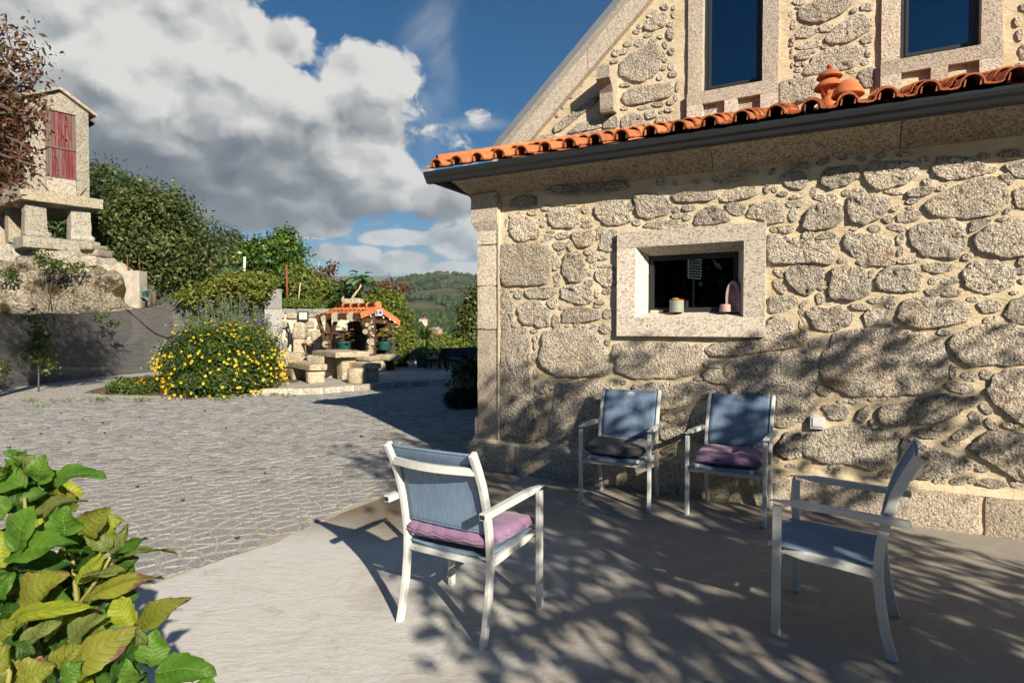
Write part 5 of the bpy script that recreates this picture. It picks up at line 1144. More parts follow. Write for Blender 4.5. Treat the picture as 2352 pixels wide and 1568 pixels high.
# ================================================================ granite gate post with dark side
gpz = at(615, 662, 20.0).z; gx0, gx1 = at(603, 700, 20.0).x, at(640, 700, 20.0).x
po = empty('gate_post', ((gx0+gx1)/2-.02, 20.25, 0), R(30)); tag(po, 'tall squared grey granite post at the end of the wall', 'post')
zz = 0
for i, hgt in enumerate((.9, .62, .55, gpz-2.07)):
    m_ = MB(); rough_box(m_, (gx1-gx0+.02, .36, hgt-.006), 8, .01, .004, 6, i); o = m_.build('post_block', M_greygr, po, auto=50); o.location = (0, .12, zz+hgt/2); zz += hgt
m_ = MB(); m_.box((-(gx1-gx0)/2-.022, .12, gpz/2-.02), (.014, .35, gpz-.03)); m_.build('dark_side_face', plain('dark_post_side', (.035, .036, .04), .8, var=.4, nscale=8), po)  # thin dark sheet covering the left face of the post
# ================================================================ tiled garden shelter
AP = Vector(((868-1176)/F_PX*18.4, 18.4, at(868, 699, 18.4).z)); RD = Vector((-.87, .50, 0)).normalized(); GD = Vector((.50, .87, 0)).normalized()
sh_ = empty('garden_shelter', (AP.x, AP.y, 0)); tag(sh_, 'small timber shelter with an orange tiled roof beside the fountain', 'shelter')
RL = 1.70; LW, RW = .72, .90; ZL, ZR = 1.86, 1.66
def S(a, b_, z): v = RD*a+GD*b_; return Vector((v.x, v.y, z))
def roofz(b_): return AP.z-.08-(AP.z-.08-ZL)*(-b_/LW) if b_ < 0 else AP.z-.08-(AP.z-.08-ZR)*(b_/RW)
M_under = plain('dark_board', (.05, .03, .02), .8)
m_ = MB(); m_.add([S(0, -LW, ZL), S(RL, -LW, ZL), S(RL, 0, AP.z-.08), S(0, 0, AP.z-.08), S(RL, RW, ZR), S(0, RW, ZR)], [(0,1,2,3), (3,2,4,5)]); rf_ = m_.build('roof', M_under, sh_)
def stile(nm, w_, ln, seed):
    m_ = MB(); n = 7; V = []
    for y in (0, ln):
        for k in range(n): a_ = math.pi*k/(n-1); V.append((-w_/2*math.cos(a_), y, w_*.30*math.sin(a_)))
    m_.add(V, [(k, k+1, n+k+1, n+k)[::-1] for k in range(n-1)]+[tuple(range(n))]); me = m_.mesh(nm, True); me.materials.append(M_terrac2); return me
tS = stile('roof_tile', .175, .46, 0)
from mathutils import Quaternion
def orient(o, pos, xa, ya):
    xa, ya = xa.normalized(), ya.normalized(); za = xa.cross(ya).normalized(); xa = ya.cross(za)
    o.matrix_local = Matrix.Translation(pos) @ Matrix((xa, ya, za)).transposed().to_4x4()
for side in (-1, 1):
    W = LW if side < 0 else RW; ze = ZL if side < 0 else ZR
    for c in range(10):
        a = .05+c*.17
        for r_ in range(2):
            b0 = W*(1-r_*.48); b1 = b0-.5*W
            p0 = S(a, side*b0, roofz(side*b0)+.025+.012*r_); p1 = S(a, side*b1, roofz(side*b1)+.025+.012*r_)
            o = link('roof_tile', tS, rf_); orient(o, p0, RD*(1 if side < 0 else -1), p1-p0)
for c in range(5):
    m_ = MB(); m_.tube([S(.02+c*.335, 0, AP.z-.03), S(.06+c*.335, 0, AP.z-.03), S(.07+c*.335, 0, AP.z-.035), S(.39+c*.335, 0, AP.z-.04)], [.105, .105, .09, .082], 12); m_.build('ridge_tile', M_terrac2, rf_, True)
for (b0, b1) in ((-LW-.04, -LW*.5), (-LW*.5, -.03), (.03, RW*.5), (RW*.5, RW+.06)):
    p, q2 = S(-.03, b0, roofz(b0)-.035), S(-.03, b1, roofz(b1)-.035); m_ = MB(); m_.beam(p, q2-(q2-p)*.01, .035, .17); m_.build('verge_tile', M_terrac2, rf_)
m_ = MB(); m_.tube([S(-.05, 0, AP.z-.03), S(.0, 0, AP.z-.03)], .12, 14); m_.build('ridge_end', M_terrac2, rf_)
zb_ = .62
def post(a, b_, z0, z1, w_=.15): m_ = MB(); m_.beam(S(a, b_, z0), S(a, b_, z1), w_, w_, up=(0, 1, 0)); return m_.build('post', M_wood, sh_)
p1 = post(.12, -.10, zb_, 2.0, .17); post(1.5, -.55, zb_, 1.85); post(1.6, .55, zb_, 1.7); post(.15, .85, zb_*.2, 1.5, .10)
for a0, b0, z0, a1, b1, z1 in ((.12, -.10, 1.05, .12, .78, 1.62), (.12, -.1, 1.0, .12, -.66, 1.75), (1.5, -.55, 1.0, 1.05, -.62, 1.8), (1.5, -.55, .7, 1.85, -.68, 1.85)):
    m_ = MB(); m_.beam(S(a0, b0, z0), S(a1, b1, z1), .09, .10); m_.build('brace', M_wood, sh_)
for b_ in (-.66, .80): m_ = MB(); m_.beam(S(-.0, b_, roofz(b_)-.10), S(RL, b_, roofz(b_)-.10), .12, .15); m_.build('wall_plate', M_wood, sh_)
m_ = MB(); m_.beam(S(.12, -.70, 1.72), S(.12, .88, 1.60), .10, .14); m_.build('tie_beam', M_wood, sh_)
for a in np.linspace(.15, RL-.1, 6):
    m_ = MB(); m_.beam(S(a, -LW+.02, roofz(-LW+.02)-.05), S(a, 0, AP.z-.13), .07, .08); m_.build('rafter', M_wood, sh_)
LOGS = [(.10, -.20, 1.62, .06), (.10, -.21, 1.45, .07), (.10, -.20, 1.28, .06), (.10, -.21, 1.05, .11), (.10, -.20, .88, .07), (.10, -.22, .74, .09), (.10, -.36, 1.55, .065), (.06, -.47, 1.34, .08), (.05, .92, 1.56, .10), (.38, -.72, 1.78, .14), (1.0, -.72, 1.78, .15), (1.5, -.72, 1.74, .10), (1.52, -.66, .95, .10)]
for a, b_, z, r_ in LOGS:
    m_ = MB(); c_ = S(a, b_, z); d_ = Vector((.05, -1, -.05)).normalized()*.03; m_.tube([c_-d_, c_+d_], r_, 12)
    m_.V = [(x+.012*nz((x*9, y*9, z_*9), 1), y, z_+.012*nz((x*9, z_*9, 3), 1)) for x, y, z_ in m_.V]; m_.build('log_slice', M_log, sh_)
for a, b_, z in ((.05, -.3, 1.80), (.02, -.24, 1.48), (.02, -.22, 1.22), (.02, -.24, .96), (.0, .2, 1.76), (.0, .5, 1.70), (-.02, .7, 1.62), (.04, -.5, 1.52)):
    m_ = MB(); m_.lathe([(.005, -.03), (.025, -.015), (.028, .005), (.015, .025), (.008, .035)], 10, c=S(a-.06, b_-.02, z)); m_.build('festoon_bulb', M_pvc, sh_, True)
sg = MB(); c_ = S(-.10, -.06, 1.90); sg.box(c_, (.22, .02, .17), rz=R(-8)); so_ = sg.build('house_sign', M_pvc, sh_)
sg = MB(); sg.box(c_+Vector((.045, -.013, .012)), (.10, .008, .10), rz=R(-8)); sg.build('sign_picture', plain('sign_blue', (.03, .16, .33), .4), so_)
for dz in (.03, -.03): sg = MB(); sg.box(c_+Vector((-.055, -.0, dz)), (.045, .032, .045), rz=R(-8)); sg.build('sign_mark', M_ink, so_)
# stone plinth blocks under the shelter
pb = empty('stone_ledge', (AP.x, AP.y, TZ)); tag(pb, 'low ledge of big granite blocks under the shelter', 'ledge')
for a, b_, sx_, sy_, sz_, z, sd2 in ((.35, -.20, 1.05, .75, .34, .17, 1), (.10, -.30, .55, .5, .16, .42, 4), (1.15, -.45, .8, .5, .50, .25, 7), (-.15, .25, .6, .5, .18, .42, 9), (1.9, -.5, .7, .5, .48, .24, 12), (.55, -.35, .7, .4, .14, .41, 15)):
    m_ = MB(); rough_box(m_, (sx_, sy_, sz_), 9, .05, .035, 4, sd2); o = m_.build('block', M_furn, pb, auto=65); v = S(a, b_, 0); o.location = (v.x, v.y, z); o.rotation_euler = (0, 0, math.atan2(RD.y, RD.x))
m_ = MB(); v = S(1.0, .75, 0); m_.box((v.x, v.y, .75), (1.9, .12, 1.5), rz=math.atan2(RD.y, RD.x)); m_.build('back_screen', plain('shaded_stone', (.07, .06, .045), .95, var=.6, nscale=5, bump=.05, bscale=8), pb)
# potted succulents
M_aeon = leafmat('aeonium', [(.28, .33, .05), (.45, .48, .10), (.24, .10, .06), (.20, .07, .05)], .15)
for (px, py, lb_, Yp) in ((791, 803, 'teal pot of yellow green succulents on the ledge, left of the shelter post', 18.5), (883, 803, 'teal pot of yellow green succulents right of the shelter post', 18.6)):
    p = at(px, py, Yp); fp = empty('succulent_planter', p); tag(fp, lb_, 'flowerpot', 'teal pots of succulents')
    m_ = MB(); m_.lathe([(.15, 0), (.21, .20), (.225, .20), (.225, .25), (.20, .25), (.18, .2)], 20); m_.build('pot', M_teal, fp, auto=40)
    cs = rng.normal(size=(34, 3))*np.array((.20, .16, .13))+np.array((0, 0, .48)); C = []; N = []
    for c in cs:
        for q in range(14):
            an = 2.4*q; e_ = .25+q*.05; d = np.array((math.cos(an)*e_, math.sin(an)*e_, .55)); C.append(c+d*.055); N.append(np.array((math.cos(an)*.4, math.sin(an)*.4, 1))+rng.normal(size=3)*.2)
    link('rosettes', leaf_mesh('rosettes', np.array(C), np.array(N), .085, .65), fp, M_aeon)['kind'] = 'stuff'
# ================================================================ far end of the terrace: black armchairs, dog, drying rack, pots
def lounge(px, py, rz, label, cush):
    p = gnd(px, py, TZ); t_ = empty('lounge_chair', (p.x, p.y, TZ), rz); tag(t_, label, 'chair', 'black lounge chairs on the terrace'); t_.scale = (.80, .80, .84)
    for sx in (-1, 1):
        for sy, hh_ in ((.30, .56), (-.30, .52)): m_ = MB(); m_.box((sx*.33, sy, hh_/2), (.06, .06, hh_)); m_.build('leg', M_black, t_)
        m_ = MB(); m_.beam((sx*.33, .34, .575), (sx*.33, -.34, .535), .07, .035); m_.build('armrest', M_black, t_)
    m_ = MB(); m_.box((0, 0, .30), (.66, .62, .07)); m_.build('seat', M_black, t_)
    bk_ = MB(); bk_.beam((0, -.26, .30), (0, -.40, .78), .66, .05, up=(0, 1, 0)); bk_.build('backrest', M_black, t_)
    for k in range(7): m_ = MB(); m_.beam((-.33+.11*k, -.235, .32), (-.33+.11*k, -.37, .78), .03, .02, up=(0, 1, 0)); m_.build('back_slat', M_black, t_)
    m_ = MB(); rough_box(m_, (.56, .54, .10), 10, .04, .008, 6, px); o = m_.build('cushion', cush, t_, auto=60); o.location = (0, .02, .38)
M_lilac = cloth('lilac_cotton', (.40, .27, .40)); M_blueg = cloth('slate_cotton', (.10, .13, .18))
lounge(1000, 845, R(78), 'black lounge chair seen from the side with lilac cushion', M_lilac)
lounge(1045, 846, R(-165), 'black lounge chair with slate cushion facing the yard, beside the lilac one', M_blueg)
lounge(1080, 843, R(-170), 'black lounge chair half hidden by the house corner', M_black)
# resting dog: one continuous skinned body
M_dog = plain('dog_coat', (.50, .42, .32), .9, var=.35, nscale=7, bump=.006, bscale=60)
dq = gnd(1052, 847, TZ)
def skin(name, verts, edges, radii, mat, parent=None, sub=2):
    me = bpy.data.meshes.new(name); me.from_pydata(verts, edges, []); o = link(name, me, parent, mat)
    sk = o.modifiers.new('skin', 'SKIN'); sk.use_smooth_shade = True
    for i, r_ in enumerate(radii):
        v = me.skin_vertices[0].data[i]; v.radius = r_ if isinstance(r_, tuple) else (r_, r_); v.use_root = (i == 0)
    sb = o.modifiers.new('sub', 'SUBSURF'); sb.levels = sb.render_levels = sub; return o
dv = [(.50, 0, .12), (.36, 0, .14), (.20, 0, .155), (.08, -.01, .15), (.0, -.03, .135), (-.09, -.05, .10), (-.17, -.06, .075), (-.235, -.065, .062), (.62, .02, .09), (.70, .06, .05), (.78, .12, .04),
      (.10, -.14, .05), (-.02, -.22, .035), (-.13, -.24, .03), (.16, .12, .06), (.02, .17, .035), (.52, -.12, .08), (.42, -.22, .05), (.55, -.27, .03), (.38, -.30, .03), (.05, .0, .165)]
de = [(0, 1), (1, 2), (2, 3), (3, 4), (4, 5), (5, 6), (6, 7), (0, 8), (8, 9), (9, 10), (3, 11), (11, 12), (12, 13), (3, 14), (14, 15), (0, 16), (16, 17), (17, 18), (18, 19)]
dv = dv[:20]
dr = [.105, .115, .125, .11, .075, .075, .06, .038, .05, .025, .015, .05, .032, .026, .045, .028, .075, .05, .032, .026]
dog = skin('dog', dv, de, dr, M_dog); dog.location = (dq.x, dq.y+.15, TZ-.012); dog.rotation_euler = (0, 0, R(8)); tag(dog, 'pale dog lying on the terrace in front of the black chairs', 'dog')
for sy in (-1, 1):
    m_ = MB(); m_.tube([(-.10, -.05+sy*.055, .135), (-.115, -.05+sy*.085, .115), (-.12, -.05+sy*.095, .075)], [.022, .03, .012], 8); m_.build('ear', plain('dog_ear_brown', (.24, .15, .09), .9), dog, True)
    m_ = MB(); m_.lathe([(.002, -.008), (.008, 0), (.002, .008)], 8, c=(-.165, -.058+sy*.036, .105)); m_.build('eye', M_ink, dog, True)
m_ = MB(); m_.lathe([(.004, -.014), (.016, -.004), (.016, .006), (.004, .014)], 10, c=(-.268, -.066, .068)); m_.build('nose', M_ink, dog, True)
# white tubular drying rack
rk = empty('drying_rack', gnd(948, 842, TZ)); tag(rk, 'white tubular drying rack standing near the spiky palm', 'rack'); o_ = rk.location.copy(); Yr = o_.y
for pts_ in (((945, 840), (942, 803)), ((949, 840), (953, 806)), ((928, 805), (1008, 812)), ((930, 806), (932, 816)), ((936, 808), (985, 812))):
    m_ = MB(); m_.tube([at(x, y, Yr)-o_ for x, y in pts_], .028, 7); m_.build('tube', M_pvc, rk, True)
m_ = MB(); m_.tube([at(936, 842, Yr)-o_, at(966, 842, Yr)-o_], .03, 7); m_.build('foot', M_pvc, rk, True)
def simplepot(px, py, rad, hgt, mat, label, leaf, lm, Y=None, spread=1.0, up=.6):
    p = gnd(px, py, TZ); fp = empty('potted_plant', p); tag(fp, label, 'flowerpot')
    m_ = MB(); m_.lathe([(rad*.72, 0), (rad*.95, hgt*.85), (rad*1.03, hgt*.85), (rad*1.03, hgt), (rad*.9, hgt), (rad*.85, hgt*.9)], 18); m_.build('pot', mat, fp, auto=40)
    Pn = rng.normal(size=(160, 3))*np.array((rad*spread, rad*spread, rad*.5*up))+np.array((0, 0, hgt+rad*up)); link('leaves', leaf_mesh('leaves', Pn, rng.normal(size=(160, 3))+np.array((0, 0, .6)), leaf, .45), fp, lm)
M_lg = leafmat('light_green', [(.07, .13, .03), (.14, .22, .05), (.22, .27, .07)])
simplepot(972, 842, .27, .38, plain('green_pot', (.05, .16, .09), .5), 'green pot with a leafy plant left of the black chairs', .16, M_lg)
pl_ = empty('window_box', gnd(1015, 840, TZ)); tag(pl_, 'orange clay planter box of red flowers behind the lilac chair', 'planter')
m_ = MB(); m_.box((0, .3, .14), (1.1, .3, .26)); m_.build('trough', M_terrac2, pl_)
C_ = rng.normal(size=(300, 3))*np.array((.45, .10, .10))+np.array((0, .3, .42)); link('leaves', leaf_mesh('leaves', C_, rng.normal(size=(300, 3))+np.array((0, 0, .5)), .08, .6), pl_, M_lg)
C_ = rng.normal(size=(90, 3))*np.array((.45, .10, .07))+np.array((0, .27, .50)); link('flowers', leaf_mesh('flowers', C_, rng.normal(size=(90, 3)), .06, .9), pl_, leafmat('red_flower', [(.55, .08, .02), (.65, .20, .03)], .2))
# ================================================================ left side: shade net, granary on its rock, concrete pillar
mN, t, b, g_ = newmat('black_shade_net'); b.inputs['Roughness'].default_value = .55; b.inputs['Specular IOR Level'].default_value = .45; out = t.nodes['Material Output']
pos = nd(t, 'ShaderNodeNewGeometry').outputs['Position']
g_.lk(g_.mix(g_.mr(g_.noise(g_.vm('MULTIPLY', pos, (1, 1, 9)), 2.2, 5, .7), .35, .7), (.075, .075, .078), (.105, .105, .108)), b.inputs['Base Color'])
g_.lk(g_.mix(g_.mr(g_.noise(pos, 55, 2, .5), .69, .73), (0.06, .06, .062), (.5, .5, .48)), b.inputs['Base Color']) if False else None
bp = nd(t, 'ShaderNodeBump'); bp.inputs['Distance'].default_value = .008; g_.lk(g_.noise(g_.vm('MULTIPLY', pos, (1, 1, 3)), 5.0, 5, .65), bp.inputs['Height']); g_.lk(bp.outputs[0], b.inputs['Normal'])
trn = nd(t, 'ShaderNodeBsdfTransparent'); mx_ = nd(t, 'ShaderNodeMixShader'); mx_.inputs[0].default_value = .07; g_.lk(b.outputs[0], mx_.inputs[1]); g_.lk(trn.outputs[0], mx_.inputs[2]); g_.lk(mx_.outputs[0], out.inputs[0])
NETL = [(-140, 12.2, 724, 905), (0, 14.3, 722, 894), (120, 15.9, 720, 884), (220, 17.5, 716, 872), (330, 19.0, 708, 858), (400, 19.8, 694, 850), (470, 20.1, 687, 850), (540, 20.1, 680, 850), (600, 20.0, 676, 850)]
def net_at(f):
    s = f*(len(NETL)-1); k = min(int(s), len(NETL)-2); e_ = s-k; a, b_ = NETL[k], NETL[k+1]; return [p+(q-p)*e_ for p, q in zip(a, b_)]
V = []; nu_, nv_ = 150, 14
for i in range(nu_+1):
    x, Y, yt, yb_ = net_at(i/nu_); T = at(x, yt, Y); B = at(x, yb_, Y); B.z = min(B.z, .10)
    for j in range(nv_+1):
        f = j/nv_; p = B.lerp(T, f); wv = .03*nz((i*.11, f*2.2, 0), 1.0)+.015*nz((i*.4, f*5, 3), 1)
        sag_ = -.035*math.sin(math.pi*(i % 18)/18)*f**3
        V.append((p.x-wv*.6, p.y-wv, p.z+sag_+.02*nz((i*.2, 9, 0), 1)*(f > .9)))
F = [(i*(nv_+1)+j, (i+1)*(nv_+1)+j, (i+1)*(nv_+1)+j+1, i*(nv_+1)+j+1) for i in range(nu_) for j in range(nv_)]
net = link('shade_net', np_mesh('shade_net', V, F, True), None, mN); tag(net, 'dark grey shade net stretched along the left side of the yard', 'fence')
hm = MB(); hm.tube([Vector(V[i*(nv_+1)+nv_]) for i in range(nu_+1)], .016, 5, False); hm.build('top_hem', plain('net_rope', (.14, .14, .145), .7), net, True)
for i in range(6, nu_, 24):
    hm = MB(); b0_, t0_ = Vector(V[i*(nv_+1)]), Vector(V[i*(nv_+1)+nv_]); hm.tube([b0_+Vector((-.12, .10, 0)), t0_+Vector((-.12, .10, -.02))], .03, 6); hm.build('net_post', M_rust, net, True)
hs = MB(); hs.tube([at(x, y, 18.4)+Vector((0, -.12, 0)) for x, y in ((258, 710), (280, 706), (300, 704), (325, 712), (345, 721), (362, 725), (385, 722), (402, 711), (412, 698), (422, 688))], .02, 6)
o = hs.build('hanging_cable', M_bark, None, True); tag(o, 'brown cable hanging in a loop over the shade net', 'cable')
# ---- granary
P0 = at(62, 437, 20.5); FD = Vector((.616, .788, 0)); AZG = math.atan2(FD.y, FD.x)
gr = empty('stone_granary', (P0.x, P0.y, 0), AZG); tag(gr, 'old stone granary on legs with red plank door', 'granary')
SDv = Vector((-.788, .616, 0)); p00 = Vector((P0.x, P0.y, 0))
def GF(x, y, off=0.0): q = onplane(x, y, p00+SDv*off, SDv)-p00; return q.dot(FD), q.z
def GS(x, y, off=0.0): q = onplane(x, y, p00+FD*off, FD)-p00; return q.dot(SDv), q.z
ZB = P0.z; WG = GF(205, 440)[0]; ZE = GF(204, 260)[1]; ZA2 = GF(146, 212)[1]; ZEl = GF(62, 224)[1]
M_gran = granite('granary_granite', base=(.345, .315, .26), dark=(.085, .076, .062), light=(.50, .47, .40), grain=26, bump=.012, lump=22, warm=.3, stain=(2.5, .70, (.16, .13, .08)))
def gbox(nm, x0, x1, y0, y1, z0, z1, mat=M_gran, seed=0, r=.02, amp=.012, par=None, div=9):
    m_ = MB(); rough_box(m_, (x1-x0, y1-y0, z1-z0), div, r, amp, 4, seed); o = m_.build(nm, mat, par or gr, auto=60); o.location = ((x0+x1)/2, (y0+y1)/2, (z0+z1)/2); return o
dx0, dz1 = GF(103, 250); dx1, _ = GF(173, 268); dz0 = GF(140, 408)[1]; dz1 = (GF(103, 250)[1]+GF(173, 264)[1])/2
gbox('jamb', -.02, dx0, 0, .28, ZB, ZEl-.02, seed=1); gbox('jamb', dx1, WG+.02, 0, .28, ZB, ZE, seed=2)
gbox('sill_stone', dx0+.003, dx1-.003, .01, .28, ZB, dz0, seed=3)
m_ = MB(); zl = dz1+.004
m_.prism([(-.02, ZEl), (dx0, zl), (dx1, zl), (WG+.02, ZE), (WG*.52, ZA2)], .0, .28, Matrix.Rotation(R(90), 4, 'X') @ Matrix.Diagonal((1, 1, -1, 1))); m_.build('gable_stone', M_gran, gr)
mW, t, b, g_ = newmat('weathered_red_planks'); b.inputs['Roughness'].default_value = .85
oc = nd(t, 'ShaderNodeTexCoord').outputs['Object']; oi = nd(t, 'ShaderNodeObjectInfo'); q_ = g_.vm('ADD', oc, g_.vm('MULTIPLY', oi.outputs['Location'], (7.3, 5.1, 3.7)))
fN = g_.m('ADD', g_.noise(g_.vm('MULTIPLY', q_, (9, 9, .8)), 2.2, 6, .7), g_.m('MULTIPLY_ADD', oi.outputs['Random'], .26, -.13))
g_.lk(g_.ramp(fN, [(.32, (.13, .016, .020)), (.43, (.17, .036, .042)), (.52, (.16, .10, .09)), (.66, (.13, .11, .098))]), b.inputs['Base Color'])
bp = nd(t, 'ShaderNodeBump'); bp.inputs['Distance'].default_value = .008; g_.lk(fN, bp.inputs['Height']); g_.lk(bp.outputs[0], b.inputs['Normal'])
door = empty('door', ((dx0+dx1)/2, .07, dz0), parent=gr); nP = 9; wP = (dx1-dx0)/nP; zm = GF(140, 340)[1]-dz0
for k in range(nP):
    for z0, z1 in ((.02, zm-.03), (zm+.03, dz1-dz0-.01)):
        m_ = MB(); m_.box((0, 0, 0), (wP-.010, .03, z1-z0+rnd.uniform(-.02, .0))); o = m_.build('plank', mW, door); o.location = (-(dx1-dx0)/2+wP*(k+.5), rnd.uniform(-.006, .006), (z0+z1)/2)
m_ = MB(); m_.box((0, -.03, zm), (dx1-dx0, .05, .055)); m_.build('door_rail', mW, door)
m_ = MB(); m_.box((0, -.02, .0), (dx1-dx0+.05, .10, .04)); m_.build('door_rail', mW, door)
m_ = MB(); m_.box((0, .03, (dz1-dz0)/2), (dx1-dx0, .02, dz1-dz0)); m_.build('door_backing', M_dark, door)
# long side of red slats
sl = empty('slatted_side', (0, 1.2, ZB), parent=gr); LS = 4.2; zs0 = GS(30, 420)[1]-ZB; zs0 = max(.12, zs0)
k = 0; y = .30
while y < LS:
    m_ = MB(); m_.box((0, 0, 0), (.03, .085, ZEl-ZB-.55)); o = m_.build('plank', mW, sl); o.location = (.06+rnd.uniform(-.006, .006), y-1.2+.04, .42+(ZEl-ZB-.55)/2); y += .098
for zz in (.95,): m_ = MB(); m_.box((.03, (LS+.3)/2-1.2, zz), (.05, LS-.3, .09)); m_.build('side_rail', M_wood, sl)
m_ = MB(); m_.box((.12, (LS+.3)/2-1.2, 1.2), (.02, LS-.3, 2.0)); m_.build('side_backing', M_dark, sl)
gbox('side_beam', -.02, .26, .285, LS+.3, ZB, ZB+.40, seed=6); gbox('side_beam', -.02, .26, .285, LS+.3, ZEl-.16, ZEl-.02, seed=7)
gbox('end_pier', -.02, .26, LS, LS+.3, ZB+.40, ZEl-.16, seed=8); gbox('side_beam', WG-.26, WG+.02, .285, LS+.3, ZB, ZE-.02, seed=9, div=6)
# stone roof slabs
for (xa_, za_, xb_, zb2, nm) in ((-.20, ZEl-.10, WG*.52, ZA2+.02, 'roof_slab'), (WG*.52, ZA2+.02, WG+.24, ZE-.12, 'roof_slab')):
    for y0, y1 in ((-.16, .62), (.63, 1.9), (1.91, 3.2), (3.21, LS+.45)):
        L_ = math.hypot(xb_-xa_, zb2-za_); m_ = MB(); rough_box(m_, (L_+.02, y1-y0-.01, .11), 9, .03, .02, 4, y0+xa_); o = m_.build(nm, M_moss if y0 > 9 else M_old, gr, auto=60)
        o.location = ((xa_+xb_)/2, (y0+y1)/2, (za_+zb2)/2+.06); o.rotation_euler = (0, -math.atan2(zb2-za_, xb_-xa_), 0)
ex, ez = GF(218, 290, .9); m_ = MB(); m_.add([(WG-.1, .45, ez+.22), (WG+.34, .45, ez-.02), (WG+.34, 2.6, ez-.02), (WG-.1, 2.6, ez+.22), (WG-.1, .45, ez+.17), (WG+.34, .45, ez-.08), (WG+.34, 2.6, ez-.08), (WG-.1, 2.6, ez+.17)], [(0,1,2,3),(7,6,5,4),(0,4,5,1),(1,5,6,2)]); m_.build('eave_tiles', plain('old_red_tile', (.22, .045, .03), .85, var=.4, nscale=8, bump=.02, bscale=24), gr)
# platform and legs
ZP0 = GF(120, 470)[1]; gbox('platform_slab', -.28, WG+.34, -.34, .75, ZP0, ZB-.004, M_old, 11, .03, .03); gbox('platform_slab', -.28, .45, .76, LS+.3, ZP0+.06, ZB-.01, M_old, 12, .03, .03); gbox('platform_slab', WG-.45, WG+.34, .76, LS+.3, ZP0+.06, ZB-.01, M_old, 13, .03, .03)
ZL0 = GF(120, 549, .1)[1]
for x0, x1, sd2 in ((GF(56, 500)[0], GF(108, 500)[0], 1), (GF(160, 500)[0]+.02, GF(205, 500)[0]+.05, 2)):
    m_ = MB(); rough_box(m_, (x1-x0, .46, ZP0-ZL0), 9, .03, .02, 4, sd2*3.1, taper=.06); o = m_.build('leg', M_gran, gr, auto=60); o.location = ((x0+x1)/2, .18, (ZP0+ZL0)/2)
    m_ = MB(); rough_box(m_, (x1-x0+.14, .54, .24), 8, .09, .03, 4, sd2*5.1); o = m_.build('leg_foot', M_gran, gr, auto=70); o.location = ((x0+x1)/2+.05, .18, ZL0+.10)
for yy in (2.3, 4.0): gbox('leg', -.02, .40, yy, yy+.45, ZL0, ZP0+.06, M_old, yy, .04, .03)
gbox('base_slab', -.22, WG+.24, -.28, .9, GF(120, 574, -.1)[1], ZL0, M_gran, 31, .05, .04)
for x, z0, x2, z2 in ((-.05, .35, .06, .10), (.30, .42, .58, .10), (WG-.1, .38, WG-.28, .10)):
    m_ = MB(); m_.tube([(x, -.02, ZB+z0), ((x+x2)/2, -.05, ZB+(z0+z2)/2), (x2, -.03, ZB+z2)], .012, 5); m_.build('iron_hook', M_rust, gr, True)
# ---- rocks and rubble under it
rk_ = empty('rock_base', at(110, 720, 20.4)); rk_.location.z = 0; rb = rk_.location.copy(); tag(rk_, 'mossy rock outcrop and rubble carrying the granary', 'rock')
ROCKS = [(88,573,178,604,20.6,M_gran),(30,570,92,612,21.2,M_gran),(-30,560,40,612,21.8,M_gran),(176,571,226,590,21.0,M_old),(184,589,230,616,20.8,M_gran),(96,600,196,630,20.4,M_old),(-40,600,60,640,20.6,M_moss),(44,588,100,628,20.6,M_moss),
 (-40,622,70,722,19.9,M_moss),(56,618,150,724,19.9,M_moss),(132,612,230,724,20.0,M_moss),(205,625,284,726,20.4,M_moss),(222,606,282,648,20.8,M_old),(150,612,216,640,20.1,M_old),(-30,690,290,790,20.2,M_moss),(186,560,214,575,20.8,M_old)]
for i, (x0, y0, x1, y1, Y, mt_) in enumerate(ROCKS):
    a, b_ = at(x0, y1, Y), at(x1, y0, Y); m_ = MB(); s_ = (b_.x-a.x, .9+.2*(i % 3), b_.z-a.z); rough_box(m_, s_, 14, min(s_)*.28, min(.14, min(s_)*.22), 1.6, i*3.7); o = m_.build('rock', mt_, rk_, True); o.location = ((a.x+b_.x)/2-rb.x, Y+.35-rb.y, (a.z+b_.z)/2)
m_ = MB(); m_.box((-.3, 2.4, 1.6), (3.4, 2.6, 2.9)); m_.build('rock_core', M_moss, rk_)
# ---- concrete pillar with two bars
cp0, cp1 = at(279, 700, 20.6), at(325, 622, 20.6); cp = empty('concrete_pillar', ((cp0.x+cp1.x)/2, 20.7, 0)); tag(cp, 'bare concrete pillar with two rusty bars behind the net', 'pillar')
m_ = MB(); rough_box(m_, (cp1.x-cp0.x, .45, cp1.z), 8, .01, .006, 4, 3); o = m_.build('pillar', M_conc, cp, auto=50); o.location = (0, 0, cp1.z/2)
for px, py in ((290, 587), (317, 592)): q = at(px, py, 20.6); m_ = MB(); m_.tube([(q.x-cp.location.x+.03, -.05, cp1.z-.1), (q.x-cp.location.x, -.05, q.z)], .014, 5); m_.build('iron_bar', M_rust, cp, True)
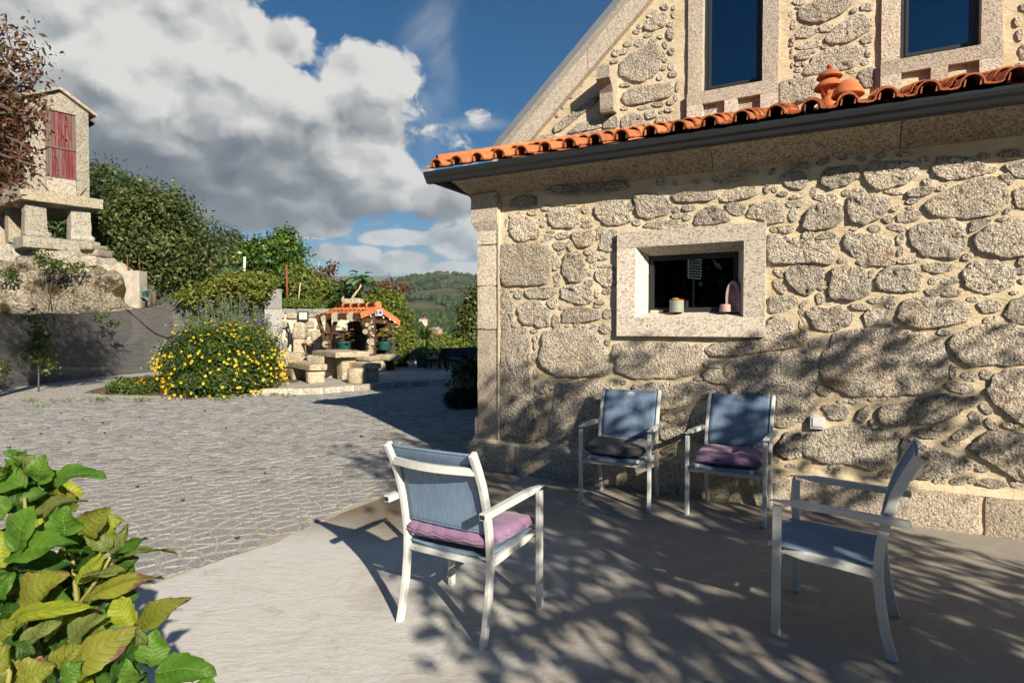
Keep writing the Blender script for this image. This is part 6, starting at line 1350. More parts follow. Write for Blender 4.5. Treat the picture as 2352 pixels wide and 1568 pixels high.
# ---- posts and mesh behind
def stick(name, pts_, r_, mat, label, cat, Y, group=None):
    m_ = MB(); m_.tube([at(x, y, Y) for x, y in pts_], r_, 6); o = m_.build(name, mat, None, True); tag(o, label, cat, group)
stick('white_pole', [(562, 590), (561, 640)], .045, M_pvc, 'thin white pole left of the citrus tree', 'pole', 22)
stick('iron_post', [(658, 608), (660, 705)], .038, M_rust, 'tall rusty iron post above the garden wall', 'post', 21.2)
stick('iron_post', [(604, 622), (606, 672)], .04, M_rust, 'rusty iron post just left of the granite gate post', 'post', 21.4)
stick('iron_post', [(792, 635), (794, 700)], .03, M_rust, 'thin rusty iron post beside the tall kale', 'post', 21.0)
stick('iron_post', [(522, 618), (521, 655)], .03, M_rust, 'short rusty post at the green wire mesh', 'post', 23)
stick('cane', [(690, 650), (684, 700)], .025, plain('dry_cane', (.45, .38, .24), .8), 'dry pale cane standing above the garden wall', 'cane', 21.3)
stick('wooden_stake', [(354, 668), (354, 705)], .07, M_bark, 'weathered wooden stake behind the shade net', 'stake', 20.5)
stick('wooden_stake', [(330, 688), (330, 712)], .045, M_bark, 'short wooden stake under the turquoise bird box', 'stake', 20.5)
bh = empty('bird_box', at(333, 675, 20.3)); tag(bh, 'small turquoise bird box beside the concrete pillar', 'bird box')
m_ = MB(); m_.box((0, 0, -.02), (.14, .14, .16), rz=.2); m_.build('box', M_teal, bh); m_ = MB(); m_.beam((-.12, 0, .05), (.12, 0, .11), .18, .025); m_.build('lid', plain('turquoise', (.02, .22, .18), .5), bh)
m_ = MB(); m_.tube([(0, -.072, 0), (0, -.085, 0)], .022, 10); m_.build('hole', M_dark, bh)
mM, t, b, g_ = newmat('green_wire'); b.inputs['Base Color'].default_value = (.02, .10, .07, 1)
wm = MB(); Yw = 23.2
for i in range(26):
    x = 505+i*2.2; wm.tube([at(x, 616, Yw), at(x+4, 652, Yw)], .007, 3, False); wm.tube([at(x+4, 616, Yw), at(x, 652, Yw)], .007, 3, False)
o = wm.build('wire_mesh', mM); tag(o, 'green wire mesh above the creeper on the net', 'fence')
# ================================================================ vegetation
L_citrus = leafmat('citrus_leaf', [(.018, .050, .008), (.04, .095, .013), (.085, .16, .02), (.22, .26, .035)], .25, .4, .5)
L_apple = leafmat('orchard_leaf', [(.028, .050, .012), (.055, .085, .020), (.10, .125, .035), (.20, .20, .08)], .22, .5)
L_euc = leafmat('eucalyptus_leaf', [(.035, .060, .022), (.065, .10, .035), (.11, .14, .055)], .2)
L_vine = leafmat('vine_leaf', [(.05, .09, .018), (.11, .17, .025), (.22, .25, .045), (.20, .10, .035)], .3)
L_brown = leafmat('brown_autumn_leaf', [(.045, .018, .012), (.095, .040, .024), (.16, .075, .04), (.10, .10, .03)], .18)
L_shrub = leafmat('shrub_leaf', [(.025, .055, .010), (.06, .10, .018), (.11, .16, .03)], .25)
L_sage = leafmat('sage_leaf', [(.06, .11, .035), (.12, .18, .07), (.20, .26, .12)], .25)
L_silver = leafmat('silver_leaf', [(.13, .18, .14), (.22, .28, .22)], .15)
L_yel = leafmat('yellow_petal', [(.60, .40, .005), (.78, .56, .012)], .2, .6)
L_purp = leafmat('purple_flower', [(.14, .07, .22), (.26, .16, .36)], .2)
L_orange = leafmat('orange_petal', [(.70, .28, .01), (.75, .42, .01)], .2)
L_dark = leafmat('dark_leaf', [(.012, .026, .008), (.022, .045, .012), (.04, .07, .018)], .15)
L_kale = leafmat('kale_leaf', [(.08, .17, .075), (.13, .24, .11), (.19, .30, .15)], .25)
L_grass = leafmat('grass_blade', [(.06, .11, .015), (.12, .19, .03), (.20, .22, .06)], .3)
L_spike = leafmat('palm_blade', [(.07, .13, .03), (.14, .22, .055), (.28, .33, .12)], .25, .4)
def tree(name, label, crowns, leaf, size, base, trunk_r, seed, group=None, asp=.55, shell=.5, cat='tree', nlimb=10, bark=None, up=.35):
    """crowns: list of (centre, radii, clumps, leaves per clump, clump radius)"""
    rs = np.random.default_rng(seed); pr = random.Random(seed)
    t_ = empty(name, base); tag(t_, label, cat, group); C = []; N = []; cl = []
    for c, rad, ncl, lp, cr in crowns:
        p, n_, k = crown_pts(c, rad, ncl, lp, cr, rs, shell, seed=seed, up=up); C.append(p); N.append(n_); cl.append(k)
    C = np.concatenate(C)-np.array(base); N = np.concatenate(N); cl = np.concatenate(cl)-np.array(base)
    link('crown', leaf_mesh('crown', C, N, size, asp, rs=rs), t_, leaf)
    mb = MB(); ctr = np.mean(cl, axis=0); pick = cl[rs.choice(len(cl), min(nlimb, len(cl)), replace=False)]
    limbs(mb, (0, 0, 0), Vector(ctr), trunk_r, [tuple(p) for p in pick], pr); mb.build('trunk', bark or M_bark, t_, True)
    return t_
def pc(x, y, Y, a, b_, d=None):                      # frame ellipse at a distance -> centre and radii in metres
    p = at(x, y, Y); k = Y/F_PX; return (p.x, p.y, p.z), (a*k, (d if d else a)*k, b_*k)
def T(name, label, ells, Y, leaf, size, seed, dens=1.0, base=None, tr=.15, asp=.55, cr=.5, **kw):
    cs = []
    for e_ in ells:
        x, y, a, b_ = e_[:4]; c, r = pc(x, y, Y+(e_[4] if len(e_) > 4 else 0), a, b_); n_ = int(dens*e_[5]) if len(e_) > 5 else int(dens*max(30, a*b_/45)); cs.append((c, r, n_, kw.get('lp', 26), cr*.5))
    kw.pop('lp', None)
    bx = base or (cs[0][0][0], cs[0][0][1], 0)
    return tree(name, label, cs, leaf, size, bx, tr, seed, asp=asp, **kw)
# orchard tree and the woods behind it
T('orchard_tree', 'big rounded orchard tree behind the concrete pillar', [(345, 560, 140, 118), (430, 600, 70, 75), (270, 560, 80, 120), (330, 485, 70, 60), (390, 500, 60, 55)], 26, L_apple, .17, 11, 1.25, tr=.22, cr=.62, up=.5)
T('eucalyptus_tree', 'feathery eucalyptus just right of the granary', [(218, 440, 22, 58), (212, 540, 34, 60)], 48, L_euc, .36, 12, 5.0, tr=.25, cr=1.1, asp=.35, group='eucalyptus trees beyond the granary')
T('eucalyptus_tree', 'pointed pale green eucalyptus behind the orchard tree top', [(252, 428, 26, 40), (258, 500, 44, 70)], 52, L_euc, .38, 13, 4.0, tr=.25, cr=1.2, asp=.35, group='eucalyptus trees beyond the granary')
T('eucalyptus_tree', 'low eucalyptus crown above the left side of the orchard tree', [(292, 450, 26, 34), (300, 500, 40, 60)], 55, L_euc, .38, 14, 4.0, tr=.25, cr=1.2, asp=.35, group='eucalyptus trees beyond the granary')
T('eucalyptus_tree', 'eucalyptus behind the legs of the granary', [(130, 520, 80, 60)], 45, L_euc, .36, 15, 2.0, tr=.25, cr=1.2, asp=.35, group='eucalyptus trees beyond the granary')
T('eucalyptus_tree', 'olive brown tree right of the orchard tree', [(505, 610, 40, 62), (488, 640, 36, 50)], 42, L_euc, .32, 16, 3.0, tr=.25, cr=1.0, asp=.4, group='trees between orchard and citrus')
T('eucalyptus_tree', 'small pointed tree left of the citrus crown', [(528, 575, 14, 34), (535, 620, 24, 45)], 60, L_euc, .40, 17, 6.0, tr=.25, cr=1.2, asp=.35, group='trees between orchard and citrus')
T('eucalyptus_tree', 'grey green tree touching the citrus crown on its left', [(558, 596, 20, 28), (570, 630, 30, 40)], 60, L_euc, .40, 18, 5.0, tr=.25, cr=1.2, asp=.35, group='trees between orchard and citrus')
T('citrus_tree', 'glossy dark green citrus tree behind the gate post', [(625, 625, 62, 66), (655, 580, 38, 42), (590, 605, 38, 42), (668, 640, 34, 42), (600, 655, 45, 34), (655, 562, 20, 26), (600, 580, 16, 22)], 24, L_citrus, .15, 19, 2.2, tr=.14, cr=.42)
# shrubs and vines behind the garden wall
T('vine', 'yellow green vine between the citrus tree and the brown vine', [(690, 650, 42, 40), (712, 672, 34, 32), (672, 672, 30, 30)], 22.3, L_vine, .13, 20, 3.0, tr=.05, cr=.34, cat='vine', group='vines behind the garden wall')
T('vine', 'brownish red vine tips rising against the sky', [(752, 622, 20, 8, 0, 16), (745, 640, 7, 20, 0, 12), (770, 652, 24, 8, 0, 12), (733, 628, 5, 14, 0, 8), (762, 612, 12, 7, 0, 9), (757, 660, 14, 14, 0, 12)], 22.6, L_brown, .12, 21, 1.0, tr=.03, cr=.20, cat='vine', lp=9, group='vines behind the garden wall')
T('shrub', 'olive shrub above the middle of the garden wall', [(735, 680, 40, 32), (760, 690, 36, 28)], 22.0, L_vine, .12, 22, 3.0, tr=.05, cr=.32, cat='shrub', group='shrubs behind the garden wall')
T('shrub', 'dull green shrub left of the shelter roof', [(790, 690, 36, 26), (720, 694, 26, 18)], 21.8, L_shrub, .12, 23, 3.0, tr=.05, cr=.32, cat='shrub', group='shrubs behind the garden wall')
T('vine', 'red tinged creeper right of the tall kale', [(876, 662, 22, 9, 0, 16), (893, 652, 10, 12, 0, 10), (918, 670, 22, 6, 0, 12), (905, 688, 16, 14, 0, 14), (932, 662, 10, 6, 0, 6)], 22.0, L_brown, .12, 24, 1.0, tr=.03, cr=.24, cat='vine', lp=9, group='vines behind the garden wall')
T('shrub', 'dense green shrub growing right of the shelter', [(905, 740, 34, 52), (925, 785, 24, 44), (893, 705, 26, 28), (872, 690, 22, 18), (915, 815, 26, 22)], 20.8, L_vine, .11, 25, 3.4, tr=.06, cr=.3, cat='shrub')
T('shrub', 'leafy green shrub glimpsed under the shelter roof', [(832, 785, 16, 22), (800, 790, 12, 18), (846, 770, 8, 30)], 20.2, L_vine, .10, 26, 4.0, tr=.05, cr=.22, cat='shrub')
T('shrub', 'low weeds along the top of the garden wall', [(660, 700, 28, 10), (700, 702, 30, 9), (740, 704, 26, 8)], 21.3, L_grass, .12, 27, 4.0, tr=.02, cr=.18, cat='weeds', asp=.25)
T('hedge_tree', 'dark leafy tree beside the house corner beyond the terrace', [(1078, 755, 26, 62), (1092, 705, 20, 50), (1062, 795, 22, 26)], 30, L_apple, .17, 28, 3.2, tr=.1, cr=.42)
T('shrub', 'light green bushes behind the black chairs', [(1035, 800, 34, 12), (1010, 790, 24, 14), (990, 806, 30, 8)], 27, L_vine, .16, 29, 4.0, tr=.05, cr=.34, cat='shrub')
# creeper over the net, sage, yellow shrub
T('creeper', 'green creeper spilling over the end of the shade net', [(500, 672, 52, 20, 0, 90), (545, 655, 40, 22, 0, 90), (455, 684, 36, 12, 0, 50), (580, 670, 22, 26, 0, 60), (600, 650, 14, 20, 0, 40)], 19.6, L_vine, .12, 30, 1.6, tr=.03, cr=.26, cat='creeper')
def spikes(name, label, pxs, Y, h, leafm, flow, seed, cat='shrub'):
    rs = np.random.default_rng(seed); base = at(pxs[0], 870, Y); t_ = empty(name, (base.x, base.y, 0)); tag(t_, label, cat); st = MB(); C = []; N = []; CF = []; NF = []
    for k in range(170):
        x = rs.uniform(pxs[0], pxs[1]); yy = Y+rs.uniform(-.6, .7); b0 = at(x, 840, yy); b0.z = rs.uniform(.2, .7); top = Vector((b0.x+rs.normal()*.20, b0.y+rs.normal()*.15, h*rs.uniform(.72, 1.06)*(1-.25*abs((x-(pxs[0]+pxs[1])/2)/((pxs[1]-pxs[0])/2))**2)))
        st.tube([b0-t_.location, (b0.lerp(top, .5)+Vector((0, 0, .05)))-t_.location, top-t_.location], [.012, .009, .005], 4, False)
        for q in range(34):
            f = rs.random(); p = b0.lerp(top, f); C.append(p-t_.location+Vector(rs.normal(size=3)*.05)); N.append(rs.normal(size=3)+np.array((0, 0, .4)))
        if rs.random() < .22:
            for q in range(26): f = rs.uniform(.86, 1.06); p = b0.lerp(top, f); CF.append(p-t_.location+Vector(rs.normal(size=3)*.022)); NF.append(rs.normal(size=3))
    st.build('stem', L_sage, t_); link('foliage', leaf_mesh('foliage', np.array(C), np.array(N), .125, .22, rs=rs), t_, leafm)
    link('flower_spikes', leaf_mesh('flower_spikes', np.array(CF), np.array(NF), .05, .6, rs=rs), t_, flow)
spikes('sage_bush', 'tall purple flowering sage behind the yellow shrub', (420, 620), 15.6, 2.22, L_sage, L_purp, 31)
yb_ = T('flowering_shrub', 'large rounded shrub covered in yellow daisy flowers', [(510, 825, 112, 75, 0, 330), (440, 835, 60, 56, 0, 150), (580, 840, 54, 55, -.3, 170), (545, 800, 70, 44, .2, 150), (480, 802, 60, 40, .2, 120), (512, 870, 105, 32, -.5, 200)], 14.0, L_shrub, .072, 32, 1.5, tr=.04, cr=.22, cat='shrub', base=(-6.5, 14.0, .1))
rs = np.random.default_rng(33); C = []; N = []          # flowers sit on the outermost leaves, all round the shrub
lv = [c for c in yb_.children if c.name.startswith('crown')][0].data; co = np.empty(len(lv.vertices)*3, dtype=np.float32); lv.vertices.foreach_get('co', co); co = co.reshape(-1, 4, 3).mean(axis=1)+np.array(yb_.location)
cb = np.array((-6.62, 14.1, .55)); rel = (co-cb)/np.array((1.35, 1.1, .85)); rr = np.linalg.norm(rel, axis=1); keyb = np.round(np.arctan2(rel[:, 1], rel[:, 0])*11).astype(int)*1000+np.round(np.arcsin(np.clip(rel[:, 2]/rr, -1, 1))*11).astype(int)
best = {}
for i_, k_ in enumerate(keyb):
    if k_ not in best or rr[i_] > rr[best[k_]]: best[k_] = i_
for i_ in best.values():
    for rep in range(2):
        if rs.random() < (.66 if rel[i_][2] < .45 else .93): continue
        d = rel[i_]/rr[i_]; c = co[i_]+d*.03+rs.normal(size=3)*.05
        nrm = d+np.array((.25, -.45, .35))+rs.normal(size=3)*.2; nrm /= np.linalg.norm(nrm); a_ = np.cross(nrm, (0, 0, 1)); a_ /= np.linalg.norm(a_); b2 = np.cross(nrm, a_)
        for q in range(6):
            an = 2*math.pi*q/6; C.append(c+(a_*math.cos(an)+b2*math.sin(an))*.018); N.append(nrm+rs.normal(size=3)*.12)
link('yellow_flowers', leaf_mesh('yellow_flowers', np.array(C)-np.array(yb_.location), np.array(N), .031, .75, rs=rs), yb_, L_yel)['kind'] = 'stuff'
T('silver_shrub', 'small silvery grey shrub at the left foot of the yellow one', [(390, 826, 26, 26, 0, 160), (378, 806, 14, 14, 0, 60)], 14.2, L_silver, .055, 34, 1.0, tr=.02, cr=.12, cat='shrub')
mg_ = T('marigold_patch', 'low green marigolds with orange flowers on the gravel', [(335, 888, 64, 14, 0, 260), (300, 884, 30, 10, 0, 80), (372, 884, 34, 16, 0, 120)], 13.8, L_shrub, .07, 35, 1.0, tr=.015, cr=.14, cat='flowers')
C = [at(rs.uniform(280, 395), rs.uniform(868, 898), 13.45) for k in range(46)]; C = np.repeat(np.array([tuple(c) for c in C]), 5, axis=0)+rs.normal(size=(230, 3))*.018
link('orange_flowers', leaf_mesh('orange_flowers', C-np.array(mg_.location), rs.normal(size=(230, 3))+np.array((.3, -.6, .5)), .05, .8, rs=rs), mg_, L_orange)
T('flowering_shrub', 'sliver of a yellow flowering shrub at the left picture edge', [(-16, 850, 26, 28, 0, 90)], 13.2, L_vine, .06, 36, .5, tr=.03, cr=.2, cat='shrub', lp=16)
# sapling against the net, leaning twig
sp = T('sapling', 'thin leafy sapling standing against the shaded net', [(84, 760, 12, 46, 0, 34), (100, 800, 16, 30, 0, 28), (70, 815, 22, 10, 0, 12), (105, 838, 14, 8, 0, 8)], 13.9, L_shrub, .10, 37, .8, base=(at(88, 890, 13.9).x, 13.9, 0), tr=.016, cr=.2, lp=10)
T('overhanging_twig', 'leafy twig hanging in front of the shade net', [(232, 730, 10, 8, 0, 7), (262, 744, 14, 6, 0, 9)], 17.0, L_shrub, .09, 38, 1.0, base=tuple(at(222, 716, 17.2)), tr=.012, cr=.14, cat='twig', lp=9, nlimb=3)
# brown-leaved tree at the left edge (its crown shades the net)
bt = T('brown_leaved_tree', 'tree with curled brown leaves at the left picture edge', [(-90, 230, 110, 150, 0, 80), (-170, 230, 170, 190, .3, 190), (8, 120, 56, 60, 0, 20), (16, 200, 40, 50, 0, 9), (5, 270, 50, 60, 0, 18), (50, 250, 30, 24, 0, 5), (-60, 380, 90, 60, 0, 60)], 9.0, L_brown, .10, 39, 1.0, base=(-9.3, 8.8, 0), tr=.13, cr=.36, lp=22, asp=.42)
mb = MB()
for pts_ in (((-40, 330), (40, 352), (62, 345)), ((-30, 345), (50, 372), (84, 383)), ((-20, 240), (50, 190), (92, 132)), ((-40, 260), (30, 120), (10, 60)), ((-30, 260), (60, 262), (95, 230)), ((-20, 300), (50, 330), (40, 395))):
    mb.tube([at(x, y, 8.9)-bt.location for x, y in pts_], [.03, .016, .006], 5)
mb.build('branch', M_bark, bt, True)
rs = np.random.default_rng(40); C = np.array([tuple(at(x+rs.normal()*13, y+rs.normal()*9, 8.9)-bt.location) for x, y in ((45, 352), (62, 346), (50, 372), (80, 383), (30, 390), (60, 160), (88, 135), (70, 105), (50, 85), (25, 70), (10, 55), (80, 180), (92, 230), (75, 215), (88, 260), (60, 300), (45, 320)) for k in range(13)])
link('spray', leaf_mesh('spray', C, rs.normal(size=C.shape), .10, .42, rs=rs), bt, L_brown)['kind'] = 'stuff'
T('ivy', 'green ivy creeping over the rubble below the granary', [(120, 608, 34, 8, 0, 26), (170, 612, 22, 8, 0, 14), (18, 632, 24, 10, 0, 16), (100, 585, 8, 14, 0, 8)], 19.2, L_shrub, .11, 43, 1.0, tr=.02, cr=.2, cat='ivy', lp=10)
# kale on the rock, cordyline
def bigleaf(C, d, L, W, V, F, droop=.35):
    b0 = len(V); d = Vector(d).normalized(); s = d.cross(Vector((0, 0, 1))); s = s.normalized() if s.length > .01 else Vector((1, 0, 0)); n_ = s.cross(d)
    for i in range(6):
        u = i/5; w_ = W*math.sin(math.pi*min(1, .08+u*.92))**.7
        for v in (-1, -.5, 0, .5, 1): V.append(Vector(C)+d*(L*u)+s*(w_*v)+n_*(.10*L*abs(v))-Vector((0, 0, droop*L*u*u))+n_*(.03*L*math.sin(9*u+5*v)))
    for i in range(5):
        for j in range(4): a = b0+i*5+j; F.append((a, a+1, a+6, a+5))
def kale(label, stem, leaves, Y, seed):
    rs = random.Random(seed); b0 = at(*stem[0], Y); t_ = empty('kale_plant', b0); tag(t_, label, 'plant', 'tall kale plants'); m_ = MB(); m_.tube([at(x, y, Y)-b0 for x, y in stem], [.05, .045, .035], 7); m_.build('stem', plain('kale_stem', (.40, .33, .16), .8), t_, True)
    top = at(*stem[-1], Y)-b0; V = []; F = []
    for k in range(leaves):
        an = rs.uniform(0, 6.28); e_ = rs.uniform(-.3, .9); d = (math.cos(an), math.sin(an)*.8, e_); st_ = rs.uniform(.05, .25); L = rs.uniform(.28, .44)
        c = top+Vector(d)*st_+Vector((0, 0, rs.uniform(-.1, .25)))
        m2_ = MB(); V = []; F = []; bigleaf(c, d, L, L*.36, V, F, rs.uniform(.3, .7)); m2_.add(V, F); m2_.build('leaf', L_kale, t_, True)
kale('tall kale plant on a leaning stem above the shelter', [(798, 705), (812, 680), (832, 652)], 30, 20.4, 3)
kale('shorter kale plant left of the leaning one', [(785, 705), (786, 690), (790, 672)], 17, 20.6, 5)
m_ = MB(); rough_box(m_, (.75, .6, .5), 10, .15, .09, 3, 5); rk2 = m_.build('boulder', M_old, None, True); rk2.location = at(812, 704, 20.5); tag(rk2, 'pale boulder showing above the shelter ridge', 'rock')
cd = empty('cordyline', gnd(978, 843, TZ)); q = at(976, 778, 23.0); cd.location = (q.x, 23.0, TZ); tag(cd, 'spiky cordyline palm with arching sword leaves', 'palm')
m_ = MB(); m_.tube([(0, 0, 0), (.03, 0, .45), (0, 0, q.z-TZ)], [.10, .08, .07], 8); m_.build('trunk', M_bark, cd, True)
rs = random.Random(8); V = []; F = []
for k in range(210):
    an = rs.uniform(0, 6.28); e_ = rs.uniform(-.35, 1.3); L = rs.uniform(.65, .95); d = Vector((math.cos(an)*math.cos(e_), math.sin(an)*math.cos(e_), math.sin(e_))); s = d.cross(Vector((0, 0, 1))).normalized(); c = Vector((0, 0, q.z-TZ)); b0 = len(V)
    for i in range(5):
        u = i/4; w_ = .042*(1-u**2*.95)*(.5+u if u < .5 else 1); p = c+d*(L*u)-Vector((0, 0, .28*L*u*u)); V += [p-s*w_, p+s*w_]
    for i in range(4): F.append((b0+2*i, b0+2*i+1, b0+2*i+3, b0+2*i+2))
m_ = MB(); m_.add(V, F); m_.build('sword_leaves', L_spike, cd)
# shrubs at the house corner, in the house's shadow
hc = T('hydrangea', 'faded hydrangea with dry flower heads beside the house corner', [(1075, 865, 26, 26, 0, 90), (1086, 850, 14, 18, 0, 40)], 11.6, L_dark, .13, 41, 1.0, tr=.03, cr=.18, cat='shrub', lp=14)
C, N, _ = crown_pts(at(1064, 878, 11.2), (.20, .16, .13), 60, 12, .04, np.random.default_rng(5)); o = link('dry_flower_heads', leaf_mesh('dry_flower_heads', C-np.array(hc.location), N, .04, .9), hc, leafmat('dry_flower', [(.16, .15, .09), (.26, .22, .15), (.20, .10, .09)], .1)); o['kind'] = 'stuff'
T('box_shrub', 'dark grassy clump at the foot of the house corner', [(1068, 912, 34, 18, 0, 160), (1050, 916, 20, 13, 0, 60)], 11.3, L_dark, .14, 42, 1.0, tr=.02, cr=.12, cat='shrub', asp=.15, up=1.2)
# weeds in the gravel
wd_ = MB(); C = []; N = []
for px, py, k in ((150, 922, 30), (230, 921, 60), (330, 922, 50), (540, 913, 40), (625, 909, 36), (70, 922, 30), (270, 884, 60), (250, 905, 20), (410, 906, 30), (665, 912, 14), (90, 935, 14), (500, 920, 30)):
    for q in range(k): p = gnd(px+rng.normal()*14, py+rng.normal()*1.6); C.append((p.x, p.y, .03+.03*rng.random())); N.append((rng.normal(), rng.normal()-.4, .5))
o = link('weeds', leaf_mesh('weeds', np.array(C), np.array(N), .075, .3), None, L_grass); tag(o, 'scattered green weeds along the gravel edge', None, None, 'stuff')
# trees behind the viewer: the one that throws the dappled shade, dark ones mirrored in the window, others added to block sky light
st_ = tree('shade_tree', 'leafy tree behind the viewer that throws dappled shade on the slab', [((4.04, -1.26, 3.29), (1.55, 1.55, 1.5), 132, 32, .13), ((5.5, -.56, 3.64), (.9, .9, .9), 30, 28, .13), ((3.2, -1.76, 2.5), (1.1, 1.1, .7), 34, 28, .13), ((3.7, -1.46, 4.55), (.9, .9, .75), 44, 28, .13), ((4.5, -.96, 2.1), (.9, .9, .55), 22, 28, .13), ((5.0, -.66, 2.3), (.7, .7, .5), 14, 28, .13)], L_apple, .13, (4.2, -1.46, 0), .13, 51, asp=.45, shell=.25, nlimb=26)
DT = [(-8.2, -4.6, 3.4, 'dense dark tree mirrored in the lower window'), (-12.5, -7.0, 4.6, 'taller dark tree farther back on the left'), (-5.6, -9.5, 4.2, 'dark tree behind the viewer, left of the solar panel'), (-17, -3.5, 4.5, 'added dark tree far left behind the viewer, blocking sky light'),
      (-1.0, -13.5, 4.2, 'added dark tree straight behind the viewer, blocking sky light'), (4.0, -19, 4.6, 'added dark tree far behind on the right, blocking sky light'), (12.8, -.5, 3.0, 'added dark tree on the right of the slab, blocking sky light'), (-12.5, -14, 5.0, 'added tall dark tree at the back left, blocking sky light')]
for i, (x, y, r_, lb_) in enumerate(DT):
    tree('mirrored_or_added_dark_tree', lb_, [((x, y, 3.4), (r_, r_, 3.3), 260, 22, .5), ((x, y, 6.0), (r_*.7, r_*.7, 2.6), 120, 22, .5)], L_dark, .42, (x, y, 0), .25, 60+i, shell=.35)
# solar panel on a pole, seen mirrored in the window
gpt = onplane(*((1740+1728*.5)*.6125, (640+735*.5)*.6125), HA+hn*(yi+.04), hn); dd_ = (gpt-Vector((0, 0, CAM_H))).normalized(); rf2 = (dd_-hn*(2*dd_.dot(hn))).normalized(); sp_ = gpt+rf2*7.2
so2 = empty('solar_panel', (sp_.x, sp_.y, sp_.z), R(-6)); tag(so2, 'small solar panel on a pole mirrored in the window', 'solar panel')
m_ = MB(); m_.box((0, 0, .05), (.03, .44, .50)); m_.build('panel_frame', plain('pale_frame', (.75, .78, .76), .4), so2)
for i in range(4):
    for j in range(9): m_ = MB(); m_.box((.018, -.159+.106*i, -.165+.054*j), (.006, .092, .042)); m_.build('cell', plain('solar_cell', (.01, .02, .05), .25) if 'solar_cell' not in MATS else MATS['solar_cell'], so2)
m_ = MB(); m_.tube([(-.03, 0, -.1), (-.03, 0, -sp_.z)], .025, 8); m_.build('pole', M_bark, so2, True)
# ---------------------------------------------------------------- far: houses, wind turbines, forest on the hill
def farhouse(px, py, Y, wpx, label, wall, roofc, rz, two=True):
    p = at(px, py, Y); k = Y/F_PX; W = wpx*k; t_ = empty('far_house', (p.x, p.y, p.z), rz); tag(t_, label, 'house', 'houses in the valley')
    H = W*.42; D = W*.7; m_ = MB(); m_.box((0, 0, H/2-2), (W, D, H+4)); m_.build('wall', wall, t_)
    m_ = MB(); e_ = W*.06; m_.add([(-W/2-e_, -D/2-e_, H), (W/2+e_, -D/2-e_, H), (W/2+e_, D/2+e_, H), (-W/2-e_, D/2+e_, H), (-W*.2, 0, H+W*.20), (W*.2, 0, H+W*.20)], [(0,1,5,4),(1,2,5),(2,3,4,5),(3,0,4),(3,2,1,0)]); m_.build('roof', roofc, t_)
    for i in range(4):
        for z in ((.22, .68) if two else (.45,)):
            m_ = MB(); m_.box((-W*.36+W*.24*i, -D/2-.05, H*z), (W*.10, .3, H*.22)); f_ = m_.build('window', M_dark, t_)
            m_ = MB(); m_.box((-W*.36+W*.24*i, -D/2-.12, H*(z-.14)), (W*.13, .4, H*.04)); m_.build('sill', M_pvc, f_)
    m_ = MB(); m_.box((W*.25, D*.1, H+W*.18), (W*.06, W*.06, W*.16)); m_.build('chimney', wall, t_)
M_pinkw = plain('pink_render', (.55, .36, .28), .9, var=.08); M_paler = plain('pale_roof', (.42, .30, .24), .9, var=.2, nscale=.5); M_redr = plain('red_roof', (.30, .11, .07), .9, var=.2, nscale=.5); M_cream = plain('cream_render', (.55, .48, .38), .9)
farhouse(1000, 768, 300, 27, 'pink two-storey house in the valley behind the black chairs', M_pinkw, M_paler, R(-18))
farhouse(972, 741, 420, 19, 'small house with a red hipped roof above the pink one', M_cream, M_redr, R(10), False)
def turbine(px, py, Y, L, label, a0):
    p = at(px, py, Y); t_ = empty('wind_turbine', p); tag(t_, label, 'wind turbine', 'wind turbines on the ridge')
    m_ = MB(); m_.tube([(0, 0, -L*2.2), (0, 0, 0)], [L*.06, L*.035], 8); m_.build('tower', M_pvc, t_, True)
    m_ = MB(); m_.box((0, L*.06, 0), (L*.09, L*.26, L*.09)); m_.build('nacelle', M_pvc, t_)
    for k in range(3): an = a0+k*2.0944; m_ = MB(); m_.tube([(0, -L*.09, 0), (math.cos(an)*L*.25, -L*.09, math.sin(an)*L*.25), (math.cos(an)*L, -L*.09, math.sin(an)*L)], [L*.03, L*.055, L*.012], 6); m_.build('blade', M_pvc, t_, True)
turbine(986, 625, 1640, 13, 'wind turbine on the hill top, left of the pair', .5); turbine(1009, 626, 1640, 12, 'wind turbine on the hill top, right of the pair', .35)
turbine(731, 612, 4200, 42, 'leftmost wind turbine on the far dark ridge', 1.2); turbine(742, 619, 4250, 30, 'second wind turbine from the left on the far ridge', .9); turbine(770, 617, 4250, 32, 'wind turbine on the far ridge right of the brown vine', 1.9)
# forest: one mass of crowns
rs = np.random.default_rng(77)
ico = bpy.data.meshes.new('tmp'); import bmesh
bm = bmesh.new(); bmesh.ops.create_icosphere(bm, subdivisions=1, radius=1); iv = np.array([v.co[:] for v in bm.verts]); jf = np.array([[v.index for v in f.verts] for f in bm.faces]); bm.free()
VV = []; FF = []; nvt = 0
def forest(n, r0, r1, u0, u1, smin, smax, thr, pine=.5):
    global nvt
    for k in range(n):
        r_ = r0*(r1/r0)**rs.random() if rs.random() < .6 else math.sqrt(rs.uniform(r0*r0, r1*r1)); u = rs.uniform(u0, u1); x, y = r_*math.sin(u), r_*math.cos(u)
        if fbm(x, y, 1/110., 4, 3) < thr+.6*sstep(1150, 1600, r_): continue
        z = terrain(x, y); s = rs.uniform(smin, smax)*(.7+.3*min(1, r_/500)); h = s*rs.uniform(1.0, 1.9)
        v = iv*np.array((s, s, h))*rs.uniform(.75, 1.25, size=(len(iv), 1)); v[:, 2] = np.where(v[:, 2] > 0, v[:, 2], v[:, 2]*.5)
        VV.append(v+np.array((x, y, z+h*.45))); FF.append(jf+nvt); nvt += len(iv)
ua, ub = math.atan((640-1176)/F_PX), math.atan((1110-1176)/F_PX)
forest(6500, 330, 1600, ua, ub, 2.0, 4.2, -.12); forest(900, 110, 420, ua, ub, 1.2, 2.8, -.02)
L_for = leafmat('forest_crown', [(.014, .030, .013), (.025, .047, .017), (.040, .063, .022), (.065, .078, .032)], .0, .95, .05)
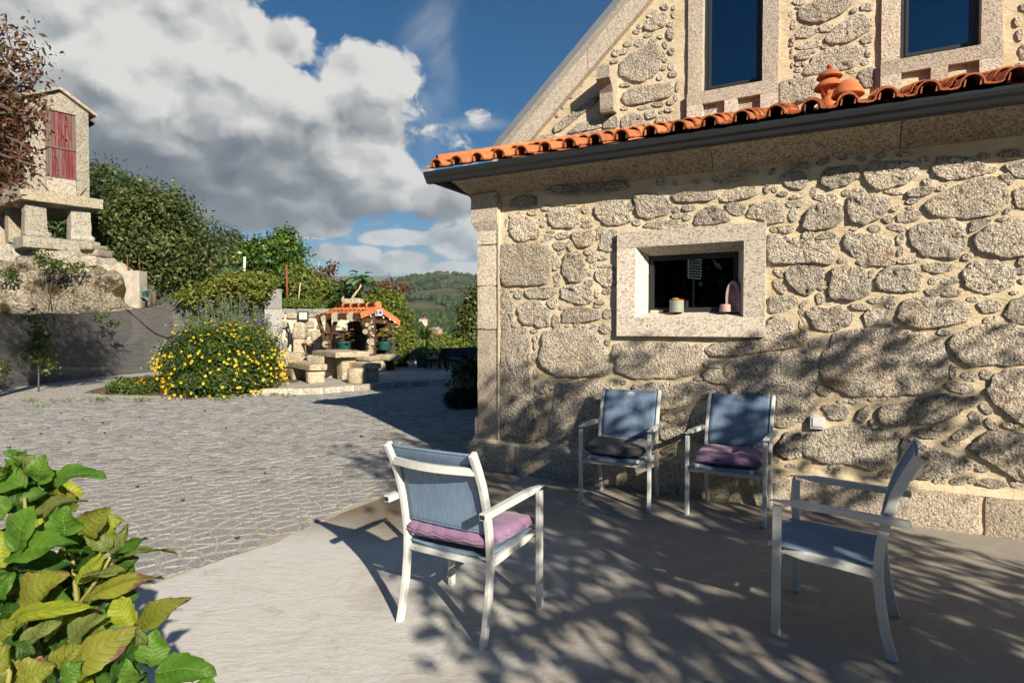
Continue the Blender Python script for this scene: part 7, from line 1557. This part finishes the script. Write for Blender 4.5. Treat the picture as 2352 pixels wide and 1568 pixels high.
o = link('forest', np_mesh('forest', np.concatenate(VV), np.concatenate(FF), False), None, L_for); tag(o, 'dense green forest covering the hillside', None, None, 'stuff')
bpy.data.meshes.remove(ico)
# ================================================================ hydrangea in the foreground
def hydmat(name, c1, c2, edge, eamt):
    m, t, b, g = newmat(name); b.inputs['Roughness'].default_value = .5; b.inputs['Specular IOR Level'].default_value = .32; out = t.nodes['Material Output']
    uv = nd(t, 'ShaderNodeUVMap').outputs[0]; u, v, _ = g.sep(uv); pos = nd(t, 'ShaderNodeNewGeometry').outputs['Position']; oi = nd(t, 'ShaderNodeObjectInfo').outputs['Random']
    av = g.m('ABSOLUTE', v); ph = g.m('FRACT', g.m('MULTIPLY', g.m('SUBTRACT', u, g.m('MULTIPLY', av, .20)), 8.5))
    sv = g.m('MULTIPLY', g.mr(g.m('ABSOLUTE', g.m('SUBTRACT', ph, .5)), .43, .5), .55); mr_ = g.mr(av, .055, .02); vein = g.m('MAXIMUM', sv, mr_)
    f = g.m('ADD', g.m('MULTIPLY', g.noise(pos, 22, 4, .6), .7), g.m('MULTIPLY', oi, .4))
    col = g.ramp(f, [(.25, c1), (.8, c2)])
    ed = g.m('ADD', g.m('MULTIPLY', av, .55), g.m('MULTIPLY', u, .45)); ed = g.mr(g.m('ADD', ed, g.m('MULTIPLY_ADD', g.noise(pos, 24, 5, .7), 2.2, -1.1)), 1.0-eamt, 1.25-eamt)
    col = g.mix(ed, col, edge); col = g.mix(g.m('MULTIPLY', vein, .55), col, tuple(min(1, q*1.45+.05) for q in c2)); g.lk(col, b.inputs['Base Color'])
    bp = nd(t, 'ShaderNodeBump'); bp.inputs['Distance'].default_value = .0022; g.lk(g.m('SUBTRACT', g.m('MULTIPLY', g.noise(pos, 130, 3, .6), .5), vein), bp.inputs['Height']); g.lk(bp.outputs[0], b.inputs['Normal'])
    tr = nd(t, 'ShaderNodeBsdfTranslucent'); mu = nd(t, 'ShaderNodeVectorMath', operation='MULTIPLY'); g.lk(col, mu.inputs[0]); mu.inputs[1].default_value = (1.5, 1.5, .6); g.lk(mu.outputs[0], tr.inputs[0])
    mx = nd(t, 'ShaderNodeMixShader'); mx.inputs[0].default_value = .33; g.lk(b.outputs[0], mx.inputs[1]); g.lk(tr.outputs[0], mx.inputs[2]); g.lk(mx.outputs[0], out.inputs[0]); return m
H_g = hydmat('hydrangea_green', (.05, .135, .014), (.12, .245, .03), (.22, .12, .07), -.35)
H_y = hydmat('hydrangea_yellow', (.15, .22, .018), (.29, .34, .03), (.24, .10, .06), .05)
H_b = hydmat('hydrangea_browning', (.12, .17, .018), (.23, .24, .035), (.17, .075, .065), .28)
H_p = hydmat('hydrangea_pale', (.13, .17, .045), (.20, .24, .07), (.20, .10, .07), .0)
H_d = hydmat('hydrangea_deep', (.025, .075, .010), (.05, .12, .016), (.10, .05, .04), -.1)
hyd = empty('hydrangea_bush', (-1.15, 1.45, 0)); tag(hyd, 'large leaved hydrangea in the near left corner, some leaves browning', 'shrub'); HO = hyd.location.copy()
def leaf_obj(base, tip, W, up, mat, fold=.30, droop=.16, seed=0, twist=0.0):
    base, tip = Vector(base), Vector(tip); ax = tip-base; L = ax.length; d = ax.normalized(); up = Vector(up); n_ = (up-d*up.dot(d)).normalized(); s = d.cross(n_)
    if twist: q = Quaternion(d, twist); n_ = q @ n_; s = q @ s
    nu_, nv_ = 22, 10; V = []; UVs = []; F = []
    for i in range(nu_+1):
        u = i/nu_; w_ = W*max(.0, math.sin(math.pi*min(1, u**.72)))**.72*(1-.10*u)+.0015
        saw = (u*26) % 1.0
        for j in range(nv_+1):
            v = 2*j/nv_-1; k = 1+(.085*(saw-.5)*2 if abs(v) > .95 else 0); ph = (u-.20*abs(v))*8.5*2*math.pi
            bump = .0036*math.cos(ph)*min(1, 6*abs(v))*(1-abs(v)**4)*(1 if 0.04 < u < .96 else 0)
            wav = .010*math.sin(7*u+seed)*abs(v)**2*(1 if v > 0 else -.8)+.010*nz((u*2.2, v*1.3, seed), 1.0)
            p = base+d*(L*u)+s*(w_*v*k)+n_*(fold*abs(v)**1.3*w_+droop*L*(math.sin(math.pi*u)*.8-.55*u*u)+bump+wav)
            V.append(p); UVs.append((u, v))
    for i in range(nu_):
        for j in range(nv_): a = i*(nv_+1)+j; F.append((a, a+1, a+nv_+2, a+nv_+1))
    me = np_mesh('leaf', [tuple(v-base) for v in V], F, True); ul = me.uv_layers.new(name='UVMap'); arr = np.array(UVs)[np.array(F).ravel()]; ul.data.foreach_set('uv', arr.ravel().astype(np.float32))
    o = link('leaf', me, hyd, mat); o.location = base-HO; return o
def hz(x, y, Y): return at(x*.3751, 980+y*.3751, Y)
g1, y1, b1, p1_, d1_ = H_g, H_y, H_b, H_p, H_d
LEAVES = [ # base x,y  tip x,y  half width, distance, material, normal tilt (x right, y to viewer, z up)
 (200,170,140,310,58,1.42,p1_,(-.3,.9,.2)),(235,335,270,178,62,1.40,g1,(.2,.8,.4)),(330,325,640,285,66,1.42,g1,(.1,.45,.8)),(150,370,-70,320,70,1.40,g1,(-.1,.5,.8)),(205,300,50,140,55,1.46,g1,(-.3,.5,.8)),
 (185,545,525,440,46,1.36,p1_,(.1,.5,.8)),(150,480,-10,450,60,1.42,d1_,(0,.6,.6)),(95,760,195,490,98,1.28,g1,(-.1,.8,.5)),(60,800,450,700,76,1.27,g1,(.0,.6,.8)),(400,660,405,478,82,1.34,g1,(.1,.9,.4)),
 (505,655,652,497,72,1.36,b1,(.2,.9,.3)),(30,860,440,832,60,1.36,d1_,(0,.5,.8)),(690,735,505,650,44,1.38,p1_,(-.2,.8,.5)),(690,740,635,585,36,1.42,y1,(.4,.7,.2)),(690,775,775,600,34,1.40,p1_,(.5,.8,.1)),
 (700,800,882,668,30,1.42,g1,(.1,.5,.8)),(690,830,1064,742,22,1.40,p1_,(0,.3,.9)),(480,965,645,760,40,1.38,y1,(.4,.8,.2)),(500,935,755,870,44,1.36,p1_,(.1,.5,.8)),(505,1060,985,905,54,1.33,b1,(.0,.45,.9)),
 (120,1060,405,900,92,1.34,b1,(.1,.8,.5)),(50,1225,512,1080,60,1.26,y1,(.0,.7,.7)),(815,1215,700,1035,66,1.33,y1,(-.1,.9,.4)),(845,1215,1145,1052,64,1.31,b1,(.2,.7,.6)),(420,1300,625,1150,60,1.28,p1_,(-.2,.8,.4)),
 (165,1305,355,1190,46,1.26,p1_,(0,.8,.5)),(430,1500,835,1228,92,1.24,b1,(.1,.8,.6)),(925,1455,960,1238,76,1.25,g1,(.2,.9,.3)),(950,1500,1322,1495,92,1.23,g1,(.1,.55,.8)),(725,1410,905,1320,60,1.28,d1_,(0,.6,.7)),
 (365,1570,505,1440,58,1.20,g1,(0,.8,.5)),(100,1560,330,1470,92,1.20,b1,(.1,.8,.5)),(320,1460,505,1330,58,1.24,b1,(0,.8,.5)),(-60,640,30,860,60,1.28,y1,(.3,.8,.3)),(60,1330,205,1385,50,1.27,d1_,(0,.6,.6)),
 (840,1262,895,1335,36,1.27,p1_,(.3,.9,.2)),(-40,1050,60,900,60,1.30,g1,(.2,.9,.3)),(-60,1290,120,1180,50,1.24,b1,(.2,.7,.5)),(20,560,-60,420,60,1.34,g1,(.2,.9,.3)),(240,1150,60,1060,60,1.36,d1_,(0,.6,.6)),
 (640,1120,840,1010,50,1.40,d1_,(0,.4,.8)),(470,850,620,745,60,1.42,d1_,(0,.6,.6)),(560,1240,690,1170,46,1.34,y1,(.2,.7,.6)),(690,1560,860,1480,70,1.26,d1_,(0,.6,.7)),(980,1560,1110,1580,60,1.27,b1,(0,.5,.8)),(1190,1570,1330,1590,40,1.27,g1,(0,.5,.8)),
 (40,300,-60,230,50,1.40,g1,(.1,.8,.4)),(150,250,120,160,40,1.46,g1,(0,.9,.3)),(560,620,470,560,40,1.42,g1,(-.2,.8,.4)),(250,960,130,880,60,1.42,d1_,(0,.6,.6)),(700,1010,560,960,50,1.45,d1_,(0,.5,.7)),
 (300,1260,330,1180,40,1.33,g1,(0,.9,.3)),(60,1460,-40,1360,70,1.22,b1,(.1,.9,.3)),(560,1420,700,1360,50,1.30,d1_,(0,.6,.7)),(840,1560,760,1450,60,1.24,g1,(0,.8,.5)),(640,1300,560,1210,44,1.33,b1,(0,.8,.5))]
for i, (x0, y0, x1, y1_, w_, Y, mt_, nm) in enumerate(LEAVES):
    dY = rnd.uniform(-.03, .05); leaf_obj(hz(x0, y0, Y+.03), hz(x1, y1_, Y+dY), w_*.3751*Y/F_PX*1.22, (nm[0]+.15, -nm[1], nm[2]), mt_, rnd.uniform(.02, .20), rnd.uniform(.05, .15), i*1.7)
rs = random.Random(31)
for k in range(210):                                        # inner leaves filling the bush
    x, y = rs.uniform(-250, 900), rs.uniform(330, 1750)
    lim = 380+ (y-330)*.55 if y > 420 else 330
    if x > lim: continue
    Y = rs.uniform(1.42, 1.75); b0 = hz(x, y, Y); an = rs.uniform(-1.2, 1.2); L = rs.uniform(.08, .13)
    leaf_obj(b0, b0+Vector((math.sin(an)*L, rs.uniform(-.06, .03), math.cos(an)*L*.6-.02)), rs.uniform(.036, .052), (rs.uniform(-.4, .5), -.7, .6), rs.choice((H_d, H_d, H_g, H_g, H_y, H_b)), rs.uniform(.1, .3), rs.uniform(.05, .2), k)
sm = plain('hydrangea_stem', (.22, .20, .06), .6, var=.3, nscale=20)
for pts_, r_ in ((((150, 430), (180, 900), (120, 1700)), .007), (((440, 770), (470, 1050), (420, 1750)), .008), (((690, 770), (620, 900), (500, 1060), (470, 1400)), .006), (((880, 1250), (800, 1420), (650, 1750)), .007), (((30, 1440), (60, 1500), (20, 1750)), .008), (((520, 1050), (600, 980), (700, 820)), .005)):
    m_ = MB(); m_.tube([hz(x, y, 1.44)-HO for x, y in pts_], [r_*.5]+[r_*.7]*(len(pts_)-1), 8); m_.build('stem', sm, hyd, True)
for x, y in ((-1.15, 1.45), (-1.0, 1.5), (-1.3, 1.4)):
    m_ = MB(); m_.tube([(x-HO.x, y-HO.y, 0), (x-HO.x+.04, y-HO.y, .45), (x-HO.x+.02, y-HO.y-.03, .80)], [.012, .010, .008], 7); m_.build('stem', sm, hyd, True)
# ================================================================ fallen leaves and twigs on the paving
M_litter = plain('dead_leaf', (.20, .085, .035), .8, var=.4, nscale=30)
for k, (px, py) in enumerate(((420, 1153), (240, 996), (236, 972), (268, 958), (94, 998), (30, 1010), (110, 985), (160, 1018), (20, 1030), (320, 960), (190, 965), (60, 975), (315, 1120), (830, 1004), (560, 1012), (380, 940), (470, 945), (140, 950), (640, 985), (300, 1005), (545, 1240), (610, 1090), (735, 950), (520, 985), (80, 1060), (745, 945))):
    p = gnd(px, py); m_ = MB(); L = rnd.uniform(.035, .07) if k else .055; V = []
    for i in range(5):
        u = i/4; w_ = L*.32*math.sin(math.pi*(.1+.85*u))
        for v in (-1, 0, 1): V.append((L*(u-.5), w_*v, .008+.012*abs(v)*rnd.uniform(.6, 1.4)+.014*u*u*rnd.uniform(0, 1)))
    m_.add(V, [(i*3+j, i*3+j+1, i*3+j+4, i*3+j+3) for i in range(4) for j in range(2)]); o = m_.build('fallen_leaf', M_litter, None, True); o.location = (p.x, p.y, .004); o.rotation_euler = (0, 0, rnd.uniform(0, 6.3)); tag(o, 'dry brown leaf lying on the grey paving', 'leaf', 'dry leaves on the paving')
# ================================================================ air: thin even haze round the whole place
mH = bpy.data.materials.new('haze_air'); mH.use_nodes = True; t = mH.node_tree; t.nodes.clear()
pv = nd(t, 'ShaderNodeVolumePrincipled'); pv.inputs['Color'].default_value = (.72, .85, 1.0, 1); pv.inputs['Density'].default_value = 1.15e-4; pv.inputs['Anisotropy'].default_value = 0.1
oo = nd(t, 'ShaderNodeOutputMaterial'); t.links.new(pv.outputs[0], oo.inputs['Volume'])
m_ = MB(); m_.box((0, 0, 190), (19000, 19000, 500)); hzo = m_.build('haze', mH); tag(hzo, 'thin blue distance haze', None, None, 'stuff')
